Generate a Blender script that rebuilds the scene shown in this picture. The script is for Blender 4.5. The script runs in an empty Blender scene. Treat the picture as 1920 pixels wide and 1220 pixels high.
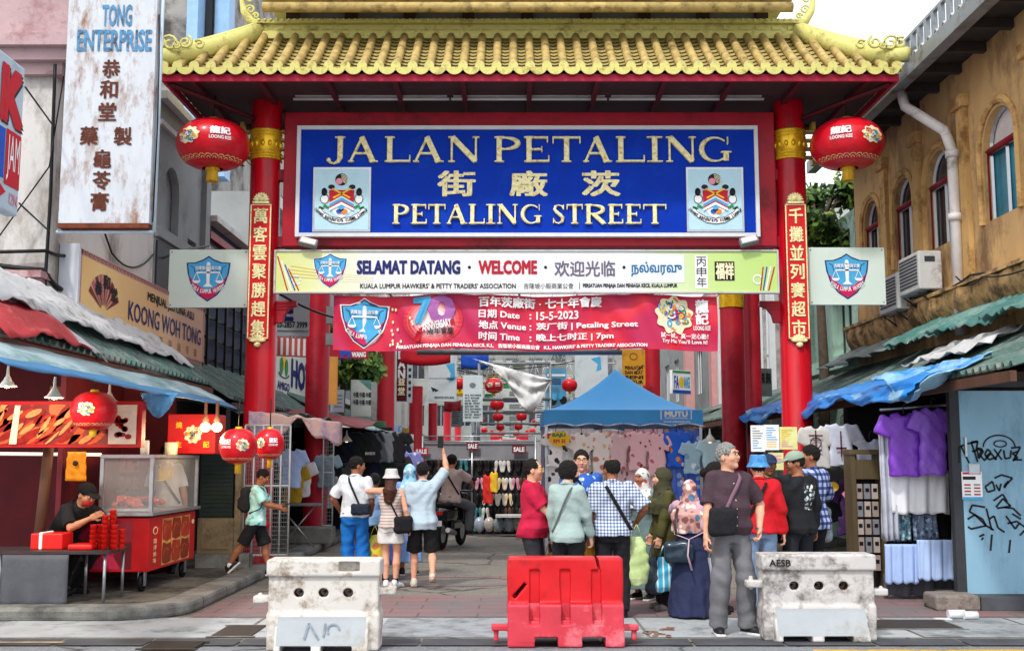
import bpy, bmesh, math, random
import numpy as np
from mathutils import Vector, Matrix
R = math.radians
rnd = random.Random(7)
S = bpy.context.scene
COL = S.collection
# ------------------------------------------------------------------ camera
F, PITCH, CH = 2100.0, R(6.84), 1.6
cd = bpy.data.cameras.new('camera'); cam = bpy.data.objects.new('camera', cd); COL.objects.link(cam)
cd.sensor_width = 36; cd.lens = 36 * F / 1920; cd.clip_start = .1; cd.clip_end = 3000
cam.location = (0, 0, CH); cam.rotation_euler = (math.pi / 2 + PITCH, 0, 0)
S.camera = cam
# ------------------------------------------------------------------ light
SUN_EL, SUN_AZ = R(52), R(205)      # behind the camera, a little to the left
w = bpy.data.worlds.new('World'); S.world = w; w.use_nodes = True
wt = w.node_tree; wt.nodes.clear()
def wn(t, **k):
 n = wt.nodes.new(t)
 for a, b in k.items(): setattr(n, a, b)
 return n
wo = wn('ShaderNodeOutputWorld'); wb = wn('ShaderNodeBackground')
sk = wn('ShaderNodeTexSky', sky_type='NISHITA', sun_disc=False, sun_elevation=SUN_EL, sun_rotation=SUN_AZ, altitude=50, air_density=1.2, dust_density=3.5, ozone_density=1)
tc = wn('ShaderNodeTexCoord'); nz = wn('ShaderNodeTexNoise'); nz.inputs['Scale'].default_value = 2.2; nz.inputs['Detail'].default_value = 6
cr = wn('ShaderNodeValToRGB'); cr.color_ramp.elements[0].position = .25; cr.color_ramp.elements[1].position = .62
cr.color_ramp.elements[0].color = (.3, .3, .3, 1); cr.color_ramp.elements[1].color = (.97, .97, .97, 1)
mx = wn('ShaderNodeMixRGB'); mx.inputs[2].default_value = (11.0, 11.3, 11.8, 1)
wt.links.new(tc.outputs['Generated'], nz.inputs['Vector']); wt.links.new(nz.outputs['Fac'], cr.inputs['Fac'])
wt.links.new(cr.outputs['Color'], mx.inputs[0]); wt.links.new(sk.outputs['Color'], mx.inputs[1]); wt.links.new(mx.outputs['Color'], wb.inputs['Color'])
wb.inputs['Strength'].default_value = .128
wt.links.new(wb.outputs[0], wo.inputs[0])
sl = bpy.data.lights.new('sun', 'SUN'); sun = bpy.data.objects.new('sun', sl); COL.objects.link(sun)
sl.energy = 2.0; sl.angle = R(5); sl.color = (1, .97, .92)
# sky sun_rotation is clockwise from +Y: direction to the sun
sd = Vector((math.sin(SUN_AZ) * math.cos(SUN_EL), math.cos(SUN_AZ) * math.cos(SUN_EL), math.sin(SUN_EL)))
sun.rotation_euler = sd.to_track_quat('Z', 'Y').to_euler()
S.view_settings.view_transform = 'Standard'; S.view_settings.look = 'None'
S.view_settings.gamma = 1; S.view_settings.exposure = .36
S.cycles.max_bounces = 6; S.cycles.diffuse_bounces = 4; S.cycles.transparent_max_bounces = 12
# ------------------------------------------------------------------ pixel helpers (photo pixels 1920x1220 -> real place)
cp, sp = math.cos(PITCH), math.sin(PITCH)
def ray(px, py):
 a, b = (px - 960) / F, (610 - py) / F
 return Vector((a, cp - b * sp, sp + b * cp))
def P(px, py, Y):
 r = ray(px, py); return Vector((0, 0, CH)) + r * (Y / r.y)
def PX(px, py, X):
 r = ray(px, py); return Vector((0, 0, CH)) + r * (X / r.x)
def G(px, py, z=0):
 r = ray(px, py); return Vector((0, 0, CH)) + r * ((z - CH) / r.z)
def ppm(Y, z=1.6): return F / (Y * cp + (z - CH) * sp)
# ------------------------------------------------------------------ objects
def tag(o, label=None, cat=None, group=None, kind=None):
 if label: o['label'] = label
 if cat: o['category'] = cat
 if group: o['group'] = group
 if kind: o['kind'] = kind
 return o
def thing(name, label, cat, loc=(0, 0, 0), group=None, rz=0):
 o = bpy.data.objects.new(name, None); COL.objects.link(o); o.location = loc; o.rotation_euler = (0, 0, rz); o.empty_display_size = .1
 return tag(o, label, cat, group)
_V3 = lambda p: p if isinstance(p, Vector) else Vector(p)
TXT = {}
def text_mesh(s, bold=0.0, res=2):
 k = (s, bold, res)
 if k not in TXT:
  cu = bpy.data.curves.new('t', 'FONT'); cu.body = s; cu.size = 1; cu.offset = bold; cu.resolution_u = res; cu.fill_mode = 'FRONT'
  o = bpy.data.objects.new('t', cu); COL.objects.link(o)
  dg = bpy.context.evaluated_depsgraph_get()
  me = bpy.data.meshes.new_from_object(o.evaluated_get(dg))
  v = [(a.co.x, a.co.y) for a in me.vertices]; f = [tuple(p.vertices) for p in me.polygons]
  bpy.data.objects.remove(o); bpy.data.meshes.remove(me); bpy.data.curves.remove(cu)
  xs = [a[0] for a in v] or [0]; ys = [a[1] for a in v] or [0]
  x0, x1, y0, y1 = min(xs), max(xs), min(ys), max(ys)
  TXT[k] = ([((a - x0) / max(x1 - x0, 1e-6), (b - y0) / max(y1 - y0, 1e-6)) for a, b in v], f, (x1 - x0) / max(y1 - y0, 1e-6))
 return TXT[k]
class MB:
 """collects shapes, then links them as ONE mesh object"""
 def __init__(s, m=None): s.v = []; s.f = []; s.mi = []; s.sm = []; s.mats = []; s.cur = 0; s.smooth = False; s.mat(m) if m else None
 def mat(s, m):
  if m not in s.mats: s.mats.append(m)
  s.cur = s.mats.index(m); return s
 def face(s, idx): s.f.append(tuple(idx)); s.mi.append(s.cur); s.sm.append(s.smooth)
 def add(s, vs, fs, smooth=False):
  b = len(s.v); s.v += [tuple(a) for a in vs]
  for f in fs: s.f.append(tuple(b + i for i in f)); s.mi.append(s.cur); s.sm.append(smooth)
  return s
 def quad(s, *ps): return s.add(ps, [tuple(range(len(ps)))])
 def box(s, c, d, rot=None, taper=1.0):
  x, y, z = d[0] / 2, d[1] / 2, d[2] / 2; c = _V3(c)
  vs = [Vector((a * x * (taper if e > 0 else 1), b * y * (taper if e > 0 else 1), e * z)) for e in (-1, 1) for a, b in ((-1, -1), (1, -1), (1, 1), (-1, 1))]
  if rot is not None: vs = [rot @ p for p in vs]
  return s.add([c + p for p in vs], [(3, 2, 1, 0), (4, 5, 6, 7), (0, 1, 5, 4), (1, 2, 6, 5), (2, 3, 7, 6), (3, 0, 4, 7)])
 def bx(s, x0, x1, y0, y1, z0, z1): return s.box(((x0 + x1) / 2, (y0 + y1) / 2, (z0 + z1) / 2), (x1 - x0, y1 - y0, z1 - z0))
 def tube(s, pts, r, n=8, caps=True, smooth=True, flat=1.0, up=None):
  pts = [_V3(p) for p in pts]; m = len(pts); rr = r if isinstance(r, (list, tuple)) else [r] * m
  base = len(s.v); u = None
  for i, p in enumerate(pts):
   t = (pts[min(i + 1, m - 1)] - pts[max(i - 1, 0)]); t = t.normalized() if t.length > 1e-9 else Vector((0, 0, 1))
   if up is not None: u = _V3(up); u = (u - t * u.dot(t)).normalized()
   elif u is None:
    a = Vector((0, 0, 1)) if abs(t.z) < .9 else Vector((1, 0, 0)); u = (a - t * a.dot(t)).normalized()
   else:
    u = u - t * u.dot(t); u = u.normalized() if u.length > 1e-6 else t.orthogonal().normalized()
   w_ = t.cross(u)
   for k in range(n):
    a = 2 * math.pi * k / n; s.v.append(tuple(p + u * (math.cos(a) * rr[i] * flat) + w_ * (math.sin(a) * rr[i])))
  for i in range(m - 1):
   for k in range(n):
    a, b = base + i * n + k, base + i * n + (k + 1) % n
    s.f.append((a, b, b + n, a + n)); s.mi.append(s.cur); s.sm.append(smooth)
  if caps:
   s.f.append(tuple(base + k for k in range(n))[::-1]); s.mi.append(s.cur); s.sm.append(False)
   s.f.append(tuple(base + (m - 1) * n + k for k in range(n))); s.mi.append(s.cur); s.sm.append(False)
  return s
 def cyl(s, a, b, r, r2=None, n=16, smooth=True): return s.tube([a, b], [r, r if r2 is None else r2], n, True, smooth)
 def lathe(s, c, prof, n=24, smooth=True, sx=1, sy=1, axis='Z'):
  c = _V3(c); base = len(s.v)
  for r, h in prof:
   for k in range(n):
    a = 2 * math.pi * k / n; q = (math.cos(a) * r * sx, math.sin(a) * r * sy, h)
    if axis == 'Y': q = (q[0], q[2], q[1])
    if axis == 'X': q = (q[2], q[0], q[1])
    s.v.append((c.x + q[0], c.y + q[1], c.z + q[2]))
  for i in range(len(prof) - 1):
   for k in range(n):
    a, b = base + i * n + k, base + i * n + (k + 1) % n
    s.f.append((a, b, b + n, a + n)); s.mi.append(s.cur); s.sm.append(smooth)
  return s
 def ball(s, c, r, n=12, m=8, rot=None):
  c = _V3(c); r = (r, r, r) if isinstance(r, (int, float)) else r; vs = []; fs = []
  for i in range(m + 1):
   t = math.pi * i / m
   for k in range(n):
    a = 2 * math.pi * k / n; q = Vector((math.sin(t) * math.cos(a) * r[0], math.sin(t) * math.sin(a) * r[1], math.cos(t) * r[2]))
    vs.append(c + (rot @ q if rot is not None else q))
  for i in range(m):
   for k in range(n): fs.append((i * n + k, (i + 1) * n + k, (i + 1) * n + (k + 1) % n, i * n + (k + 1) % n))
  return s.add(vs, fs, True)
 def grid(s, fn, nu, nv, smooth=True, thick=None):
  vs = [fn(i / nu, j / nv) for j in range(nv + 1) for i in range(nu + 1)]
  fs = [(j * (nu + 1) + i, j * (nu + 1) + i + 1, (j + 1) * (nu + 1) + i + 1, (j + 1) * (nu + 1) + i) for j in range(nv) for i in range(nu)]
  return s.add(vs, fs, smooth)
 def prism(s, pts, off):
  """planar outline pts (3D) swept by vector off"""
  pts = [_V3(p) for p in pts]; n = len(pts); off = _V3(off)
  return s.add(pts + [p + off for p in pts], [tuple(range(n))[::-1], tuple(range(n, 2 * n))] + [(i, (i + 1) % n, n + (i + 1) % n, n + i) for i in range(n)])
 def build(s, name, parent=None, label=None, m=None, bevel=0, solid=0, subsurf=0, kind=None, autosmooth=False):
  me = bpy.data.meshes.new(name); off = Vector((0, 0, 0)); inv = None
  if parent is not None:
   inv = Matrix.Identity(4); q = parent; chain = []
   while q is not None: chain.append(q); q = q.parent
   for q in reversed(chain): inv = inv @ Matrix.LocRotScale(q.location, q.rotation_euler, q.scale)
   inv = inv.inverted(); vs = [tuple(inv @ Vector(p)) for p in s.v]
  else:
   if not s.v: return None
   off = Vector((sum(p[0] for p in s.v) / len(s.v), sum(p[1] for p in s.v) / len(s.v), min(p[2] for p in s.v)))
   vs = [(p[0] - off.x, p[1] - off.y, p[2] - off.z) for p in s.v]
  me.from_pydata(vs, [], s.f)
  for q in (s.mats if m is None else [m]): me.materials.append(q)
  if m is None and s.f: me.polygons.foreach_set('material_index', s.mi)
  if s.f: me.polygons.foreach_set('use_smooth', s.sm)
  me.update(); bm = bmesh.new(); bm.from_mesh(me); bmesh.ops.recalc_face_normals(bm, faces=bm.faces) if not getattr(s, 'keepn', False) else None
  bm.to_mesh(me); bm.free()
  o = bpy.data.objects.new(name, me); COL.objects.link(o); o.location = off
  if parent is not None: o.parent = parent
  if solid: d = o.modifiers.new('solid', 'SOLIDIFY'); d.thickness = solid; d.offset = 0
  if bevel: d = o.modifiers.new('bevel', 'BEVEL'); d.width = bevel; d.segments = 2; d.limit_method = 'ANGLE'; d.angle_limit = R(40)
  if subsurf: d = o.modifiers.new('sub', 'SUBSURF'); d.levels = d.render_levels = subsurf
  if label: o['label'] = label
  if kind: o['kind'] = kind
  return o
def copy_tree(o, loc=None, rz=None, label=None):
 def cpy(q, par):
  c = q.copy(); COL.objects.link(c)
  if par is not None: c.parent = par
  for ch in [x for x in KIDS.get(q.name, [])]: cpy(ch, c)
  return c
 KIDS = {}
 for q in COL.objects:
  if q.parent is not None: KIDS.setdefault(q.parent.name, []).append(q)
 r = cpy(o, None)
 if loc is not None: r.location = loc
 if rz is not None: r.rotation_euler = (0, 0, rz)
 if label: r['label'] = label
 return r
class Art:
 """lettering and marks laid on a surface; coordinates are a plane (a, b) mapped to the place by fn(a, b, lift)"""
 def __init__(s, fn, mb, lift=.005, k=.0025): s.fn = fn; s.mb = mb; s.l = lift; s.k = k
 def poly(s, pts, m, L=0):
  s.mb.mat(m); s.mb.add([s.fn(a, b, s.l + L * s.k) for a, b in pts], [tuple(range(len(pts)))]); return s
 def rect(s, a0, b0, a1, b1, m, L=0): return s.poly([(a0, b0), (a1, b0), (a1, b1), (a0, b1)], m, L)
 def ell(s, a, b, ra, rb, m, L=0, n=20, t0=0, t1=360):
  return s.poly([(a + ra * math.cos(R(t0 + (t1 - t0) * k / n)), b + rb * math.sin(R(t0 + (t1 - t0) * k / n))) for k in range(n + (0 if t1 - t0 == 360 else 1))], m, L)
 def disc(s, a, b, ra, rb, m, L=0, n=36, w=0, k=5):
  s.mb.mat(m); pt = lambda i, j: s.fn(a + ra * (j / k) * (1 + w * math.sin(9 * 2 * math.pi * i / n)) * math.cos(2 * math.pi * i / n), b + rb * (j / k) * (1 + w * math.sin(9 * 2 * math.pi * i / n)) * math.sin(2 * math.pi * i / n), s.l + L * s.k)
  s.mb.add([s.fn(a, b, s.l + L * s.k)] + [pt(i, j) for j in range(1, k + 1) for i in range(n)], [(0, 1 + i, 1 + (i + 1) % n) for i in range(n)] + [(1 + j * n + i, 1 + (j + 1) * n + i, 1 + (j + 1) * n + (i + 1) % n, 1 + j * n + (i + 1) % n) for j in range(k - 1) for i in range(n)]); return s
 def line(s, pts, wd, m, L=0):
  s.mb.mat(m)
  for (a, b), (c, d) in zip(pts, pts[1:]):
   l = math.hypot(c - a, d - b) or 1e-6; nx, ny = -(d - b) / l * wd / 2, (c - a) / l * wd / 2
   s.mb.add([s.fn(*q, s.l + L * s.k) for q in ((a + nx, b + ny), (a - nx, b - ny), (c - nx, d - ny), (c + nx, d + ny))], [(0, 1, 2, 3)])
  return s
 def arc(s, a, b, ra, rb, t0, t1, wd, m, L=0, n=14):
  return s.line([(a + ra * math.cos(R(t0 + (t1 - t0) * k / n)), b + rb * math.sin(R(t0 + (t1 - t0) * k / n))) for k in range(n + 1)], wd, m, L)
 def text(s, t, a0, b0, a1, b1, m, L=0, bold=.0, shear=0, rot=0):
  """fills the box a0..a1, b0 (bottom)..b1 (top)"""
  v, f, _ = text_mesh(t, 0); s.mb.mat(m); ca, cb = (a0 + a1) / 2, (b0 + b1) / 2; c, d = math.cos(rot), math.sin(rot); e = bold * abs(b1 - b0) * 1.15
  e2 = e * (abs(a1 - a0) / abs(b1 - b0) / max(_, .05))
  for q, (ex, ey) in enumerate(((0, 0), (1, 1), (-1, 1), (1, -1), (-1, -1), (1.3, 0), (-1.3, 0)) if e else ((0, 0),)):
   o = []
   for x, y in v:
    a, b = a0 + (a1 - a0) * x + ex * e2, b0 + (b1 - b0) * y + ey * e
    o.append(s.fn(ca + (a - ca) * c - (b - cb) * d, cb + (a - ca) * d + (b - cb) * c, s.l + L * s.k + q * .0003))
   s.mb.add(o, f)
  return s
 def arctext(s, t, ca, cb, ra, t0, t1, h, m, L=0, bold=.02, inner=True):
  n = len(t)
  for k, ch in enumerate(t):
   if ch == ' ': continue
   an = R(t0 + (t1 - t0) * (k + .5) / n); a, b = ca + ra * math.cos(an), cb + ra * math.sin(an) * s_sign(s)
   wd = abs(R(t1 - t0)) / n * ra * .42
   s.text(ch, a - wd, b - h / 2, a + wd, b + h / 2, m, L, bold, rot=(an + math.pi / 2 if inner else an - math.pi / 2))
  return s
def s_sign(s): return 1
def front(Y, pxc, pyc, tilt=0):
 """a board facing the camera road at depth Y; a = photo px, b = -photo py (so b grows upward)"""
 c = P(pxc, pyc, Y); k = 1 / ppm(Y, c.z)
 return lambda a, b, l: Vector((c.x + (a - pxc) * k, Y - l, c.z + (b + pyc) * k))
# ------------------------------------------------------------------ materials
def lin(h):
 h = h.lstrip('#'); c = [int(h[i:i + 2], 16) / 255 for i in (0, 2, 4)]
 return tuple(x / 12.92 if x <= .04045 else ((x + .055) / 1.055) ** 2.4 for x in c)
MATS = {}
def M(name, col, rough=.6, var=.18, scale=6, bump=0.0, bscale=40, metal=0, dirt=None, dscale=3, damt=.5, spec=.28, coat=0, coords='Object', detail=5, stretch=None, emit=0):
 if name in MATS: return MATS[name]
 if isinstance(col, str): col = lin(col)
 m = bpy.data.materials.new(name); m.use_nodes = True; MATS[name] = m; t = m.node_tree; b = t.nodes['Principled BSDF']
 def N(ty, **k):
  n = t.nodes.new(ty)
  for a, c in k.items(): n.inputs[a].default_value = c
  return n
 L = t.links.new
 co = N('ShaderNodeTexCoord'); vec = co.outputs[coords]
 if stretch:
  mp = N('ShaderNodeMapping', Scale=stretch); L(vec, mp.inputs[0]); vec = mp.outputs[0]
 n1 = N('ShaderNodeTexNoise', Scale=scale, Detail=detail, Roughness=.6); L(vec, n1.inputs['Vector'])
 r1 = N('ShaderNodeValToRGB'); e = r1.color_ramp.elements; e[0].position = .3; e[1].position = .7
 e[0].color = tuple(c * (1 - var) for c in col) + (1,); e[1].color = tuple(min(1, c * (1 + var)) for c in col) + (1,)
 L(n1.outputs['Fac'], r1.inputs['Fac']); out = r1.outputs['Color']
 if dirt is not None:
  if isinstance(dirt, str): dirt = lin(dirt)
  n2 = N('ShaderNodeTexNoise', Scale=dscale, Detail=8, Roughness=.72); L(vec, n2.inputs['Vector'])
  r2 = N('ShaderNodeValToRGB'); e = r2.color_ramp.elements; e[0].position = 1 - damt - .08 + .02; e[1].position = min(1, 1 - damt + .1); e[0].color = (0, 0, 0, 1); e[1].color = (1, 1, 1, 1)
  L(n2.outputs['Fac'], r2.inputs['Fac'])
  mxx = N('ShaderNodeMixRGB'); mxx.inputs[2].default_value = tuple(dirt) + (1,); L(r2.outputs['Color'], mxx.inputs[0]); L(out, mxx.inputs[1]); out = mxx.outputs['Color']
 L(out, b.inputs['Base Color'])
 b.inputs['Roughness'].default_value = rough; b.inputs['Metallic'].default_value = metal; b.inputs['Specular IOR Level'].default_value = spec
 if coat: b.inputs['Coat Weight'].default_value = coat; b.inputs['Coat Roughness'].default_value = .12
 if emit: L(out, b.inputs['Emission Color']); b.inputs['Emission Strength'].default_value = emit
 if rough > .1 and var:
  mr = N('ShaderNodeMapRange'); mr.inputs['To Min'].default_value = max(.03, rough - .12); mr.inputs['To Max'].default_value = min(1, rough + .12); L(n1.outputs['Fac'], mr.inputs[0]); L(mr.outputs[0], b.inputs['Roughness'])
 if bump:
  n3 = N('ShaderNodeTexNoise', Scale=bscale, Detail=6, Roughness=.65); L(vec, n3.inputs['Vector'])
  bp = N('ShaderNodeBump', Strength=min(1, bump), Distance=.02); L(n3.outputs['Fac'], bp.inputs['Height']); L(bp.outputs[0], b.inputs['Normal'])
 return m
def pattern(name, fn, rough=.75, bump=0, bscale=60):
 """fn(N, L, coords) -> colour socket"""
 if name in MATS: return MATS[name]
 m = bpy.data.materials.new(name); m.use_nodes = True; MATS[name] = m; t = m.node_tree; b = t.nodes['Principled BSDF']; b.inputs['Roughness'].default_value = rough
 def N(ty, _a=None, **k):
  n = t.nodes.new(ty)
  for a, c in (_a or {}).items(): setattr(n, a, c)
  for a, c in k.items(): n.inputs[a].default_value = c
  return n
 L = t.links.new; co = N('ShaderNodeTexCoord').outputs['Object']
 L(fn(N, L, co), b.inputs['Base Color'])
 if bump:
  n3 = N('ShaderNodeTexNoise', Scale=bscale, Detail=5); L(co, n3.inputs['Vector']); bp = N('ShaderNodeBump', Strength=bump, Distance=.02); L(n3.outputs['Fac'], bp.inputs['Height']); L(bp.outputs[0], b.inputs['Normal'])
 return m
def ramp(N, L, src, stops, const=False):
 r = N('ShaderNodeValToRGB'); e = r.color_ramp.elements
 if const: r.color_ramp.interpolation = 'CONSTANT'
 while len(e) < len(stops): e.new(.5)
 for i, (p, c) in enumerate(stops): e[i].position = p; e[i].color = (tuple(lin(c)) if isinstance(c, str) else tuple(c)) + (1,)
 L(src, r.inputs['Fac']); return r.outputs['Color']
def mixc(N, L, f, a, b):
 n = N('ShaderNodeMixRGB'); L(f, n.inputs[0])
 for i, q in ((1, a), (2, b)):
  if isinstance(q, (tuple, str)): n.inputs[i].default_value = (tuple(lin(q)) if isinstance(q, str) else q) + (1,)
  else: L(q, n.inputs[i])
 return n.outputs['Color']
def spots(name, base, cols, scale=9, size=.35, rough=.75, bump=.15):
 """print of scattered motifs"""
 def fn(N, L, co):
  n0 = N('ShaderNodeTexNoise', Scale=scale * .8, Detail=2); L(co, n0.inputs['Vector'])
  ad = N('ShaderNodeMixRGB'); ad.blend_type = 'ADD'; ad.inputs[0].default_value = .06; L(co, ad.inputs[1]); L(n0.outputs['Color'], ad.inputs[2])
  v = N('ShaderNodeTexVoronoi', Scale=scale); L(ad.outputs['Color'], v.inputs['Vector'])
  n = len(cols); c = ramp(N, L, sep(N, L, v.outputs['Color']), [(i / n, q) for i, q in enumerate(cols)], True)
  f = ramp(N, L, v.outputs['Distance'], [(0, (1, 1, 1)), (size, (1, 1, 1)), (min(1, size + .04), (0, 0, 0))])
  return mixc(N, L, f, base, c)
 return pattern(name, fn, rough, bump)
def sep(N, L, c, i=0):
 s_ = N('ShaderNodeSeparateColor'); L(c, s_.inputs[0]); return s_.outputs[i]
def plaid(name, base, c1, c2, sc=14, rough=.8):
 def fn(N, L, co):
  s_ = N('ShaderNodeSeparateXYZ'); L(co, s_.inputs[0]); out = None; fs = []
  for ax, off in ((0, 0), (2, 0)):
   mm = N('ShaderNodeMath', {'operation': 'MULTIPLY'}); mm.inputs[1].default_value = sc; L(s_.outputs[ax], mm.inputs[0])
   fr = N('ShaderNodeMath', {'operation': 'FRACT'}); L(mm.outputs[0], fr.inputs[0])
   fs.append(ramp(N, L, fr.outputs[0], [(0, (0, 0, 0)), (.5, (0, 0, 0)), (.54, (1, 1, 1)), (.92, (1, 1, 1)), (.97, (0, 0, 0))]))
  return mixc(N, L, fs[0], mixc(N, L, fs[1], base, c1), mixc(N, L, fs[1], c1, c2))
 return pattern(name, fn, rough, .2, 30)
def stripes(name, a, b, sc=20, ax=2, duty=.5, rough=.8):
 def fn(N, L, co):
  s_ = N('ShaderNodeSeparateXYZ'); L(co, s_.inputs[0])
  mm = N('ShaderNodeMath', {'operation': 'MULTIPLY'}); mm.inputs[1].default_value = sc; L(s_.outputs[ax], mm.inputs[0])
  fr = N('ShaderNodeMath', {'operation': 'FRACT'}); L(mm.outputs[0], fr.inputs[0])
  return ramp(N, L, fr.outputs[0], [(0, a), (duty, b)], True)
 return pattern(name, fn, rough, .2, 30)
def glass(name, col=(1, 1, 1), alpha=.15, rough=.05):
 if name in MATS: return MATS[name]
 m = bpy.data.materials.new(name); m.use_nodes = True; MATS[name] = m; b = m.node_tree.nodes['Principled BSDF']
 b.inputs['Base Color'].default_value = tuple(col) + (1,); b.inputs['Roughness'].default_value = rough; b.inputs['Alpha'].default_value = alpha; b.inputs['Specular IOR Level'].default_value = 1
 return m
def glow(name, col, s):
 if name in MATS: return MATS[name]
 m = bpy.data.materials.new(name); m.use_nodes = True; MATS[name] = m; b = m.node_tree.nodes['Principled BSDF']
 b.inputs['Base Color'].default_value = tuple(col) + (1,); b.inputs['Emission Color'].default_value = tuple(col) + (1,); b.inputs['Emission Strength'].default_value = s
 return m
# shared paints
RED = M('red_gloss', '#c4081e', .32, .1, 4, coat=.12, dirt='#8c1420', dscale=3, damt=.43, stretch=(1, 1, .18))
DRED = M('dull_red', '#a81428', .45, .15, 3, dirt='#6a1018', dscale=1.6, damt=.42)
MAROON = M('maroon', '#8a1420', .5, .2, 3)
GOLD = M('gold_leaf', '#e8b828', .28, .15, 12, metal=.45)
GOLDL = M('gold_letter', '#ffeab0', .45, .2, 22, dirt='#c8943c', dscale=16, damt=.43)
WHITE = M('white_paint', '#d8dadc', .5, .06, 5)
OFFW = M('off_white', '#c6c6c2', .6, .1, 5, dirt='#8f8a80', dscale=2, damt=.4)
BLACK = M('black_paint', '#141416', .5, .2)
DGREY = M('dark_grey', '#34363a', .6, .2)
GREY = M('mid_grey', '#7e8286', .6, .15)
STEEL = M('steel', '#aeb2b6', .32, .12, 10, metal=.8)
GALV = M('galvanised', '#8c9296', .45, .2, 8, metal=.5)
INK = M('ink_black', '#16161a', .6, .1)
NAVY = M('ink_navy', '#1c2468', .6, .1)
INKR = M('ink_red', '#c01828', .6, .1)
SKYB = M('ink_skyblue', '#4aa8d8', .6, .08)
MAG = M('ink_magenta', '#c81858', .6, .08)
CREAMI = M('ink_cream', '#f4e8c0', .6, .06)
INKW = M('ink_white', '#f0f0f0', .6, .04)
YEL = M('ink_yellow', '#f0c030', .6, .1)
GRN = M('ink_green', '#2f8a50', .6, .1)
BLU = M('ink_blue', '#1c50b8', .6, .1)
PINKI = M('ink_pink', '#e890a8', .6, .1)
ORG = M('ink_orange', '#e8862a', .6, .1)
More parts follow.
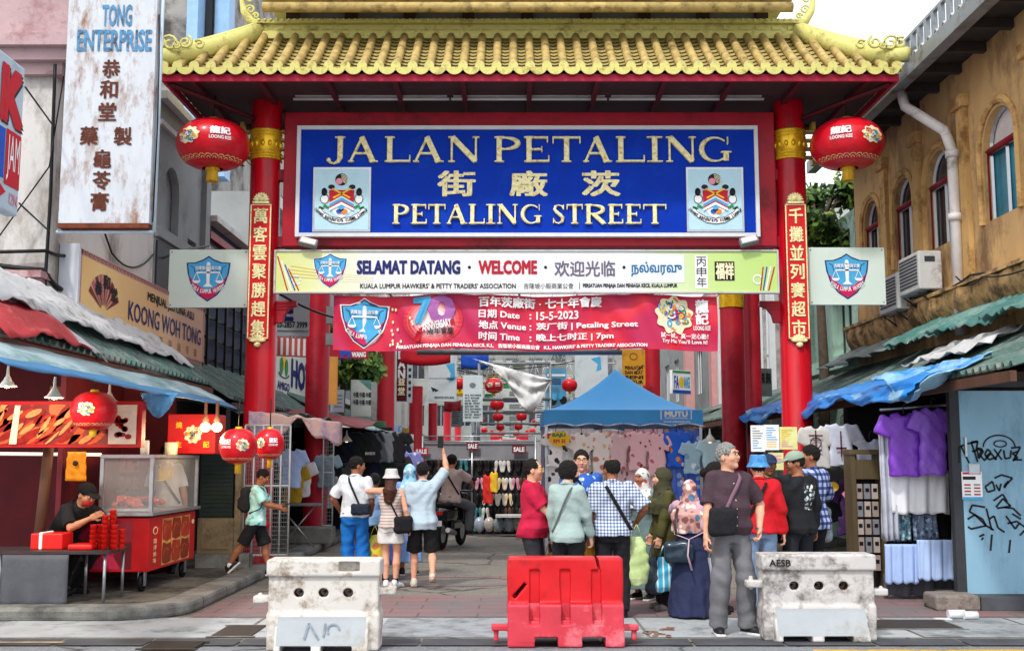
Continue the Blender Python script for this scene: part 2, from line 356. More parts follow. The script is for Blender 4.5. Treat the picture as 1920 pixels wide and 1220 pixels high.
# ------------------------------------------------------------------ smooth solids from distance fields (people, plastic, cloth)
class SDF:
 def __init__(s): s.ops = []
 def _ad(s, fn, lo, hi, k, op): s.ops.append((fn, np.array(lo, float), np.array(hi, float), k, op)); return s
 def cap(s, a, b, ra, rb=None, k=.02, op='u'):
  a = np.array(a, float); b = np.array(b, float); rb = ra if rb is None else rb; ba = b - a; bb = max(ba @ ba, 1e-12); rm = max(ra, rb)
  def fn(X, Y, Z):
   px, py, pz = X - a[0], Y - a[1], Z - a[2]
   t = np.clip((px * ba[0] + py * ba[1] + pz * ba[2]) / bb, 0, 1)
   return np.sqrt((px - t * ba[0]) ** 2 + (py - t * ba[1]) ** 2 + (pz - t * ba[2]) ** 2) - (ra + (rb - ra) * t)
  return s._ad(fn, np.minimum(a, b) - rm, np.maximum(a, b) + rm, k, op)
 def path(s, pts, rs, k=.01, op='u'):
  for i in range(len(pts) - 1): s.cap(pts[i], pts[i + 1], rs[i], rs[i + 1], k, op)
  return s
 def ell(s, c, r, rot=None, k=.02, op='u'):
  c = np.array(c, float); r = np.array(r, float) if not isinstance(r, (int, float)) else np.array([r] * 3, float)
  Q = np.array(rot, float) if rot is not None else np.eye(3); ext = np.abs(Q) @ r
  def fn(X, Y, Z):
   x, y, z = X - c[0], Y - c[1], Z - c[2]
   a = (Q[0, 0] * x + Q[1, 0] * y + Q[2, 0] * z) / r[0]; b = (Q[0, 1] * x + Q[1, 1] * y + Q[2, 1] * z) / r[1]; d = (Q[0, 2] * x + Q[1, 2] * y + Q[2, 2] * z) / r[2]
   k0 = np.sqrt(a * a + b * b + d * d); k1 = np.sqrt((a / r[0]) ** 2 + (b / r[1]) ** 2 + (d / r[2]) ** 2) + 1e-9
   return k0 * (k0 - 1) / k1
  return s._ad(fn, c - ext, c + ext, k, op)
 def box(s, c, hf, rd=.01, rot=None, k=.01, op='u'):
  c = np.array(c, float); hf = np.array(hf, float); Q = np.array(rot, float) if rot is not None else np.eye(3); ext = np.abs(Q) @ hf
  def fn(X, Y, Z):
   x, y, z = X - c[0], Y - c[1], Z - c[2]; q = []
   for i in range(3): q.append(np.abs(Q[0, i] * x + Q[1, i] * y + Q[2, i] * z) - hf[i] + rd)
   return np.sqrt(np.maximum(q[0], 0) ** 2 + np.maximum(q[1], 0) ** 2 + np.maximum(q[2], 0) ** 2) + np.minimum(np.maximum(q[0], np.maximum(q[1], q[2])), 0) - rd
  return s._ad(fn, c - ext, c + ext, k, op)
 def loft(s, o, rot, st, k=.03, op='u', n=2.3, pleat=None):
  """st: rows (t, rx, ry, ox, oy) along the local z axis"""
  o = np.array(o, float); Q = np.array(rot, float) if rot is not None else np.eye(3); A = np.array(st, float); t0, t1 = A[0, 0], A[-1, 0]; rm = max(A[:, 1].max(), A[:, 2].max()) + np.abs(A[:, 3:]).max() + (pleat[0] if pleat else 0)
  ends = np.array([o + Q @ np.array([0, 0, t]) for t in (t0, t1)])
  def fn(X, Y, Z):
   x, y, z = X - o[0], Y - o[1], Z - o[2]
   a = Q[0, 0] * x + Q[1, 0] * y + Q[2, 0] * z; b = Q[0, 1] * x + Q[1, 1] * y + Q[2, 1] * z; t = Q[0, 2] * x + Q[1, 2] * y + Q[2, 2] * z
   I = lambda j: np.interp(t, A[:, 0], A[:, j])
   rx, ry = I(1), I(2); u, v = np.abs(a - I(3)) / rx, np.abs(b - I(4)) / ry
   if pleat:
    th = np.arctan2(b - I(4), a - I(3)); f = 1 + pleat[0] / .25 * np.sin(pleat[1] * th + 2 * np.sin(th * 2 + 1.3)) * np.clip((pleat[2] - t) / max(pleat[2] - t0, .01), 0, 1)
    u, v = u / f, v / f
   d = ((u ** n + v ** n + 1e-12) ** (1 / n) - 1) * np.minimum(rx, ry)
   return np.maximum(d, np.maximum(t0 - t, t - t1))
  return s._ad(fn, ends.min(0) - rm, ends.max(0) + rm, k, op)
 def cut(s, nrm, p, sm=0):
  nrm = np.array(nrm, float); nrm /= np.linalg.norm(nrm); d = nrm @ np.array(p, float)
  s.ops.append((lambda X, Y, Z: X * nrm[0] + Y * nrm[1] + Z * nrm[2] - d, None, None, 0, 'c')); return s
 def disp(s, fn): s.ops.append((fn, None, None, 0, 'd')); return s
 def mesh(s, h):
  us = [o for o in s.ops if o[4] == 'u']; lo = np.min([o[1] for o in us], 0) - 3 * h - .02; hi = np.max([o[2] for o in us], 0) + 3 * h + .02
  n = np.ceil((hi - lo) / h).astype(int) + 1; ax = [lo[i] + h * np.arange(n[i]) for i in range(3)]
  D = np.full(n, 1.0, np.float32)
  def smin(a, b, k):
   if k <= 0: return np.minimum(a, b)
   q = np.clip(.5 + .5 * (a - b) / k, 0, 1); return a + (b - a) * q - k * q * (1 - q)
  for fn, l, u, k, op in s.ops:
   if op in 'us':
    mg = k + 3 * h + .01; i0 = np.maximum(((l - mg - lo) / h).astype(int), 0); i1 = np.minimum(((u + mg - lo) / h).astype(int) + 2, n)
    if (i1 <= i0).any(): continue
    sl_ = tuple(slice(i0[i], i1[i]) for i in range(3))
   else: sl_ = (slice(None),) * 3
   X = ax[0][sl_[0]][:, None, None]; Y = ax[1][sl_[1]][None, :, None]; Z = ax[2][sl_[2]][None, None, :]
   X, Y, Z = np.broadcast_arrays(X, Y, Z)
   d = fn(X, Y, Z); A = D[sl_]
   if op == 'u': D[sl_] = smin(A, d, k)
   elif op == 's': D[sl_] = -smin(-A, d, k)
   elif op == 'c': D[sl_] = np.maximum(A, d)
   else: D[sl_] = A + d
  return surf(D, lo, h)
def surf(D, lo, h):
 sgn = D < 0; nx, ny, nz = D.shape
 acc = np.zeros((nx - 1, ny - 1, nz - 1, 3), np.float32); cnt = np.zeros((nx - 1, ny - 1, nz - 1), np.float32)
 for axx in range(3):
  o1, o2 = [a for a in range(3) if a != axx]
  for p in (0, 1):
   for q in (0, 1):
    sa = [None] * 3; sb = [None] * 3
    sa[axx] = slice(0, -1); sb[axx] = slice(1, None)
    for a, v in ((o1, p), (o2, q)): sa[a] = sb[a] = slice(v, D.shape[a] - 1 + v)
    A, B = D[tuple(sa)], D[tuple(sb)]; m = (A < 0) != (B < 0)
    t = np.where(m, A / np.where(m, A - B, 1), 0); cnt += m
    acc[..., axx] += t * m
    acc[..., o1] += p * m; acc[..., o2] += q * m
 act = cnt > 0; idx = np.full(cnt.shape, -1, np.int64); idx[act] = np.arange(act.sum())
 ii = np.argwhere(act); V = lo + h * (ii + acc[act] / cnt[act][:, None])
 fs = []
 for axx in range(3):
  o1, o2 = (axx + 1) % 3, (axx + 2) % 3
  sa = [slice(None)] * 3; sb = [slice(None)] * 3; sa[axx] = slice(0, -1); sb[axx] = slice(1, None)
  for a in (o1, o2): sa[a] = slice(1, -1); sb[a] = slice(1, -1)
  A, B = sgn[tuple(sa)], sgn[tuple(sb)]; e = np.argwhere(A != B)
  if not len(e): continue
  fl = A[tuple(e.T)]; e = e.copy(); e[:, o1] += 1; e[:, o2] += 1
  def g(d1, d2):
   q = e.copy(); q[:, o1] -= d1; q[:, o2] -= d2; return idx[tuple(q.T)]
  Q = np.stack([g(1, 1), g(0, 1), g(0, 0), g(1, 0)], 1); Q[~fl] = Q[~fl][:, ::-1]; fs.append(Q)
 Fq = np.concatenate(fs) if fs else np.zeros((0, 4), int)
 return V, Fq
def sobj(name, parent, meshes, mats, matfn=None, sc=1.0, label=None, smooth=True, its=1):
 """meshes: list of (V, F); one mesh object in the parent's space"""
 Vs, Fs, b = [], [], 0
 for V, Fq in meshes:
  Vs.append(V); Fs.append(Fq + b); b += len(V)
 V = np.concatenate(Vs); Fq = np.concatenate(Fs)
 mats = mats if isinstance(mats, (list, tuple)) else [mats]
 ce = V[Fq].mean(1)
 me = bpy.data.meshes.new(name); me.vertices.add(len(V)); me.vertices.foreach_set('co', (V * sc).astype(np.float32).ravel())
 me.loops.add(len(Fq) * 4); me.loops.foreach_set('vertex_index', Fq.astype(np.int32).ravel())
 me.polygons.add(len(Fq)); me.polygons.foreach_set('loop_start', np.arange(0, len(Fq) * 4, 4, dtype=np.int32))
 for m in mats: me.materials.append(m)
 if matfn is not None: me.polygons.foreach_set('material_index', np.asarray(matfn(ce), dtype=np.int32))
 me.polygons.foreach_set('use_smooth', np.ones(len(Fq), bool) if smooth else np.zeros(len(Fq), bool))
 me.update(calc_edges=True); me.validate()
 o = bpy.data.objects.new(name, me); COL.objects.link(o)
 if parent is not None: o.parent = parent
 if label: o['label'] = label
 return o
def folds(a=.006, fx=23, fz=17, s=0):
 return lambda X, Y, Z: a * (np.sin(fx * X + 3 * np.sin(9 * Z + s) + s) * np.sin(fz * Z + 4 * np.sin(7 * X + s) + 5 * Y + 2 * s) + .6 * np.sin(31 * Y + 12 * Z + 2 * np.sin(14 * X) + s))
# ------------------------------------------------------------------ people
def skin(t): return M('skin_' + t, {'light': '#d9a184', 'mid': '#b97f5e', 'tan': '#9c6446', 'dark': '#6f432e', 'fair': '#e3b49a'}[t], .55, .1, 14, .15, 90, dirt={'light': '#c8785e', 'mid': '#9c5c44', 'tan': '#84503a', 'dark': '#5a3424', 'fair': '#d08a74'}[t], dscale=7, damt=.4)
HAIRB = M('black_hair', '#14100d', .6, .45, 90, .9, 160, stretch=(1, 1, .15))
HAIRG = M('grey_hair', '#8c8c88', .6, .45, 90, .9, 160, stretch=(1, 1, .15))
HAIRN = M('brown_hair', '#4a2a1c', .4, .35, 60, .5, 120, stretch=(1, 1, .12))
EYEW = M('eye_white', '#d8d4cc', .3, 0); EYED = M('eye_iris', '#1c1410', .2, 0); LIP = M('lip', '#a85c50', .45, .1)
def ik(a, b, l1, l2, pole):
 a, b, pole = Vector(a), Vector(b), Vector(pole); d = b - a; L = min(d.length, (l1 + l2) * .999); d.normalize()
 x = (l1 * l1 - l2 * l2 + L * L) / (2 * L); h = math.sqrt(max(l1 * l1 - x * x, 0)); p = pole - d * pole.dot(d)
 p = p.normalized() if p.length > 1e-6 else d.orthogonal().normalized()
 return a + d * x + p * h, a + d * L
TOR = [(.82, .13, .10, 0, .01), (.90, .168, .118, 0, .018), (.97, .166, .115, 0, .012), (1.06, .152, .106, 0, 0), (1.15, .153, .108, 0, -.006), (1.25, .168, .116, 0, -.006), (1.33, .168, .114, 0, 0), (1.39, .15, .098, 0, .006), (1.43, .115, .08, 0, .01), (1.465, .07, .062, 0, .014)]
class Person:
 def __init__(s, label, x, y, face=0, H=1.72, z=0, w=1.0, belly=0, bust=0, lean=0, side=0, twist=0, hyaw=0, hpit=0, hroll=0, sk='mid', la=None, ra=None, lpole=None, rpole=None, lf=None, rf=None, lkp=None, rkp=None, curl=(.5, .5), hdir=(None, None), pn=(None, None), group='people in the market street', toes=(8, -8), heel=(0, 0), pelvis=None, seat=False, name='person'):
  s.sc = H / 1.72; s.w = w
  s.t = thing(name, label, 'person', (x, y, z), group, R(face)); s.skm = skin(sk)
  s.pv = Vector(pelvis or (0, 0, .93)); dz = s.pv - Vector((0, 0, .93)); s.dz = dz
  s.Rt = Matrix.Rotation(R(lean), 3, 'X') @ Matrix.Rotation(R(side), 3, 'Y') @ Matrix.Rotation(R(twist), 3, 'Z')
  T = s.T = lambda p: s.pv + s.Rt @ (Vector(p) - Vector((0, 0, .93)))
  s.Rh = Matrix.Rotation(R(lean * .45), 3, 'X') @ Matrix.Rotation(R(hyaw), 3, 'Z') @ Matrix.Rotation(R(hpit), 3, 'X') @ Matrix.Rotation(R(hroll), 3, 'Y')
  s.nb = T((0, .015, 1.44)); s.hc = T((0, -.004, 1.52)) + s.Rh @ Vector((0, -.012, .085))
  s.to = [(t, (a + (belly * .35 if .9 < t < 1.2 else 0)) * w, (b + (belly * .5 if .93 < t < 1.22 else 0) + (bust * .4 if 1.2 < t < 1.36 else 0)) * (w * .6 + .4), 0, d - (belly * .5 if .93 < t < 1.22 else 0) - (bust * .6 if 1.2 < t < 1.36 else 0)) for t, a, b, c, d in TOR]
  s.sh = [T((q * .178 * w, .012, 1.405)) for q in (1, -1)]
  df = [Vector((q * .265 * w, -.03, .86)) + dz for q in (1, -1)]
  tg = [Vector(a) if a is not None else df[i] for i, a in enumerate((la, ra))]
  pl = [Vector(a) if a is not None else Vector((q * .25, 1, -.1)) for q, a in ((1, lpole), (-1, rpole))]
  s.el, s.wr = [], []
  for i in (0, 1):
   e, wv = ik(s.sh[i], tg[i], .28, .25, pl[i]); s.el.append(e); s.wr.append(wv)
  s.hip = [Vector((q * .092 * (w * .5 + .5), .01, .905)) + dz for q in (1, -1)]
  ft = [Vector(a) if a is not None else Vector((q * .10, .01, .09)) for q, a in ((1, lf), (-1, rf))]
  kp = [Vector(a) if a is not None else Vector((q * .12, -1, 0)) for q, a in ((1, lkp), (-1, rkp))]
  s.kn, s.an = [], []
  for i in (0, 1):
   k_, a_ = ik(s.hip[i], ft[i], .415, .412, kp[i]); s.kn.append(k_); s.an.append(a_)
  s.toes, s.heel = toes, heel; s.hdirs = hdir; s.pns = pn; s.curl = curl
  s.body()
 def rot0(s): return np.array(s.Rt)
 def o0(s): return s.pv - s.Rt @ Vector((0, 0, .93))
 def body(s):
  b = SDF(); b.loft(s.o0(), s.rot0(), [(t, a - .006, c - .006, d, e) for t, a, c, d, e in s.to])
  b.cap(s.nb - (s.nb - s.hc).normalized() * -.02, s.hc + s.Rh @ Vector((0, .02, -.04)), .056, .055, .03)
  for i in (0, 1):
   b.cap(s.sh[i], s.el[i], .042, .037, .03); b.cap(s.el[i], s.el[i].lerp(s.wr[i], .35), .039, .04, .015); b.cap(s.el[i].lerp(s.wr[i], .35), s.wr[i], .04, .026, .015)
   b.cap(s.hip[i], s.kn[i], .082, .054, .03); d = (s.an[i] - s.kn[i]); bk = Vector((0, .015, 0))
   b.cap(s.kn[i], s.kn[i] + d * .35 + bk, .052, .055, .02); b.cap(s.kn[i] + d * .35 + bk, s.an[i], .054, .034, .02)
   f = Matrix.Rotation(R(s.toes[i]), 3, 'Z') @ Vector((0, -1, 0)); b.cap(s.an[i] - f * .03 + Vector((0, 0, -.045)), s.an[i] + f * .09 + Vector((0, 0, -.05)), .034, .03, .03)
  ms = [b.mesh(.0125)]
  h = SDF(); H = lambda p: s.hc + s.Rh @ Vector(p); Q = np.array(s.Rh); E = lambda p, r, k=.02, op='u': h.ell(H(p), r, Q, k, op); C = lambda a, c, r, r2=None, k=.01, op='u': h.cap(H(a), H(c), r, r2, k, op)
  E((0, .012, .02), (.077, .096, .099)); E((0, -.028, -.042), (.060, .062, .078), .035); C((0, -.068, -.098), (0, -.06, -.1), .02, None, .02)
  E((.036, -.06, -.022), .034, .02); E((-.036, -.06, -.022), .034, .02); C((-.034, -.083, .034), (.034, -.083, .034), .012, None, .018)
  C((0, -.088, .018), (0, -.108, -.024), .009, .0135, .012); C((-.012, -.096, -.03), (.012, -.096, -.03), .009, None, .008)
  for q in (1, -1):
   E((q * .032, -.097, .010), (.021, .013, .012), .012, 's'); E((q * .079, .012, -.008), (.011, .024, .034), .006)
  E((0, -.086, -.058), (.025, .012, .010), .008); C((-.02, -.1, -.058), (.02, -.1, -.058), .003, None, .004, 's')
  h.cap(H((0, .02, -.05)), s.nb, .054, .056, .025)
  ms.append(h.mesh(.0068))
  for i in (0, 1): ms.append(s.hand(i))
  sobj('body', s.t, ms, s.skm, sc=s.sc)
  for q in (1, -1):
   mb = MB(EYEW); c = Vector((q * .032, -.0822, .010)); mb.ball(c, (.0135, .0118, .0095), 10, 8); mb.mat(EYED); mb.ball(c + Vector((0, -.0055, 0)), .0074, 8, 6); s.hb(mb, 'eye')
 def hb(s, mb, name, label=None):
  """shape given in head space -> child"""
  mb.v = [tuple((s.hc + s.Rh @ Vector(p)) * s.sc) for p in mb.v]; p = s.t; s.t = None
  o = mb.build(name, None, label); o.location = (0, 0, 0)
  me = o.data; c = Vector((sum(p_[0] for p_ in mb.v) / len(mb.v), sum(p_[1] for p_ in mb.v) / len(mb.v), min(p_[2] for p_ in mb.v))); me.transform(Matrix.Translation(c)); s.t = p; o.parent = p; return o
 def lb(s, mb, name, label=None):
  """shape given in unscaled body space -> child"""
  mb.v = [tuple(Vector(p) * s.sc) for p in mb.v]; o = mb.build(name, None, label)
  c = o.location.copy(); o.location = (0, 0, 0); o.data.transform(Matrix.Translation(c)); o.parent = s.t; return o
 def world(s, p): return Vector(s.t.location) + Matrix.Rotation(s.t.rotation_euler.z, 3, 'Z') @ (Vector(p) * s.sc)
 def hand(s, i):
  q = 1 if i == 0 else -1; d = Vector(s.hdirs[i]) if s.hdirs[i] is not None else (s.wr[i] - s.el[i]); d.normalize()
  n = Vector(s.pns[i]) if s.pns[i] is not None else Vector((-q, 0, 0)); n = (n - d * n.dot(d)).normalized()
  # across: towards the thumb (forward when the palm faces the thigh)
  ac = d.cross(n) * q
  if i == 0 and False: ac = -ac
  if ac.dot(Vector((0, -1, .35))) < 0 and s.pns[i] is None: ac = -ac
  w0 = s.wr[i]; h = SDF(); cu = s.curl[i]; rot = np.array(Matrix((ac, d, n)).transposed())
  h.box(w0 + d * .052, (.038, .05, .013), .012, rot, .012); h.cap(w0 - d * .03, w0 + d * .02, .026, .024, .02)
  for j, (o, L) in enumerate(((.029, .068), (.010, .078), (-.010, .072), (-.028, .056))):
   p = w0 + d * .095 + ac * o; a = .25 + cu * .9 + .06 * j
   dirs = [d * math.cos(a * x) + n * math.sin(a * x) for x in (.5, 1.5, 2.3)]
   p1 = p + dirs[0] * L * .45; p2 = p1 + dirs[1] * L * .32; p3 = p2 + dirs[2] * L * .25
   h.path([p - d * .01, p1, p2, p3], [.0092, .0088, .0078, .0065], .004)
  b = w0 + d * .03 + ac * .032; t1 = (d * .75 + ac * .6 + n * .25 * (1 + cu)).normalized(); t2 = (d * .95 + ac * .1 + n * .35 * (1 + cu)).normalized()
  h.path([b - ac * .012, b + t1 * .036, b + t1 * .036 + t2 * .03], [.014, .0105, .0085], .01)
  s.grip = getattr(s, 'grip', {}); s.grip[i] = w0 + d * .10 + n * .03
  return h.mesh(.0056)
 def brows(s, m, mouth=True):
  for q in (1, -1):
   mb = MB(m); mb.tube([(q * .015, -.098, .031), (q * .032, -.0995, .036), (q * .05, -.088, .031)], [.0035, .0045, .003], 6); s.hb(mb, 'eyebrow')
  if mouth: mb = MB(LIP); mb.ball((0, -.0925, -.0585), (.021, .0085, .0075), 12, 8); s.hb(mb, 'lips')
  return s
 def glasses(s, m=BLACK):
  mb = MB(m)
  for q in (1, -1):
   mb.tube([(q * .034 + .024 * math.cos(2 * math.pi * k / 12), -.112, .006 + .017 * math.sin(2 * math.pi * k / 12)) for k in range(13)], .0021, 6)
   mb.tube([(q * .058, -.111, .012), (q * .077, -.06, .014), (q * .083, .02, .008)], .002, 6)
  mb.tube([(-.01, -.113, .01), (.01, -.113, .01)], .0026, 6); s.hb(mb, 'spectacles'); return s
 def mask(s, m):
  h = SDF(); h.ell(s.hc + s.Rh @ Vector((0, -.045, -.052)), (.065, .066, .066), np.array(s.Rh)); h.cut(np.array(s.Rh) @ np.array([0, 1, 0]), s.hc + s.Rh @ Vector((0, -.03, 0))); sobj('face_mask', s.t, [h.mesh(.006)], m, sc=s.sc); return s
 def hair(s, m, style='short'):
  h = SDF(); Q = np.array(s.Rh); W = lambda p: s.hc + s.Rh @ Vector(p)
  h.ell(W((0, .018, .03)), (.088, .106, .104), Q)
  if style == 'bob': h.ell(W((0, .012, -.005)), (.096, .108, .105), Q, .03)
  if style in ('long', 'bun'): h.ell(W((0, .045, -.02)), (.085, .085, .11), Q, .03)
  if style == 'long':
   h.path([W((0, .07, -.08)), s.T((0, .125, 1.42)), s.T((.01, .135, 1.27))], [.075, .085, .05], .04); h.cap(s.T((.05, .13, 1.42)), s.T((.055, .13, 1.28)), .05, .03, .03); h.cap(s.T((-.05, .13, 1.42)), s.T((-.04, .13, 1.3)), .05, .03, .03)
  if style == 'bun': h.ell(W((0, .14, .0)), .05, Q, .02)
  fr = .0 if style != 'bob' else .02
  h.ell(W((0, -.098, -.025 - fr)), (.078 if style != 'bob' else .06, .085, .095), Q, .012, 's')
  if style in ('short', 'thin', 'bald'):
   h.ell(W((0, -.05, -.115)), (.12, .115, .085), Q, .01, 's'); h.cut(Q @ np.array([0, .25, -1]), W((0, .06, -.085)))
   for q in (1, -1): h.ell(W((q * .085, -.012, -.035)), (.034, .036, .052), Q, .01, 's')
  if style == 'thin': h.ell(W((0, -.075, .075)), (.06, .05, .05), Q, .02, 's')
  if style == 'bald': h.ell(W((0, .0, .125)), (.066, .085, .048), Q, .015, 's')
  if style == 'bob': h.cut(Q @ np.array([0, .1, -1]), W((0, .03, -.1))); h.ell(W((0, -.07, -.12)), (.09, .09, .08), Q, .01, 's')
  h.disp(lambda X, Y, Z: .006 * np.sin(110 * X + 6 * np.sin(34 * Z)) * np.sin(90 * Y + 50 * Z + 3 * np.sin(40 * X)) + .002 * np.sin(230 * X + 170 * Y))
  sobj('hair', s.t, [h.mesh(.0072)], m, sc=s.sc); return s
 def cap_(s, m, visor=True):
  h = SDF(); Q = np.array(s.Rh); W = lambda p: s.hc + s.Rh @ Vector(p)
  h.ell(W((0, .012, .045)), (.096, .115, .095), Q); h.cut(Q @ np.array([0, .12, -1]), W((0, 0, .04)))
  if visor: h.ell(W((0, -.12, .045)), (.075, .075, .010), np.array(s.Rh @ Matrix.Rotation(R(14), 3, 'X')), .008)
  h.ell(W((0, .012, .14)), (.009, .009, .006), Q, .004)
  sobj('cap', s.t, [h.mesh(.0066)], m, sc=s.sc); return s
 def bucket(s, m):
  h = SDF(); W = lambda p: s.hc + s.Rh @ Vector(p)
  h.loft(W((0, .01, 0)), np.array(s.Rh), [(-.005, .135, .15, 0, 0), (.045, .102, .12, 0, 0), (.055, .098, .116, 0, 0), (.13, .086, .1, 0, 0), (.138, .07, .08, 0, 0)], .01, n=2)
  h.loft(W((0, .01, 0)), np.array(s.Rh), [(-.06, .128, .143, 0, 0), (.035, .098, .112, 0, 0), (.04, .01, .01, 0, 0)], .004, 's', n=2)
  sobj('bucket_hat', s.t, [h.mesh(.0068)], m, sc=s.sc); return s
 def shirt(s, m, hem=.88, off=.025, sleeve=.62, sr=.068, flare=.012, collar=True, name='shirt', fold=.0085, tuck=False, mats=None, matfn=None, seed=0):
  c = SDF(); hs = [(t, a + off + (flare * max(0, (1.05 - t)) / .17), b + off + (flare * max(0, (1.05 - t)) / .17), d, e) for t, a, b, d, e in s.to]
  st = [r for r in hs if r[0] > hem]; i = len(hs) - len(st); A, B = hs[max(i - 1, 0)], st[0]
  f = (hem - A[0]) / max(B[0] - A[0], 1e-6) if i > 0 else 0
  st = [tuple(A[j] + (B[j] - A[j]) * f if j else hem for j in range(5))] + st
  if i == 0: st[0] = (hem,) + tuple(st[1][1:])
  def hemcut(e, d):
   d = d.normalized(); Qc = d.to_track_quat('Z', 'Y').to_matrix(); c.box(e + d * .1, (.1, .1, .1), .004, np.array(Qc), .004, 's')
  for i in (0, 1):
   if sleeve <= 0: continue
   u = min(sleeve, 1.0); c.cap(s.sh[i] + (s.T((0, 0, 1.38)) - s.sh[i]) * .1, s.sh[i].lerp(s.el[i], u), .067 + off * .3, sr, .026)
   if sleeve > 1: c.cap(s.el[i], s.el[i].lerp(s.wr[i], sleeve - 1), sr * .9, sr * .72, .02)
   else: hemcut(s.sh[i].lerp(s.el[i], u + .06), s.el[i] - s.sh[i])
  c.loft(s.o0(), s.rot0(), st, .03)
  if sleeve <= 0:
   for i in (0, 1): c.cap(s.sh[i] + (s.sh[i] - s.T((0, 0, 1.4))) * .25, s.sh[i] + (s.sh[i] - s.T((0, 0, 1.4))) * .45 + Vector((0, 0, .05)), .075, .075, .01, 's')
  if fold: c.disp(folds(fold, 21, 15, seed))
  c.cap(s.nb - s.Rt @ Vector((0, 0, .03)), s.hc, .064, .07, .008, 's')
  sobj(name, s.t, [c.mesh(.0105)], mats or m, matfn, sc=s.sc)
  if collar:
   mb = MB(m); pts = []
   for k in range(25):
    a = 2 * math.pi * k / 24; p = s.T((.066 * math.sin(a), .01 - .068 * math.cos(a) * -1, 1.462 + .022 * math.cos(a))); pts.append(p)
   mb.tube(pts, .018, 8, flat=1.0); s.lb(mb, 'collar')
  return s
 def pants(s, m, to=1.0, r=(.098, .084, .068), name='trousers', top=1.0, fold=.005, cuff=0):
  c = SDF(); st = [(t, a + .013, b + .013, d, e) for t, a, b, d, e in s.to if .8 < t <= top]
  c.loft(s.o0() if abs(s.dz.length) < 1e-6 else s.o0(), s.rot0(), st, .035)
  for i in (0, 1):
   if to <= .5:
    c.cap(s.hip[i], s.hip[i].lerp(s.kn[i], to * 2), .092, r[1], .025)
   else:
    e = s.kn[i].lerp(s.an[i], (to - .5) * 2); c.cap(s.hip[i], s.kn[i], min(r[0], .095), r[1], .025); c.cap(s.kn[i], e + Vector((0, 0, .02)), r[1], r[2], .02)
    if cuff: dd = (s.an[i] - s.kn[i]).normalized(); c.cap(e - dd * .06, e - dd * .0, r[2] + .006, r[2] + .006, .004)
  for i in (0, 1):
   A_, B_ = (s.hip[i], s.kn[i]) if to <= .5 else (s.kn[i], s.an[i]); e = A_.lerp(B_, to * 2 if to <= .5 else (to - .5) * 2); d = (B_ - A_).normalized()
   if to <= .5 or abs(d.z) > .5: c.box(e + d * (.13 if to <= .5 else .12), (.14, .14, .1), .004, np.array(d.to_track_quat('Z', 'Y').to_matrix()), .004, 's')
  c.disp(folds(fold, 19, 24, 1.3)); sobj(name, s.t, [c.mesh(.0115)], m, sc=s.sc); return s
 def dress(s, m, bottom=.04, rx=.29, ry=.25, top=1.44, off=.024, sleeve=1.85, sr=.07, pleat=(.018, 9, 1.0), name='dress', smat=None, fold=.006):
  c = SDF(); st = [(bottom, rx, ry, 0, 0), (.45, rx * .84, ry * .82, 0, 0)] + [(t, a + off + max(0, 1.0 - t) * .1, b + off + max(0, 1.0 - t) * .1, d, e) for t, a, b, d, e in s.to if .82 < t <= top]
  c.loft(s.o0(), s.rot0(), st, .03, pleat=pleat)
  if sleeve: 
   for i in (0, 1):
    c.cap(s.sh[i], s.el[i], .064, sr, .028)
    if sleeve > 1: c.cap(s.el[i], s.el[i].lerp(s.wr[i], sleeve - 1), sr, sr * .8, .02)
  c.disp(folds(fold, 17, 9, 2.2)); c.cap(s.nb, s.hc, .06, .07, .01, 's'); sobj(name, s.t, [c.mesh(.0115)], m, sc=s.sc); return s
 def hijab(s, m, low=1.2, wide=.03, back=0):
  h = SDF(); Q = np.array(s.Rh); W = lambda p: s.hc + s.Rh @ Vector(p)
  h.ell(W((0, .02, .018)), (.098, .118, .122), Q); h.ell(W((0, 0, -.09)), (.088, .1, .08), Q, .04)
  h.cap(s.hc + s.Rh @ Vector((0, .01, -.1)), s.T((0, .01, 1.40)), .092, .13, .05)
  h.loft(s.o0(), s.rot0(), [(low, .20 * s.w + wide, .15 + wide, 0, -.015 + back), (1.3, .215 * s.w + wide * .8, .155 + wide * .5, 0, back), (1.40, .185 * s.w + .01, .12, 0, 0), (1.47, .10, .09, 0, 0)], .05, pleat=(.02, 7, 1.42))
  h.ell(W((0, -.105, -.022)), (.058, .075, .084), Q, .012, 's'); h.disp(folds(.006, 26, 21, 4.1)); sobj('hijab', s.t, [h.mesh(.0092)], m, sc=s.sc); return s
 def shoes(s, m, sole=None, sock=None, high=0, L=.165):
  sole = sole or m
  for i in (0, 1):
   f = Matrix.Rotation(R(s.toes[i]), 3, 'Z') @ Matrix.Rotation(R(-s.heel[i]), 3, 'X'); a = s.an[i]; W = lambda p: a + f @ Vector(p); h = SDF(); Q = np.array(f)
   h.cap(W((0, .035, -.035)), W((0, -.06, -.04)), .042, .04, .02); h.cap(W((0, -.06, -.045)), W((0, -L + .02, -.052)), .042, .034, .03); h.cap(W((0, .02, .0)), W((0, .02, -.03)), .045, .044, .02)
   h.box(W((0, -.055, -.072)), (.044, .125, .016), .014, Q, .008); h.cut(Q @ np.array([0, 0, -1]), W((0, 0, -.088)))
   zz = np.array(f.transposed()); aa = np.array(a); mf = lambda C, zz=zz, aa=aa: np.where(((C / 1.0 - aa) @ zz.T)[:, 2] < -.058, 1, 0)
   sobj('shoe', s.t, [h.mesh(.0075)], [m, sole], mf, sc=s.sc)
   if sock is not None: mb = MB(sock); mb.tube([a + Vector((0, .0, -.02)), a + (s.kn[i] - a) * .16], [.043, .041], 12); s.lb(mb, 'sock')
  return s
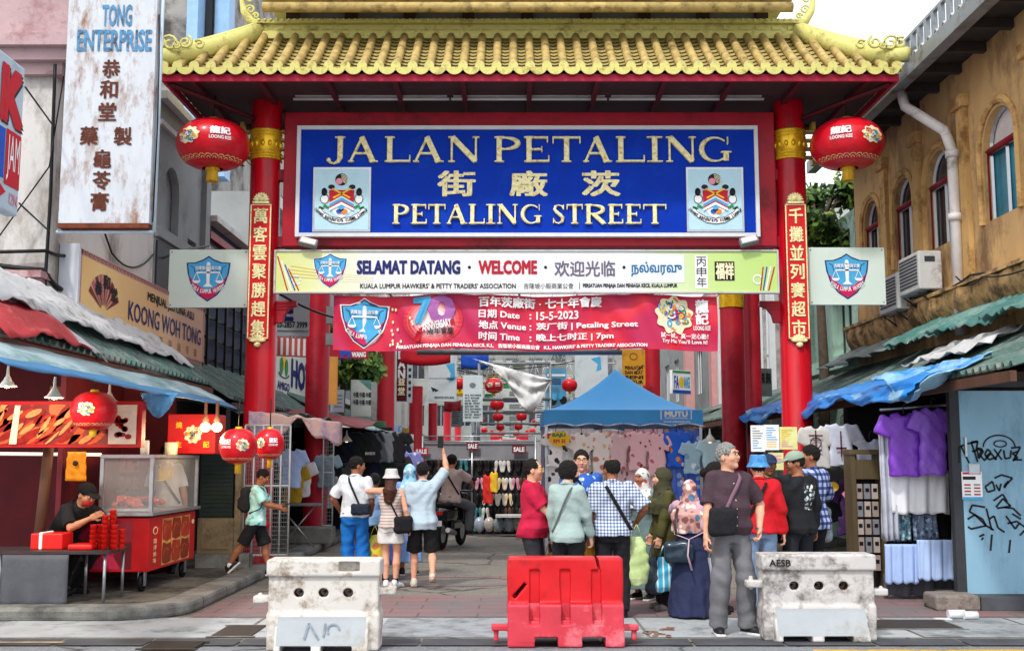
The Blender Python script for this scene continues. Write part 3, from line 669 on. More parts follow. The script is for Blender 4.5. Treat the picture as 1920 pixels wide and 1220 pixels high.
 def strap(s, m, sh, hz=.95, hs=None, wd=.018, off=.05, backshift=0, front_=True, both=True):
  """band from shoulder side sh (+1 left) over the torso to the opposite hip"""
  A = np.array(s.to); mb = MB(m)
  for fr in ((-1, 1) if both else ((-1,) if front_ else (1,))):
   pts = []
   for k in range(15):
    t = k / 14; z = 1.445 + (hz - 1.445) * t; x = sh * (.085 + (-.085 - .19 * s.w) * t) if hs is None else sh * (.085 + (hs - .085) * t)
    rx, ry, oy = [np.interp(z, A[:, 0], A[:, j]) for j in (1, 2, 4)]; q = min(.999, abs(x) / (rx + off)); y = oy + fr * (ry + off) * (1 - q ** 2.3) ** (1 / 2.3)
    if k == 0: y = .012 + fr * .035
    pts.append(s.T((x, y, z + (.02 if k == 0 else 0))))
   mb.tube(pts, wd, 6, flat=.22, up=(0, fr, 0.001) if True else None)
  s.lb(mb, 'bag_strap'); return s
 def backpack(s, m, c=(0, .19, 1.2), r=(.14, .085, .21), strapm=None):
  h = SDF(); Q = s.rot0(); h.box(s.T(c), r, .07, Q, .02); h.box(s.T((c[0], c[1] + .06, c[2] - .06)), (r[0] * .8, r[1] * .7, r[2] * .5), .05, Q, .02); h.disp(folds(.004, 20, 22, 1))
  o = s.t; sobj('backpack', s.t, [h.mesh(.011)], m, sc=s.sc)
  for q in (1, -1):
   mb = MB(strapm or m); mb.tube([s.T((q * .10, .12, 1.36)), s.T((q * .115, .03, 1.475)), s.T((q * .12, -.09, 1.42)), s.T((q * .13, -.135, 1.28)), s.T((q * .17, -.08, 1.1)), s.T((q * .15, .1, 1.02))], .02, 6, flat=.35, up=(0, -1, 0.2)); s.lb(mb, 'shoulder_strap')
  return s
# ------------------------------------------------------------------ ground
def pos_mat(name, fn, rough=.8, bump=.3, bscale=60):
 return pattern(name, fn, rough, bump, bscale)
def asphfn(a, b_, spk):
 def fn(N, L, co):
  n = N('ShaderNodeTexNoise', Scale=.5, Detail=10, Roughness=.72); L(co, n.inputs['Vector']); c = ramp(N, L, n.outputs['Fac'], [(.32, b_), (.48, a), (.66, a), (.8, b_)])
  g = N('ShaderNodeTexVoronoi', Scale=55); L(co, g.inputs['Vector']); c = mixc(N, L, ramp(N, L, sep(N, L, g.outputs['Color']), [(.0, (.0, .0, .0)), (.7, (0, 0, 0)), (.75, (.5, .5, .5))]), c, spk)
  w_ = N('ShaderNodeTexNoise', Scale=1.6, Detail=4); L(co, w_.inputs['Vector']); ad = N('ShaderNodeMixRGB'); ad.blend_type = 'ADD'; ad.inputs[0].default_value = .5; L(co, ad.inputs[1]); L(w_.outputs['Color'], ad.inputs[2])
  v = N('ShaderNodeTexVoronoi', {'feature': 'DISTANCE_TO_EDGE'}, Scale=.42); L(ad.outputs['Color'], v.inputs['Vector']); c = mixc(N, L, ramp(N, L, v.outputs['Distance'], [(0, (.8, .8, .8)), (.006, (.6, .6, .6)), (.014, (0, 0, 0))]), c, '#2e2d2b')
  st = N('ShaderNodeTexNoise', Scale=2.3, Detail=3); L(co, st.inputs['Vector']); return mixc(N, L, ramp(N, L, st.outputs['Fac'], [(.62, (0, 0, 0)), (.72, (.45, .45, .45))]), c, '#3a3835')
 return fn
ASPH = pattern('asphalt', asphfn('#7c766c', '#5e5a53', '#9a968c'), .82, .6, 150)
ROADF = pattern('road_asphalt', asphfn('#777a80', '#5e6167', '#9a9ca0'), .8, .6, 170)
CONC = M('concrete_slab', '#a6aaac', .7, .12, 2.4, .4, 90, dirt='#767a7c', dscale=2.6, damt=.44)
def kerbfn(N, L, co):
 s_ = N('ShaderNodeSeparateXYZ'); L(co, s_.inputs[0]); n = N('ShaderNodeTexNoise', Scale=2.4, Detail=9, Roughness=.7); L(co, n.inputs['Vector']); c = ramp(N, L, n.outputs['Fac'], [(.3, '#44433f'), (.45, '#6c6c67'), (.6, '#8c8c87'), (.75, '#74726b')])
 fr = N('ShaderNodeMath', {'operation': 'FRACT'}); L(s_.outputs[1], fr.inputs[0]); return mixc(N, L, ramp(N, L, fr.outputs[0], [(0, (1, 1, 1)), (.018, (1, 1, 1)), (.03, (0, 0, 0))]), c, '#2c2c2a')
KERB = pattern('kerb_concrete', kerbfn, .8, .4, 80)
PAVE = M('pavement', '#6c6a62', .75, .25, 2, .4, 80, dirt='#34342f', dscale=1.5, damt=.5)
def brickfn(N, L, co):
 b = N('ShaderNodeTexBrick', Scale=1.0); b.offset = .5
 b.inputs['Color1'].default_value = lin('#8e6664') + (1,); b.inputs['Color2'].default_value = lin('#806668') + (1,); b.inputs['Mortar'].default_value = lin('#5c4a48') + (1,)
 b.inputs['Mortar Size'].default_value = .012; b.inputs['Brick Width'].default_value = .62; b.inputs['Row Height'].default_value = .31; L(co, b.inputs['Vector'])
 n = N('ShaderNodeTexNoise', Scale=1.1, Detail=8, Roughness=.7); L(co, n.inputs['Vector'])
 return mixc(N, L, ramp(N, L, n.outputs['Fac'], [(.42, (0, 0, 0)), (.62, (.85, .85, .85))]), b.outputs['Color'], '#6c6a6a')
BRICK = pattern('brick_paving', brickfn, .75, .35, 70)
def sheet(name, pts, m, z):
 mb = MB(m); mb.add([(x, y, z) for x, y in pts], [tuple(range(len(pts)))]); return mb.build(name, kind='structure')
sheet('ground', [(-400, -60), (400, -60), (400, 900), (-400, 900)], ASPH, -.008)
sheet('street', [(-5.3, 10.2), (6.3, 10.2), (6.3, 140), (-5.3, 140)], ASPH, 0)
sheet('road', [(-40, -30), (40, -30), (40, 9.95), (-40, 9.95)], ROADF, -.004)
mb = MB(CONC); CONC2 = M('concrete_slab_b', '#989c9f', .75, .14, 2.2, .4, 90, dirt='#686c6e', dscale=2, damt=.47); CONC3 = M('concrete_slab_c', '#aeb1b2', .7, .12, 3, .4, 90, dirt='#86898a', dscale=3, damt=.42)
for i in range(-20, 22):
 mb.mat((CONC, CONC2, CONC3, CONC)[(i * 7) % 4])                       # slab strip, every slab laid with a small joint
 x = i * 1.25 + rnd.uniform(-.02, .02); mb.quad((x, 10.42, .004 + rnd.uniform(0, .003)), (x + 1.235, 10.42, .004), (x + 1.235, 11.70, .004), (x, 11.70, .006))
mb.build('concrete_path', kind='structure')
DRAIN = M('drain_cover', '#4a4c50', .7, .3, 3, .4, 90)
mb = MB(DRAIN)
for i in range(-30, 32): mb.quad((i * .8, 10.0, .003), (i * .8 + .78, 10.0, .003), (i * .8 + .78, 10.36, .003), (i * .8, 10.36, .003))
mb.build('drain_path', kind='structure')
sheet('brick_path', [(-3.3, 11.76), (6.3, 11.76), (6.3, 13.75), (-3.3, 13.55)], BRICK, .004)
mb = MB(BRICK); c = G(845, 1090)
mb.add([(c.x + 1.0 * math.cos(R(a)) * rr, c.y + .55 * math.sin(R(a)) * rr + .1, .005) for rr in (1.25, .8) for a in range(0, 361, 10)], [(i, i + 1, 38 + i, 37 + i) for i in range(36)])
mb.build('brick_ring_path', kind='structure')
mb = MB(M('line_yellow', '#d8a430', .7, .2, 9, dirt='#6a6458', dscale=5, damt=.45))
mb.quad((2.55, 9.70, .0), (4.6, 9.70, .0), (4.6, 9.79, .0), (2.55, 9.79, .0)); mb.mat(M('line_worn', '#b39a72', .8, .2, 9, dirt='#7c7468', dscale=5, damt=.5)); mb.quad((-6, 10.1, .008), (-3.95, 10.1, .008), (-3.95, 10.17, .008), (-6, 10.17, .008))
mb.build('road_marking', kind='structure')
def pave_outline(ins):
 pts = [(-14, 11.45 + ins)]; r = .75
 for k in range(9):
  a = R(-90 + 90 * k / 8); pts.append((-4.1 + (r - ins) * math.cos(a), 11.45 + r + (r - ins) * math.sin(a)))
 return pts + [(-3.35 - ins, 70), (-14, 70)]
mb = MB(KERB); mb.prism([(x, y, 0) for x, y in pave_outline(0)], (0, 0, .135)); o = mb.build('kerb', kind='structure', bevel=.04)
sheet('pavement', pave_outline(.32), PAVE, .139)
mb = MB(KERB); mb.prism([(4.85, 12.35, 0), (14, 12.35, 0), (14, 70, 0), (4.85, 70, 0)], (0, 0, .12)); mb.build('kerb', kind='structure', bevel=.03)
sheet('pavement', [(5.05, 12.6), (14, 12.6), (14, 70), (5.05, 70)], PAVE, .124)
# covers and litter on the ground
def cover(px0, py0, px1, py1, label, grate=False, cat='drain cover'):
 a, b = G(px0, py1), G(px1, py0); t = thing('drain_grate' if grate else 'manhole_cover', label, cat, ((a.x + b.x) / 2, (a.y + b.y) / 2, .009))
 mb = MB(M('cast_iron', '#3a3430', .6, .3, 8, .3, 60)); x0, x1, y0, y1 = a.x, b.x, a.y, b.y
 if grate:
  n = 16
  for i in range(n): mb.bx(x0 + (x1 - x0) * i / n, x0 + (x1 - x0) * (i + .55) / n, y0, y1, .009, .02)
  mb.bx(x0 - .03, x1 + .03, y0 - .03, y0, .009, .022); mb.bx(x0 - .03, x1 + .03, y1, y1 + .03, .009, .022); mb.build('grate_bar', t)
  mb = MB(BLACK); mb.quad((x0, y0, .0085), (x1, y0, .0085), (x1, y1, .0085), (x0, y1, .0085)); mb.build('pit', t)
 else: mb.bx(x0, x1, y0, y1, .008, .016); mb.build('plate', t); [(lambda m2: (m2.bx(*q, .008, .014), m2.build('rim', t)))(MB(KERB)) for q in ((x0 - .04, x1 + .04, y0 - .04, y0 - .003), (x0 - .04, x1 + .04, y1 + .003, y1 + .04))]
cover(395, 1174, 500, 1194, 'dark iron cover plate in the concrete left of the white barrier')
cover(262, 1206, 385, 1219, 'slotted drain grate at the road edge on the left', True)
cover(1640, 1164, 1765, 1180, 'dark iron cover plate in front of the hanging clothes on the right')
mb = MB(WHITE); c = G(1800, 1160)
mb.cyl(c + Vector((-.12, 0, .05)), c + Vector((.05, 0, .05)), .045); mb.cyl(c + Vector((.02, -.05, .045)), c + Vector((.16, -.04, .045)), .04); mb.box(c + Vector((-.2, -.06, .012)), (.16, .1, .01))
tag(mb.build('paper_cup'), 'crumpled white paper cups lying by the kerb before the blue door', 'litter')
for q in ((1240, 1192), (1222, 1186), (1250, 1180)):
 mb = MB(M('dead_leaf', '#8a6a58', .8, .3)); c = G(*q)
 for i in range(5): mb.box(c + Vector((rnd.uniform(-.08, .08), rnd.uniform(-.08, .08), .012)), (.07, .04, .008), Matrix.Rotation(rnd.uniform(0, 3), 3, 'Z'))
 tag(mb.build('leaf_scrap'), 'scrap of torn paper and dead leaf on the slabs right of the red barrier', 'litter', 'scraps on the concrete slabs')
# ------------------------------------------------------------------ wall helpers
def wallX(X, s):   # facade along the street; s = +1: faces +X (left side of the street)
 return lambda u, z, d: Vector((X + s * d, u, z))
def wallY(Y): return lambda u, z, d: Vector((u, Y - d, z))
def openwall(mb, fn, u0, u1, z0, z1, ops, depth=.16):
 """wall face with true openings: ops = (uc, width, z sill, z top or spring, arch?)"""
 ops = sorted(ops); edges = [u0] + [(ops[i][0] + ops[i + 1][0]) / 2 for i in range(len(ops) - 1)] + [u1]
 if not ops: mb.quad(fn(u0, z0, 0), fn(u1, z0, 0), fn(u1, z1, 0), fn(u0, z1, 0)); return
 for (uc, wd, zs, zt, ar), a, b in zip(ops, edges, edges[1:]):
  l, r = uc - wd / 2, uc + wd / 2; q = lambda *p: mb.quad(*[fn(u, z, 0) for u, z in p])
  q((a, z0), (l, z0), (l, z1), (a, z1)); q((r, z0), (b, z0), (b, z1), (r, z1)); q((l, z0), (r, z0), (r, zs), (l, zs))
  n = 12 if ar else 1
  top = [(uc - wd / 2 * math.cos(math.pi * k / n), zt + (wd / 2 * math.sin(math.pi * k / n) if ar else 0)) for k in range(n + 1)]
  for p, s_ in zip(top, top[1:]): q(p, s_, (s_[0], z1), (p[0], z1))
  ring = [(l, zs)] + top + [(r, zs)]
  for p, s_ in zip(ring, ring[1:] + ring[:1]): mb.quad(fn(*p, 0), fn(*s_, 0), fn(*s_, -depth), fn(*p, -depth))
def window(parent, fn, uc, wd, zs, zt, arch, frame, pane, panes=2, depth=.12, bar=.045, toppane=None, surround=None):
 pm = MB(pane); n = 12
 l, r = uc - wd / 2, uc + wd / 2
 pm.quad(fn(l, zs, -depth), fn(r, zs, -depth), fn(r, zt, -depth), fn(l, zt, -depth))
 w_ = MB(frame)
 def bar_(u0, z0, u1, z1, b=bar):
  a, c = fn(u0, z0, -depth + .02), fn(u1, z1, -depth + .02); w_.tube([a, c], b / 2 * 1.2, 4, True, False)
 for k in range(panes + 1): bar_(l + (r - l) * k / panes, zs, l + (r - l) * k / panes, zt)
 bar_(l, zs, r, zs); bar_(l, zt, r, zt)
 if arch:
  top = [(uc - wd / 2 * math.cos(math.pi * k / n), zt + wd / 2 * math.sin(math.pi * k / n)) for k in range(n + 1)]
  pm.mat(toppane or pane); pm.add([fn(*p, -depth) for p in top], [tuple(range(n + 1))])
  for p, s_ in zip(top, top[1:]): bar_(*p, *s_)
 f = w_.build('window', parent); pm.build('pane', f)
 if surround:
  sm = MB(surround)
  ring = [(l - .09, zs - .02)] + [(uc - (wd / 2 + .09) * math.cos(math.pi * k / n), zt + (wd / 2 + .09) * math.sin(math.pi * k / n)) for k in range(n + 1)] + [(r + .09, zs - .02)]
  sm.tube([fn(*p, .0) for p in ring], .06, 6, True, False); sm.build('surround', f)
 return f
GLD = M('dark_glass', '#20262e', .12, .35, 2, spec=.8); GLB = M('blue_glass', '#2f7f94', .12, .35, 1.5, spec=.8); GLW = M('pale_glass', '#d6ccc8', .3, .1, 2)
# ------------------------------------------------------------------ left side of the street
WALLW = M('white_wall', '#c8c4c0', .85, .08, 1.5, .25, 30, dirt='#857b72', dscale=1.3, damt=.44, stretch=(1, 1, .45))
PINK = M('pink_plaster', '#b4989a', .8, .15, 2, .25, 30, dirt='#8a5a5c', dscale=1.5, damt=.42)
GREYW = M('grey_wall', '#8f9293', .8, .12, 1.5, .2, 40, dirt='#75787a', dscale=1.2, damt=.42)
CONCW = M('stained_concrete', '#9a9692', .85, .25, 1.2, .4, 20, dirt='#4e4a48', dscale=1.1, damt=.46)
DBLUE = M('dark_blue_wall', '#38465c', .75, .15, 2); BROWN = M('brown_wood', '#5a3c2c', .6, .3, 4, .2, 40, stretch=(1, 1, .2)); MARW = M('maroon_wall', '#6a2028', .7, .25, 2, .2, 30)
XL = -5.3
t = thing('corner_building', 'white corner shophouse with a pink cornice at the far left', 'building', (-9, 12.6, 0))
mb = MB(WALLW); mb.bx(-16, XL, 12.6, 13.0, 3.45, 8.2)
openwall(mb, wallX(XL, 1), 13.0, 16.3, 3.45, 8.2, [(13.75, .62, 4.75, 6.05, False)]); mb.bx(-16, XL - .17, 13.0, 16.3, 3.3, 3.45); mb.bx(-16, XL, 16.0, 16.3, .14, 3.3)
mb.build('wall', t)
window(t, wallX(XL, 1), 13.75, .62, 4.75, 6.05, False, BROWN, GLD, 2, .1, .09)
mb = MB(PINK)
for d, z0, z1 in ((.10, 6.02, 6.16), (.20, 6.16, 6.30), (.30, 6.30, 6.44), (.22, 6.44, 7.6)): mb.bx(-16, XL + d, 12.6 - d, 13.6, z0, z1)
mb.build('cornice', t)
mb = MB(PINK); mb.bx(-16, XL + .02, 12.40, 12.598, 3.5, 3.62); mb.bx(-16, XL + .05, 12.32, 12.598, 3.622, 3.7); mb.build('ledge', t)
mb = MB(MARW); mb.bx(-14, XL - .02, 15.6, 15.8, .14, 3.3); mb.build('back_wall', t)
t = thing('shophouse', 'grey shophouse with a small arched panel behind the rusty vertical sign', 'building', (-8, 17, 0))
mb = MB(GREYW); openwall(mb, wallX(XL, 1), 16.32, 19.0, .14, 7.0, [(17.1, .75, 5.1, 5.75, True), (18.25, .5, 4.3, 5.2, False)], .12); mb.bx(-12, XL - .13, 16.32, 19.0, .14, 7.0); mb.build('wall', t)
mb = MB(OFFW); mb.bx(-12, XL + .12, 16.32, 19.05, 7.0, 7.12); mb.bx(-12, XL + .06, 16.32, 19.0, 6.6, 6.68); mb.build('cornice', t)
mb = MB(GREYW); mb.bx(XL, XL + .09, 18.72, 19.0, .14, 6.6); mb.bx(XL, XL + .07, 16.34, 18.7, 4.9, 5.06); mb.build('pilaster', t)
mb = MB(DGREY); mb.bx(XL - .1, XL + .03, 16.4, 17.9, 3.0, 4.85); mb.build('shutter', t)
t = thing('shophouse', 'dark blue and maroon shophouse behind the left gate column', 'building', (-8, 20, 0))
mb = MB(DBLUE); mb.bx(-12, XL, 19.02, 23.0, .14, 5.7); mb.build('wall', t)
mb = MB(MAROON); mb.bx(XL, XL + .05, 19.1, 23, 5.15, 5.3); mb.bx(XL, XL + .08, 19.1, 23, 5.42, 5.55); mb.build('trim_band', t)
mb = MB(OFFW); mb.bx(-12, XL + .2, 19.02, 23.0, 5.7, 5.8); mb.build('eave', t)
mb = MB(BLACK)
for i in range(7): mb.bx(XL + .1, XL + .14, 18.9 + i * .6, 18.94 + i * .6, 3.2, 4.9); 
for i in range(5): mb.bx(XL + .06, XL + .1, 18.8, 22.6, 3.3 + i * .36, 3.34 + i * .36)
mb.build('window_grille', t)
t = thing('tall_building', 'tall stained concrete building with blue panels behind the left shophouses', 'building', (-9.5, 25, 0))
mb = MB(CONCW); mb.bx(-16, -6.9, 25, 36, 0, 16); mb.build('wall', t)
mb = MB(M('blue_panel', '#8fb4d8', .5, .1)); mb.bx(-7.35, -7.1, 24.3, 24.99, 8.6, 14); mb.bx(-6.88, -6.55, 24.9, 25.4, 8, 15); mb.build('blue_panel', t)
[(lambda m2: (m2.bx(*q), m2.build('pipe', t)))(MB(DGREY)) for q in ((-8.6, -8.35, 24.6, 24.99, 8, 15), (-7.08, -6.93, 24.85, 24.99, 8, 15), (-8.2, -7.5, 24.5, 24.99, 9.1, 9.3))]
t = thing('white_building', 'white building with a grey stained wall seen between roof and left column', 'building', (-5, 40, 0))
mb = MB(WALLW); openwall(mb, wallY(38), -13, -4.6, 0, 17, [(-9.6, .8, 8, 9.4, False), (-8.2, .8, 8, 9.4, False), (-6.6, .8, 11, 12.4, False)]); mb.bx(-13, -4.6, 38.2, 50, 0, 17); mb.build('wall', t)
for u, z in ((-9.6, 8), (-8.2, 8), (-6.6, 11)): window(t, wallY(38), u, .8, z, z + 1.4, False, WHITE, GLD)
t = thing('shophouse_row', 'row of pale old shophouses along the left of the market beyond the gate', 'building', (-8, 40, 0))
mb = MB(GREYW); ops = [(24.5 + i * 2.6, 1.2, 4.0, 5.4, False) for i in range(13)]; openwall(mb, wallX(XL, 1), 23.02, 58, .14, 7.2, ops); mb.bx(-11, XL - .17, 23.02, 58, .14, 7.2); mb.build('wall', t)
for u, wd, a, b, _ in ops: window(t, wallX(XL, 1), u, wd, a, b, False, WHITE, GLD, 3)
mb = MB(OFFW); mb.bx(XL, XL + .25, 23.1, 58, 3.3, 3.45); mb.bx(XL, XL + .3, 23.1, 58, 7.0, 7.25); mb.build('ledge', t)
for i in range(7): mb = MB(CONCW); mb.bx(XL, XL + .2, 23.1 + i * 5.2, 23.4 + i * 5.2, .14, 6.998); mb.build('pilaster', t)
# ------------------------------------------------------------------ right side of the street
ORANGE = M('ochre_plaster', '#c6a06c', .88, .14, 1.6, .45, 18, dirt='#806348', dscale=1.2, damt=.46, stretch=(1, 1, .5))
OCHRE = M('yellow_plaster', '#cda468', .88, .12, 2, .3, 30, dirt='#8a6238', dscale=2.4, damt=.47)
XR = 6.3; WR = lambda u, z, d: Vector((XR - d, u, z))
t = thing('arched_building', 'weathered ochre shophouse with a row of arched windows on the right', 'building', (9, 15, 0))
mb = MB(ORANGE); ops = [(14.12, .95, 4.72, 5.68, True), (16.18, .92, 4.72, 5.68, True), (17.67, .86, 4.72, 5.68, True), (19.27, .86, 4.72, 5.68, True), (12.0, .95, 4.72, 5.68, True)]
openwall(mb, WR, 10.2, 20.2, 3.7, 7.1, ops, .2); mb.bx(XR + .21, 14, 10.2, 20.2, 3.5, 7.1); mb.bx(XR, 14, 13.2, 20.2, .12, 3.5); mb.build('wall', t)
for i, (u, wd, a, b, _) in enumerate(ops):
 f = window(t, WR, u, wd, a, b, True, WHITE if i else STEEL, GLB if i in (0, 4) else GLD, 2, .14, .05, GLW if i in (0, 4) else GLD, OCHRE)
 mb = MB(MAROON); mb.tube([WR(u - wd / 2 - .02, a, -.06), WR(u - wd / 2 - .02, b, -.06)], .035, 4); mb.tube([WR(u + wd / 2 + .02, a, -.06), WR(u + wd / 2 + .02, b, -.06)], .035, 4); mb.tube([WR(u - wd / 2, b, -.07), WR(u + wd / 2, b, -.07)], .05, 4); mb.build('jamb', f)
for u in (15.15, 16.93, 18.47, 13.05): mb = MB(OCHRE); mb.bx(XR - .07, XR - .001, u - .13, u + .13, 3.98, 6.449); mb.bx(XR - .12, XR - .001, u - .18, u + .18, 6.45, 6.62); mb.build('pilaster', t)
mb = MB(M('broken_cornice', '#c8a06a', .9, .25, 4, .8, 14, dirt='#5e4a34', dscale=3, damt=.5))
mb.grid(lambda a, b: Vector((XR - .001 - .26 * math.sin(min(1, b * 1.25) * math.pi / 2) - .03 * math.sin(a * 90) * math.sin(a * 37), 10.3 + a * 9.9, 3.42 + .5 * b + .025 * math.sin(a * 60 + 3 * b))), 120, 8); mb.bx(XR - .3, XR - .001, 10.3, 20.2, 3.92, 3.97); mb.build('cornice', t)
GUT = M('gutter_metal', '#8a9096', .4, .15, 3, metal=.4, dirt='#5a5650', dscale=2, damt=.42)
mb = MB(GUT); mb.bx(5.55, 5.72, 9.0, 20.6, 6.95, 7.16); mb.build('gutter', t)
mb = MB(M('soffit', '#3c3430', .8, .2)); mb.bx(5.73, 6.5, 9.0, 20.5, 7.11, 7.15)
for i in range(14): mb.bx(5.74, XR - .002, 9.4 + i * .82, 9.5 + i * .82, 6.98, 7.105)
mb.build('soffit', t)
mb = MB(M('roof_sheet', '#b8bcc0', .5, .1, dirt='#807870', dscale=3, damt=.4)); vs = lambda a, b: Vector((5.6 + 4.5 * b, 9 + 11.5 * a, 7.2 + 2.2 * b + .05 * math.sin(a * 11.5 / .26 * 2 * math.pi)))
mb.grid(vs, 440, 2, False); mb.build('roof', t, solid=.02)
mb = MB(GUT); [mb.bx(5.60, 5.66, 9.1 + i * .26, 9.19 + i * .26, 7.16, 7.52) for i in range(44)]; mb.bx(5.6, 5.66, 9.0, 20.5, 7.52, 7.56); mb.build('eave_rail', t)
PIPEW = M('pipe_white', '#d8d4d0', .5, .1, 4, dirt='#8a7a70', dscale=3, damt=.42)
mb = MB(PIPEW); mb.tube([(5.7, 15.9, 6.95), (5.72, 15.8, 6.7), (6.1, 15.35, 6.2), (6.17, 15.3, 5.9), (6.17, 15.3, 3.3)], .075, 10)
for z in (5.8, 4.9, 3.9): mb.cyl((6.17, 15.3, z), (6.17, 15.3, z + .1), .095)
mb.build('downpipe', t)
t = thing('green_shophouse', 'pale green shophouse with a dark opening beyond the ochre building', 'building', (9, 22, 0))
GREENW = M('mint_wall', '#a8c8b8', .8, .15, 2, dirt='#74887a', dscale=2, damt=.42)
mb = MB(GREENW); openwall(mb, WR, 20.22, 24.0, .12, 6.2, [(21.2, 1.3, 3.6, 5.9, False), (23, 1.2, 3.6, 5.9, False)], .3); mb.bx(XR + .31, 12, 20.22, 24.0, .12, 6.2); mb.build('wall', t)
window(t, WR, 21.2, 1.3, 3.6, 5.9, False, GREENW, GLD, 3, .2, .1); window(t, WR, 23, 1.2, 3.6, 5.9, False, GREENW, GLD, 3, .2, .1)
mb = MB(GREENW); mb.bx(XR - .2, XR - .001, 20.25, 24, 3.3, 3.5); mb.build('ledge', t)
t = thing('white_shophouse', 'white shophouse with tall white mullioned windows left of the right gate column', 'building', (9, 29, 0))
mb = MB(M('mullion_wall', '#b0b0ac', .8, .1, 2, dirt='#7c7a74', dscale=2, damt=.44)); ops = [(24.7 + i * 1.35, 1.0, 3.0, 6.6, False) for i in range(7)]; openwall(mb, WR, 24.02, 33.5, .12, 7.5, ops, .25); mb.bx(XR + .26, 12, 24.02, 33.5, .12, 7.5); mb.build('wall', t)
for u, wd, a, b, _ in ops: f = window(t, WR, u, wd, a, b, False, WHITE, GLD, 2, .15, .09); mm = MB(WHITE); mm.tube([WR(u - .5, 4.2, -.12), WR(u + .5, 4.2, -.12)], .05, 4); mm.build('transom', f)
for i in range(8): mb = MB(WHITE); mb.bx(XR - .14, XR - .001, 24.02 + i * 1.35 - .09, 24.02 + i * 1.35 + .09, .12, 7.5); mb.build('column', t)
t = thing('shophouse_row', 'row of grey and pink old shophouses along the right of the market', 'building', (9, 45, 0))
mb = MB(GREYW); ops = [(35 + i * 2.6, 1.2, 3.8, 5.4, False) for i in range(9)]; openwall(mb, WR, 33.52, 58, .12, 7, ops); mb.bx(XR + .17, 12, 33.52, 58, .12, 7); mb.build('wall', t)
for u, wd, a, b, _ in ops: window(t, WR, u, wd, a, b, False, WHITE, GLD, 3)
for y in (33.6, 38.6): mb = MB(M('pink_wall', '#cf9a98', .8, .1)); mb.bx(XR - .3, XR - .002, y, y + .5, .12, 7); mb.build('pilaster', t)
t = thing('end_building', 'pale building with rows of windows closing the far end of the street', 'building', (0, 95, 0))
mb = MB(M('far_wall', '#868884', .85, .15, .6, dirt='#5a5c58', dscale=.4, damt=.45)); openwall(mb, wallY(95), -14, 14, 0, 7.2, [(-12 + i * 2.0, 1.2, 4.4, 6.2, False) for i in range(13)]); openwall(mb, wallY(95), -14, 14, 7.2, 11, [(-12 + i * 2.0, 1.2, 8.4, 10.2, False) for i in range(13)]); mb.bx(-14, 14, 95.2, 110, 0, 11); mb.build('wall', t)
for i in range(13):
 for z0 in (4.4, 8.4): window(t, wallY(95), -12 + i * 2.0, 1.2, z0, z0 + 1.8, False, GREY, GLD, 2, .12, .1)
# ------------------------------------------------------------------ trees
BARK = M('bark', '#5a4c40', .9, .3, 8, .6, 30)
LEAF = [M('leaf_dark', '#2f4a1c', .6, .3, 3), M('leaf_mid', '#4c6e2a', .6, .3, 3), M('leaf_light', '#7c9440', .6, .3, 3)]
def tree(name, label, base, cen, rad, n, size, seed, cat='tree'):
 r = random.Random(seed); t = thing(name, label, cat, base); base = Vector(base); cen = Vector(cen)
 mb = MB(BARK); mb.tube([base, base.lerp(cen, .5) + Vector((.1, .05, 0)), cen + Vector((0, 0, -rad[2] * .2))], [.14, .1, .06], 9)
 cl = []
 for i in range(14):
  while True:
   q = Vector((r.uniform(-1, 1), r.uniform(-1, 1), r.uniform(-1, 1)))
   if .25 < q.length < 1: break
  p = cen + Vector((q.x * rad[0], q.y * rad[1], q.z * rad[2])); cl.append((p, r.uniform(.28, .5) * min(rad))); mb.tube([cen - Vector((0, 0, rad[2] * .4)), cen.lerp(p, .5) + Vector((0, 0, .05)), p], [.045, .03, .012], 5)
 mb.build('trunk', t)
 mb = MB()
 for p, rr in cl:
  for i in range(n // 14):
   d = Vector((r.gauss(0, 1), r.gauss(0, 1), r.gauss(0, 1))).normalized() * rr * r.uniform(.3, 1.25); c = p + d; s_ = size * r.uniform(.6, 1.4)
   mb.mat(LEAF[r.choice((0, 0, 1, 1, 2))]); a = Vector((r.gauss(0, 1), r.gauss(0, 1), r.gauss(0, 1) - .6)).normalized(); b = a.orthogonal().normalized() * s_ * .42; a = a * s_
   mb.add([c, c + a * .5 + b, c + a, c + a * .5 - b], [(0, 1, 2, 3)])
 mb.build('crown', t); return t
tree('tree', 'leafy green tree beside the ochre building behind the right lantern', (5.9, 21.5, .12), (5.95, 21.5, 6.4), (.85, .9, 1.1), 2600, .17, 3)
tree('tree', 'small dark green tree hanging over the left stalls behind the gate', (-4.6, 28, .14), (-4.2, 28, 4.2), (.75, .8, 1.2), 1900, .16, 5)
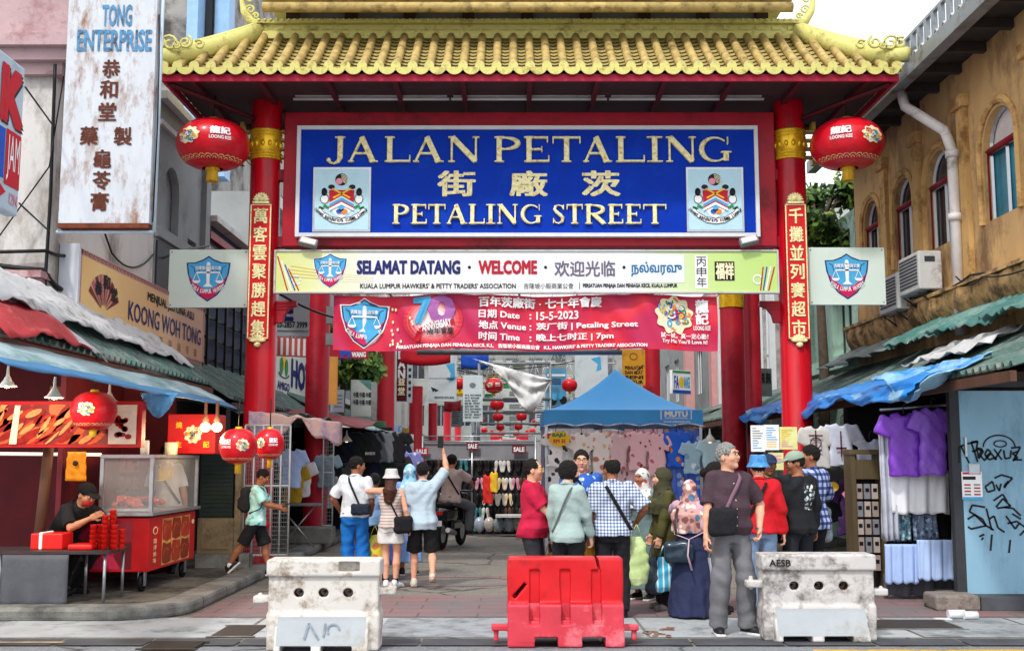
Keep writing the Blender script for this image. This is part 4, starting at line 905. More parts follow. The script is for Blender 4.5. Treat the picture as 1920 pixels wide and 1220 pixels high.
# ------------------------------------------------------------------ the gateway
GY = 16.5
RIDGE = M('ridge_yellow', '#d0ca7a', .65, .14, 4, .3, 30, dirt='#8a7e44', dscale=4, damt=.43)
TILE = M('roof_tile_gold', '#b39a5e', .6, .24, 7, .3, 40, dirt='#6e5c34', dscale=5, damt=.45)
TILEL = M('tile_edge_lime', '#d0c878', .6, .18, 6, dirt='#8a7c3c', dscale=6, damt=.43)
PAN = M('pan_tile', '#aa9a5c', .65, .2, 9); SOFF = M('gate_soffit', '#4a3436', .8, .2, 3)
cxL, cxR = P(487, 740, GY).x, P(1494, 740, GY).x; gx = (cxL + cxR) / 2; zpx = lambda py, Y=GY: P(960, py, Y).z
gate = thing('gateway', 'red and gold street gateway with a yellow tiled roof spanning the market entrance', 'gateway', (gx, GY, 0))
ze = zpx(146, 15.2)
for x in (cxL, cxR):
 mb = MB(RED); mb.lathe((x, GY, 0), [(.27, 0), (.27, .25), (.226, .3), (.226, ze + .2)], 32); mb.smooth = True; col = mb.build('column', gate)
 mb = MB(GOLD); z0, z1 = zpx(303), zpx(248); mb.lathe((x, GY, 0), [(.228, z0), (.245, z0), (.245, z0 + .02), (.238, z0 + .03), (.238, z1 - .03), (.245, z1 - .02), (.245, z1), (.228, z1)], 32); [mb.lathe((x, GY, z0 + (z1 - z0) * q), [(.238, -.012), (.25, 0), (.238, .012)], 32) for q in (.12, .22, .78, .88)]; [mb.ball((x + .243 * math.sin(a), GY - .243 * math.cos(a), (z0 + z1) / 2), (.03, .02, .05), 8, 6) for a in [.42 * k for k in range(-3, 4)]]; mb.build('gold_band', col)
 mb = MB(M('bracket_gold', '#a88a3c', .4, .2, metal=.4))
 for q in (-1, 1):
  for i in range(4):
   z = z0 + .04 + i * (z1 - z0 - .06) / 3; mb.bx(x + q * .235 if q > 0 else x - .40, x + .40 if q > 0 else x - .235, GY - .06, GY + .06, z, z + .035)
  mb.bx(x + q * .36 - .03, x + q * .36 + .03, GY - .07, GY + .07, z1 + .02, z1 + .14); mb.bx(x + q * .36 - .035, x + q * .36 + .035, GY - .065, GY + .065, z0 - .06, z0 + .03)
 mb.build('bracket', col)
 f = front(GY - .245, 0, 500); cxp = 0
 k = 1 / ppm(GY, 4); zc = zpx(512); fn = lambda a, b, l, x=x, zc=zc, k=k: Vector((x + a * k, GY - .245 - l, zc + b * k))
 mb = MB(M('couplet_red', '#d01820', .4, .06)); mb.bx(x - 20 * k, x + 20 * k, GY - .245, GY - .12, zc - 128 * k, zc + 126 * k); pl = mb.build('couplet_board', col)
 mb = MB(); A = Art(fn, mb, .004)
 s_ = '萬客雲聚勝趕集' if x < 0 else '千攤並列賽超市'
 for i, ch in enumerate(s_): A.text(ch, -12.5, 103 - i * 35 - 14, 12.5, 103 - i * 35 + 14, GOLDL, 2, .018)
 for q in (-18.3, 18.3): A.line([(q, -126), (q, 124)], 2.2, GOLDL, 1)
 for q in (-126, 124): A.line([(-18.3, q), (18.3, q)], 2.2, GOLDL, 1)
 mb.build('lettering', pl)
 for up, b0 in ((1, 128), (0, -150)):
  mb = MB(GOLDL)
  for ang in range(-80, 81, 20):
   c = Vector((x, GY - .25, zc + (b0 + (4 if up else 18)) * k)); d = Vector((math.sin(R(ang)), 0, math.cos(R(ang)) * (1 if up else .8)))
   mb.ball(c + d * .075, (.022, .03, .05), 8, 6, Matrix.Rotation(R(ang), 3, 'Y'))
  mb.box((x, GY - .24, zc + (b0 + (0 if up else 20)) * k), (.24 if up else .2, .08, .03)); mb.ball((x, GY - .26, zc + (b0 + (8 if up else 12)) * k), (.05, .03, .04))
  mb.build('lotus', col)
# red frame, beams
fx0, fx1 = P(535, 340, GY).x, P(1450, 340, GY).x
mb = MB(DRED); mb.bx(fx0, fx1, GY - .16, GY + .16, zpx(466), zpx(216)); mb.build('sign_frame', gate, bevel=.015)
for z in (zpx(330), zpx(455)):
 for a, b in ((cxL + .2, fx0 - .003), (fx1 + .003, cxR - .2)): mb = MB(MAROON); mb.bx(a, b, GY - .08, GY + .08, z - .08, z + .08); mb.build('tie_beam', gate)
mb = MB(MAROON); mb.bx(cxL + .21, cxR - .21, GY - .12, GY + .12, zpx(190), zpx(170)); mb.build('lintel', gate)
for x, q in ((cxL + .22, 1), (cxR - .22, -1)):
 z = zpx(565); mb = MB(DRED); mb.prism([(x, GY - .06, z), (x + q * .30, GY - .06, z), (x + q * .30, GY - .06, z - .07), (x + q * .2, GY - .06, z - .1), (x + q * .12, GY - .06, z - .2), (x + q * .09, GY - .06, z - .32), (x, GY - .06, z - .32)], (0, .12, 0))
 for i in range(3): mb.bx(min(x, x + q * .27), max(x, x + q * .27) - .0, GY - .075, GY - .061, z - .035 - i * .045, z - .022 - i * .045)
 mb.build('corbel', gate)
# roof: eave rectangle -> ridge
ex0, ex1, ey0, ey1 = P(302, 150, 15.2).x, P(1686, 150, 15.2).x, 15.2, 17.8
rx0, rx1, ry, rz = P(482, 75, 16.4).x, P(1497, 75, 16.4).x, GY, zpx(74, 16.4); zE = ze + .10; fz0, fz1 = zpx(152, 15.2), zpx(139, 15.2)
mb = MB(M('fascia_crimson', '#b01838', .45, .1, 3)); mb.bx(ex0, ex1, ey0, ey0 + .05, fz0, fz1); mb.bx(ex0, ex1, ey1 - .05, ey1, fz0, fz1); mb.bx(ex0, ex0 + .05, ey0 + .052, ey1 - .052, fz0, fz1); mb.bx(ex1 - .05, ex1, ey0 + .052, ey1 - .052, fz0, fz1); mb.build('fascia', gate)
mb = MB(SOFF); mb.bx(ex0 + .055, ex1 - .055, ey0 + .055, ey1 - .055, fz0 + .1, fz0 + .13); mb.build('soffit', gate)
mb = MB(M('soffit_beam', '#5c2028', .7, .2))
for i in range(11): x = ex0 + .4 + i * (ex1 - ex0 - .8) / 10; mb.bx(x - .035, x + .035, ey0 + .06, ey1 - .06, fz0 + .02, fz0 + .098)
for a, b in (((ex0 + .1, ey0 + .1), (cxL, GY)), ((ex0 + .1, ey1 - .1), (cxL, GY)), ((ex1 - .1, ey0 + .1), (cxR, GY)), ((ex1 - .1, ey1 - .1), (cxR, GY))): mb.tube([(a[0], a[1], fz0 - .01), (b[0], b[1], fz0 - .22)], .04, 4)
mb.build('rafter', gate)
n = 44; sp_ = (ex1 - ex0) / n; rise = rz - zE; runf = ry - .12 - ey0
def slope(x, t, lift=0, back=False):   # t 0 eave .. 1 ridge
 zz = zE + rise * (t ** 1.08) + lift; y = ey0 - .03 + (runf + .03) * t
 return Vector((x, (2 * GY - y) if back else y, zz))
def tmax(x):
 if x < rx0: return max(.04, (x - ex0) / (rx0 - ex0))
 if x > rx1: return max(.04, (ex1 - x) / (ex1 - rx1))
 return 1.0
allt = MB(PAN); allt.mat(TILE); allt.mat(TILEL)
class Lay:
 def __init__(s, m): s.m = m
 def __getattr__(s, n): allt.mat(s.m); return getattr(allt, n)
pan, tub, disc, drip, riser = Lay(PAN), Lay(TILE), Lay(TILEL), Lay(TILEL), Lay(M('tile_gap', '#3c3018', .8, .3))
for bk in (False, True):
 for i in range(n + 1):
  x = ex0 + i * sp_
  if 0 < i < n or True:
   tm = tmax(x if 0 < i < n else (ex0 + .06 if i == 0 else ex1 - .06)); xx = min(max(x, ex0 + .04), ex1 - .04)
   tub.tube([slope(xx, t * tm, .055, bk) for t in (0, .3, .6, 1)], .062, 8)
   p = slope(xx, 0, .055, bk); q = -.014 if not bk else .014; disc.cyl(p + Vector((0, q, 0)), p + Vector((0, q * 2.2, 0)), .07, n=14)
  if i < n:
   xm = x + sp_ / 2; tm = tmax(xm); rows = max(1, int(10 * tm)); y_ = slope(xm, 0, 0, bk).y + (-.02 if not bk else .02)
   for r_ in range(rows):
    t0, t1 = tm * r_ / rows, tm * (r_ + 1) / rows
    a = [slope(xm + (c - .5) * sp_, t0, .045 - .05 * (1 - (2 * c - 1) ** 2), bk) for c in (0, .25, .5, .75, 1)]; b = [slope(xm + (c - .5) * sp_, t1, -.008 + .03 - .05 * (1 - (2 * c - 1) ** 2), bk) for c in (0, .25, .5, .75, 1)]
    d = [p - Vector((0, 0, .034)) for p in a]
    for u in range(4): pan.quad(a[u], a[u + 1], b[u + 1], b[u]); riser.quad(d[u], d[u + 1], a[u + 1], a[u])
   zt = zE + .03; drip.prism([(xm + sp_ * .5 * math.cos(R(a)), y_, zt + (.105 * math.sin(R(a)) if a > 180 else 0)) for a in range(180, 361, 20)], (0, -.02 if not bk else .02, 0))
for sx, ex, rxx, q in ((-1, ex0, rx0, 1), (1, ex1, rx1, -1)):           # hip ends
 m_ = 11
 for i in range(m_ + 1):
  y = ey0 + (ey1 - ey0) * i / m_; tm = max(.05, 1 - abs(y - GY) / (GY - ey0)); pts = [Vector((ex + (rxx - ex) * t * tm, y, zE + rise * (t * tm) ** 1.08 + .055)) for t in (0, .5, 1)]
  tub.tube(pts, .062, 8); disc.cyl(pts[0] + Vector((sx * .014, 0, 0)), pts[0] + Vector((sx * .03, 0, 0)), .07, n=14)
 pan.quad((ex, ey0, zE + .02), (ex, ey1, zE + .02), (rxx, GY, rz + .02))

allt.build('tiled_roof', gate)
# ridges and finials
def curlpath(c, r0, turns, sgn, n=16, ph=0):
 return [Vector((c.x + sgn * r0 * (1 - .75 * k / n) * math.cos(ph + turns * 2 * math.pi * k / n), c.y, c.z + r0 * (1 - .75 * k / n) * math.sin(ph + turns * 2 * math.pi * k / n))) for k in range(n + 1)]
for q, ex, rxx in ((-1, ex0, rx0), (1, ex1, rx1)):
 for ey, sy in ((ey0, -1), (ey1, 1)):
  A_ = Vector((rxx - q * .05, GY + sy * .12, rz + .06)); B_ = Vector((ex, ey, zE + .12)); mb = MB(RIDGE); pts = [A_.lerp(B_, t) + Vector((0, 0, .06 - .12 * t * (1 - t))) for t in (0, .2, .4, .6, .8, .92)] + [B_ + Vector((q * .1, 0, .12)), B_ + Vector((q * .16, 0, .2))]
  mb.tube(pts, [.10] * 6 + [.08, .04], 8, flat=1.35); mb.tube([p + Vector((0, 0, .12)) for p in pts[:7]], .045, 8)
  h = mb.build('hip_ridge', gate); mb = MB(RIDGE); c = B_ + Vector((-q * .1, 0, .28))
  for dx, r0, ph in ((0, .13, 0), (-.22, .10, 2), (.14, .09, 1), (-.42, .075, .6), (-.1, .06, 3)): mb.tube(curlpath(c + Vector((q * dx, 0, .02 * math.sin(dx * 20))), r0, 1.3, q, 16, ph), .021, 6)
  mb.build('scroll_ornament', h)
mb = MB(RIDGE); z0 = rz - .02; zz = [zpx(y, GY - .2) for y in (90, 72, 58, 44, 37)]
hw = (rx1 - rx0) / 2; rc = (rx0 + rx1) / 2
for z_, z1, d, dx in ((z0, zz[1], .17, 0), (zz[1] + .002, zz[2], .20, .02), (zz[2] + .002, zz[3], .15, -.02), (zz[3] + .002, zz[4], .22, .06)): mb.bx(rc - hw - dx, rc + hw + dx, GY - d, GY + d, z_, z1)
for i in range(34): x = rc - hw + .1 + (2 * hw - .2) * i / 33; mb.bx(x - .07, x + .07, GY - .165, GY - .1, zz[2] + .03, zz[3] - .02)
for i in range(90): x = rc - hw + (2 * hw) * (i + .5) / 90; mb.ball((x, GY - .222, zz[3] + .045), (.03, .014, .025), 6, 4)
mb.build('main_ridge', gate)
for q in (-1, 1):
 x = rc + q * hw; mb = MB(RIDGE); top = zz[4]; mb.tube([(x - q * .3, GY, top - .06), (x, GY, top - .02), (x + q * .14, GY, top + .06), (x + q * .24, GY, top + .22), (x + q * .27, GY, top + .38), (x + q * .22, GY, top + .5)], [.07, .075, .07, .055, .04, .02], 8)
 for dx, dz, r0 in ((.14, .24, .075), (.17, .40, .06), (.05, .14, .05)): mb.tube(curlpath(Vector((x + q * dx, GY, top + dz)), r0, 1.3, q), .018, 6)
 mb.build('ridge_finial', gate)
# upper tier
u0, u1 = P(500, 20, 16.0).x, P(1478, 20, 16.0).x; zt = zpx(36, GY)
mb = MB(M('upper_post', '#3a2a20', .7, .2))
for i in range(9): x = u0 + .3 + (u1 - u0 - .6) * i / 8; mb.bx(x - .09, x + .09, GY - .12, GY + .12, zz[4] + .002, zz[4] + .75)
mb.build('upper_post', gate)
mb = MB(GREY); mb.bx(u0 + .3, u1 - .3, GY + .02, GY + .06, zz[4] + .12, zz[4] + .25); mb.build('upper_panel', gate)
mb = MB(TILE); zb = zpx(14, 15.75); mb.tube([(u0, 15.75, zb), (u1, 15.75, zb)], .075, 12); mb.tube([(u0, 15.8, zb + .2), (u1, 15.8, zb + .2)], .1, 12); mb.build('upper_eave', gate)
mb = MB(RIDGE); mb.bx(u0 - .05, u1 + .05, 15.7, 17.4, zb + .3, zb + .36); mb.build('upper_roof', gate)
# ------------------------------------------------------------------ emblems
def association_emblem(A, cx, cy, w_, edge=None, L=0):
 h = w_ * 1.0; q = lambda x, y: (cx + x * w_, cy + y * h)
 right = [(0, .52), (.12, .44), (.3, .37), (.5, .36), (.47, .12), (.38, -.16), (.22, -.38), (0, -.53)]; out = right + [(-x, y) for x, y in right[-2:0:-1]]
 if edge: A.poly([q(x * 1.1, y * 1.09) for x, y in out], edge, L)
 A.poly([q(x * 1.03, y * 1.03) for x, y in out], NAVY, L + 1); A.poly([q(x * .96, y * .96) for x, y in out], SKYB, L + 2)
 n = 12; up = [(-.46 + .92 * i / n, .02 - .34 * math.cos((i / n - .5) * math.pi) + .06) for i in range(n + 1)]; lo = [(x * .76, y - .23) for x, y in up]
 for i in range(n): A.poly([q(*up[i]), q(*up[i + 1]), q(*lo[i + 1]), q(*lo[i])], MAG, L + 3)
 A.arctext('KUALA LUMPUR HAWKERS', cx, cy + .25 * h, .56 * w_, 226, 314, .095 * w_, INKW, L + 4, .03)
 A.poly([q(-.05, .3), q(.05, .3), q(.035, -.12), q(.12, -.2), q(-.12, -.2), q(-.035, -.12)], INKW, L + 4); A.ell(*q(0, .33), .045 * w_, .06 * h, INKW, L + 4)
 A.line([q(-.27, .14), q(.27, .14)], .035 * w_, INKW, L + 4)
 for s_ in (-1, 1):
  A.line([q(s_ * .27, .14), q(s_ * .35, -.05)], .014 * w_, INKW, L + 5); A.line([q(s_ * .27, .14), q(s_ * .19, -.05)], .014 * w_, INKW, L + 5); A.ell(*q(s_ * .27, -.05), .095 * w_, .07 * h, INKW, L + 5, 10, 180, 360)
  A.line([q(s_ * .1, .12), q(s_ * .1, .28), q(s_ * .3, .1), q(s_ * .34, .26), q(s_ * .42, .3)], .016 * w_, NAVY, L + 3)
 A.text('吉隆坡小販商公會', *q(-.3, .2), *q(.3, .29), INKW, L + 5, .02)
def city_crest(A, cx, cy, w_):
 q = lambda x, y: (cx + x * w_, cy + y * w_)
 A.ell(*q(-.01, .40), .135 * w_, .13 * w_, INK, 1); A.ell(*q(-.06, .36), .07 * w_, .07 * w_, PINKI, 2)
 for i in range(4): A.arc(*q(.0, .36), (.03 + .03 * i) * w_, (.05 + .03 * i) * w_, -30, 100, .014 * w_, CREAMI, 2)
 A.poly([q(-.28, .18), q(.28, .18), q(.26, -.2), q(.12, -.37), q(0, -.44), q(-.12, -.37), q(-.26, -.2)], INKW, 1)
 A.poly([q(-.27, .17), q(.27, .17), q(.26, -.1), q(0, .05), q(-.26, -.1)], INKR, 3)
 A.line([q(-.2, .2), q(.18, .0)], .035 * w_, YEL, 4); A.line([q(.2, .2), q(-.18, .0)], .035 * w_, YEL, 4)
 for d, m in ((0, SKYB), (.07, INKR), (.1, INKW)): A.poly([q(-.26, -.13 - d), q(0, .01 - d), q(.26, -.13 - d), q(.26, -.19 - d * .9), q(0, -.05 - d), q(-.26, -.19 - d * .9)], m, 4 + int(d * 30))
 A.ell(*q(.0, -.22), .06 * w_, .07 * w_, SKYB, 8); A.ell(*q(-.05, -.29), .06 * w_, .045 * w_, BLU, 8); A.ell(*q(.06, -.29), .07 * w_, .05 * w_, ORG, 8)
 for s_ in (-1, 1):
  A.ell(*q(s_ * .22, .24), .07 * w_, .05 * w_, INK, 2); A.ell(*q(s_ * .37, .13), .06 * w_, .09 * w_, INK, 2); A.ell(*q(s_ * .37, -.03), .08 * w_, .09 * w_, INKW, 2, 10); A.arc(*q(s_ * .36, -.02), .09 * w_, .1 * w_, 0, 360, .012 * w_, INK, 3)
  for i in range(4): A.ell(*q(s_ * (.3 + .05 * i), -.2 + .03 * math.sin(i * 2)), .04 * w_, .03 * w_, GRN, 2, 8); A.arc(*q(s_ * .36, .12), .05 * w_, .06 * w_, 0, 300, .012 * w_, PINKI, 4, 8)
 rb = [(-.47, -.24), (-.38, -.36), (-.2, -.47), (0, -.5), (.2, -.47), (.38, -.36), (.47, -.24)]
 A.line([q(*p) for p in rb], .12 * w_, INKW, 2); A.line([q(x, y + .06) for x, y in rb], .012 * w_, INK, 3); A.line([q(x, y - .06) for x, y in rb], .012 * w_, INK, 3)
 A.arctext('Dewan Bandaraya Kuala Lumpur', cx, cy + .25 * w_, .735 * w_, 221, 319, .06 * w_, INK, 4, .02)
def dragon_roundel(A, cx, cy, r, seed=1, L=0):
 rr = random.Random(seed); ms = [SKYB, GRN, INKR, YEL, BLU, INKW, ORG]
 A.disc(cx, cy, r, r, CREAMI, L, 54, .1)
 for i in range(44):
  a, d = rr.uniform(0, 360), r * rr.uniform(.05, .86); x, y = cx + d * math.cos(R(a)), cy + d * math.sin(R(a)); A.arc(x, y, r * rr.uniform(.08, .2), r * rr.uniform(.08, .2), rr.uniform(0, 360), rr.uniform(360, 560), r * .09, ms[i % 7], L + 1 + i % 3, 7)
# ------------------------------------------------------------------ serif capitals (solid letters)
def serif(sd, ch, x0, x1, y0, y1, f, k):
 """x, y in px; strokes go into the distance field sd through f(x, y) -> metres"""
 h = y1 - y0; W = (x1 - x0) / h; S_, T_, sf = .205, .08, .055; dp = .05
 def b(ax, ay, bx_, by_):
  p, q = f(x0 + ax * h, y0 + ay * h), f(x0 + bx_ * h, y0 + by_ * h); sd.box((p + q) / 2, (abs(q.x - p.x) / 2, dp, abs(q.z - p.z) / 2), .004, None, .012)
 def g(ax, ay, bx_, by_, w_):
  p, q = f(x0 + ax * h, y0 + ay * h), f(x0 + bx_ * h, y0 + by_ * h); d = q - p; sd.box((p + q) / 2, (w_ * h * k / 2, dp, d.length / 2), .004, np.array(Matrix.Rotation(math.atan2(d.x, d.z), 3, 'Y')), .008)
 def c(pts, rs):
  P_ = [f(x0 + a * h, y0 + q * h) for a, q in pts]
  for i in range(len(P_) - 1):
   for dy in (-.025, .025): sd.cap(P_[i] + Vector((0, dy, 0)), P_[i + 1] + Vector((0, dy, 0)), rs[i] * h * k, rs[i + 1] * h * k, .006)
 def stem(x, w_=S_, bot=True, top=True, e=.09):
  b(x, 0, x + w_, 1)
  if bot: b(x - e, 0, x + w_ + e, sf)
  if top: b(x - e, 1 - sf, x + w_ + e, 1)
 def bowl(x, ya, yb, wd):
  n = 14; cy, ry = (ya + yb) / 2, (yb - ya) / 2 - T_ / 2; pts, rs = [], []
  for i in range(n + 1): a = R(90 - 180 * i / n); pts.append((x + (wd - S_ / 2) * math.cos(a), cy + ry * math.sin(a))); rs.append(T_ / 2 + (S_ - T_) / 2 * max(0, math.cos(a)) ** 1.4)
  c(pts, rs); b(x - .12, yb - T_, x + .02, yb); b(x - .12, ya, x + .02, ya + T_)
 if ch == 'I': stem((W - S_) / 2, e=(W - S_) / 2)
 elif ch == 'L': stem(.09); b(.09, 0, W, T_); g(W - .02, 0, W - .02, .28, .05); g(W - .02, .02, W - .1, .02, .05)
 elif ch == 'T': stem((W - S_) / 2, top=False); b(0, 1 - T_, W, 1); g(.025, .72, .025, 1, .05); g(W - .025, .72, W - .025, 1, .05)
 elif ch == 'E':
  stem(.08); b(.08, 0, W, T_); b(.08, 1 - T_, W * .95, 1); b(.2, .5 - T_ / 2, W * .7, .5 + T_ / 2); g(W * .7, .38, W * .7, .62, .045); g(W - .02, 0, W - .02, .26, .05); g(W * .95 - .02, .76, W * .95 - .02, 1, .05)
 elif ch == 'A':
  m = W * .47; g(.09, 0, m, 1, T_ + .01); g(m - .03, .99, W - .2, 0, S_ + .01); b(.2 * W, .30, .72 * W, .30 + T_); b(0, 0, .24, sf); b(W - .36, 0, W, sf)
 elif ch == 'N': b(.1, 0, .1 + T_, 1); b(W - .1 - T_, 0, W - .1, 1); g(.16, .98, W - .15, .03, S_ + .01); b(0, 0, .27, sf); b(W - .28, 1 - sf, W, 1); b(0, 1 - sf, .2, 1)
 elif ch in 'PR':
  stem(.08); bowl(.36 if W > .7 else .3, .47, 1, W - (.36 if W > .7 else .3) - (.06 if ch == 'R' else .0))
  if ch == 'R': g(.42, .5, W - .12, .02, S_); b(W - .24, 0, W, sf)
 elif ch == 'J': x = W - .3; b(x, .15, x + S_, 1); b(x - .1, 1 - sf, W, 1); c([(x + S_ / 2, .18), (x + .03, .02), (x - .13, -.06), (x - .27, -.02), (x - .33, .08)], [S_ / 2, .075, .04, .05, .09])
 elif ch == 'G':
  pts, rs = [], []
  for i in range(19): a = R(48 + 268 * i / 18); pts.append((W * .5 + (W * .5 - S_ / 2) * math.cos(a) * (1 if i else 1), .5 + (.5 - T_ / 2) * math.sin(a))); rs.append(T_ / 2 + (S_ - T_) / 2 * max(0, -math.cos(a)) ** 1.2)
  c(pts, rs); b(W - .1 - S_, 0.05, W - .1, .42); b(W - .2 - S_, .42 - sf, W, .42); g(W - .14, .68, W - .14, 1, .05)
 elif ch == 'S':
  pts = [(W * .86, .76), (W * .75, .92), (W * .5, .965), (W * .25, .9), (W * .19, .74), (W * .35, .6), (W * .6, .47), (W * .82, .32), (W * .78, .13), (W * .5, .035), (W * .25, .08), (W * .12, .25)]
  c(pts, [.03, .035, .035, .06, .075, .088, .092, .085, .07, .035, .035, .03]); g(W * .1, .02, W * .1, .3, .05); g(W * .88, .72, W * .88, .99, .05)
# blue street sign
BLUEB = M('sign_blue', '#0834a8', .6, .1, 3, dirt='#0e40b0', dscale=2.2, damt=.42, spec=.08)
sy = GY - .24; f0 = front(sy, 988, 340); t = thing('street_sign', 'large blue street name sign with raised gold lettering and two crests', 'sign', f0(988, -445, 0))
def rectbox(mb, fn, a0, b0, a1, b1, d0, d1):
 p, q = fn(a0, b0, d0), fn(a1, b1, d1); mb.bx(min(p.x, q.x), max(p.x, q.x), min(p.y, q.y), max(p.y, q.y), min(p.z, q.z), max(p.z, q.z))
mb = MB(BLUEB); rectbox(mb, f0, 560, -443, 1418, -237, 0, -.075); mb.build('panel', t)
mb = MB(WHITE)
for r_ in ((556, -446, 563, -234), (1415, -446, 1422, -234), (563.2, -446, 1414.8, -439), (563.2, -241, 1414.8, -234)): rectbox(mb, f0, *r_, .04, -.075)
mb.build('sign_border', t)
kk = 1 / ppm(sy, f0(988, -340, 0).z); sd1 = []
for word, y0, y1 in ((dict(J=[(605, 647)], A=[(652, 709), (774, 832), (1093, 1148)], L=[(721, 769), (1155, 1209)], N=[(840, 899), (1249, 1306)], P=[(927, 976)], E=[(983, 1030)], T=[(1036, 1089)], I=[(1213, 1243)], G=[(1311, 1372)]), 304, 255),
      (dict(P=[(737, 768)], E=[(772, 801), (1139, 1167), (1172, 1201)], T=[(804, 836), (1062, 1092), (1205, 1248)], A=[(838, 877)], L=[(879, 909)], I=[(911, 929)], N=[(932, 971)], G=[(976, 1016)], S=[(1035, 1059)], R=[(1096, 1136)]), 422, 385)):
 for ch, sp2 in word.items():
  for a, b in sp2:
   sd = SDF(); serif(sd, ch, a, b, -y0, -y1, lambda x, y: f0(x, y, .0), kk); sd1.append(sd.mesh(.0085))
o = sobj('lettering', None, sd1, GOLDL); o.parent = t; o.data.transform(Matrix.Translation(-Vector(t.location)))
mb = MB(); A = Art(f0, mb, .006)
for ch, a in (('街', 822), ('廠', 957), ('茨', 1093)):
 for l_ in range(1): A.text(ch, a, -368, a + 68, -321, GOLDL, 2, .022)
mb.build('characters', t)
for a0, a1 in ((588, 696), (1286, 1393)):
 mb = MB(STEEL); rectbox(mb, f0, a0, -437, a1, -314, .03, 0); pq = mb.build('crest_plate', t); mb = MB(M('crest_ground', '#b8dce8', .5, .05)); rectbox(mb, f0, a0 + 4, -433, a1 - 4, -318, .033, .031)
 A = Art(f0, mb, .036); city_crest(A, (a0 + a1) / 2, -373, 88); mb.build('crest', pq)
# welcome board
wy = GY - .42; f1 = front(wy, 987, 509)
def wfn(N, L, co):
 s_ = N('ShaderNodeSeparateXYZ'); L(co, s_.inputs[0]); mr = N('ShaderNodeMapRange'); mr.inputs['From Min'].default_value = -3.75; mr.inputs['From Max'].default_value = 3.75; L(s_.outputs[0], mr.inputs[0])
 n = N('ShaderNodeTexNoise', Scale=.8, Detail=2); L(co, n.inputs['Vector']); ad = N('ShaderNodeMath', {'operation': 'ADD'}); L(mr.outputs[0], ad.inputs[0]); ml = N('ShaderNodeMath', {'operation': 'MULTIPLY_ADD'}); ml.inputs[1].default_value = .12; ml.inputs[2].default_value = -.06; L(n.outputs['Fac'], ml.inputs[0]); L(ml.outputs[0], ad.inputs[1])
 return ramp(N, L, ad.outputs[0], [(0, '#d2da7e'), (.1, '#dfe4a4'), (.2, '#e6e6e2'), (.7, '#e4e4ea'), (.86, '#c4dc88'), (1, '#b8d874')])
WELC = pattern('welcome_print', wfn, .45)
t = thing('welcome_sign', 'long pale green and white welcome board under the blue street sign', 'sign', f1(987, -548, 0)); pp = Vector(t.location); t.location = (pp.x, pp.y, pp.z)
mb = MB(WELC); rectbox(mb, f1, 517, -547, 1457, -471, 0, -.08); mb.build('panel', t)
mb = MB(OFFW)
for r_ in ((514, -550, 1460, -547.2), (514, -470.8, 1460, -468)): rectbox(mb, f1, *r_, .02, -.09)
for r_ in ((514, -547, 516.8, -471), (1457.2, -547, 1460, -471)): rectbox(mb, f1, *r_, .02, -.09)
mb.build('sign_border', t)
mb = MB(); A = Art(f1, mb, .004)
association_emblem(A, 619, -507, 60, INKW)
A.text('SELAMAT DATANG', 670, -513, 862, -489, NAVY, 1, .05); A.text('WELCOME', 898, -513, 1006, -489, M('ink_dark_red', '#b01830', .6, .1), 1, .05)
for a in (880, 1023, 1170): A.ell(a, -501, 3, 3, INK, 1, 10)
A.text('欢迎光临', 1040, -518, 1153, -489, M('ink_plum', '#6a6078', .6, .1), 1, .012); A.rect(1178, -530, 1283, -477, M('patch_white', '#e2eaf2', .5, .03), 0); A.text('நல்வரவு', 1184, -518, 1278, -491, M('ink_steel_blue', '#2f6e96', .6, .1), 1, .02)
for i, ch in enumerate('丙申年'): A.text(ch, 1306, -499 - i * 19.5, 1324, -481 - i * 19.5, INK, 2, .0)
A.rect(1303, -541, 1327, -478, INKW, 0)
A.text('KUALA LUMPUR HAWKERS\u2019 & PETTY TRADERS\u2019 ASSOCIATION', 676, -541, 967, -532, INK, 1, .02); A.text('吉隆坡小販商業公會', 982, -542, 1075, -531, INK, 1, .0); A.rect(1086, -543, 1087, -530, INK, 1); A.text('PERSATUAN PENJAJA DAN PENIAGA KECIL KUALA LUMPUR', 1093, -541, 1269, -532, INK, 1, .03)
A.rect(1340, -526, 1377, -490, INK, 1)
for i in range(2): A.text('福祥'[i], 1342.5 + i * 17, -523, 1358 + i * 17, -493, CREAMI, 2, .03)
for s_, a in ((1, 520), (-1, 1452)):
 for i, m in enumerate((INKR, INKW, BLU, INKR)): A.line([(a + s_ * (i * 7), -(480 if s_ > 0 else 500) - i * 8 * (s_ > 0)), (a + s_ * (20 + i * 7 if s_ > 0 else -2 + i * 5 + 14), -545)], 2.4, m, 1)
for i in range(4): A.line([(545, -498 - 7 * i), (600, -507 - 5 * i)], 1, YEL, 1); A.line([(640, -512 - 5 * i), (700, -520 - 3 * i)], .8, CREAMI, 1)
A.arc(556, -526, 8, 8, 0, 330, 3, INKW, 1); A.arc(1420, -524, 8, 8, 0, 330, 3, INKW, 1)
mb.build('lettering', t)
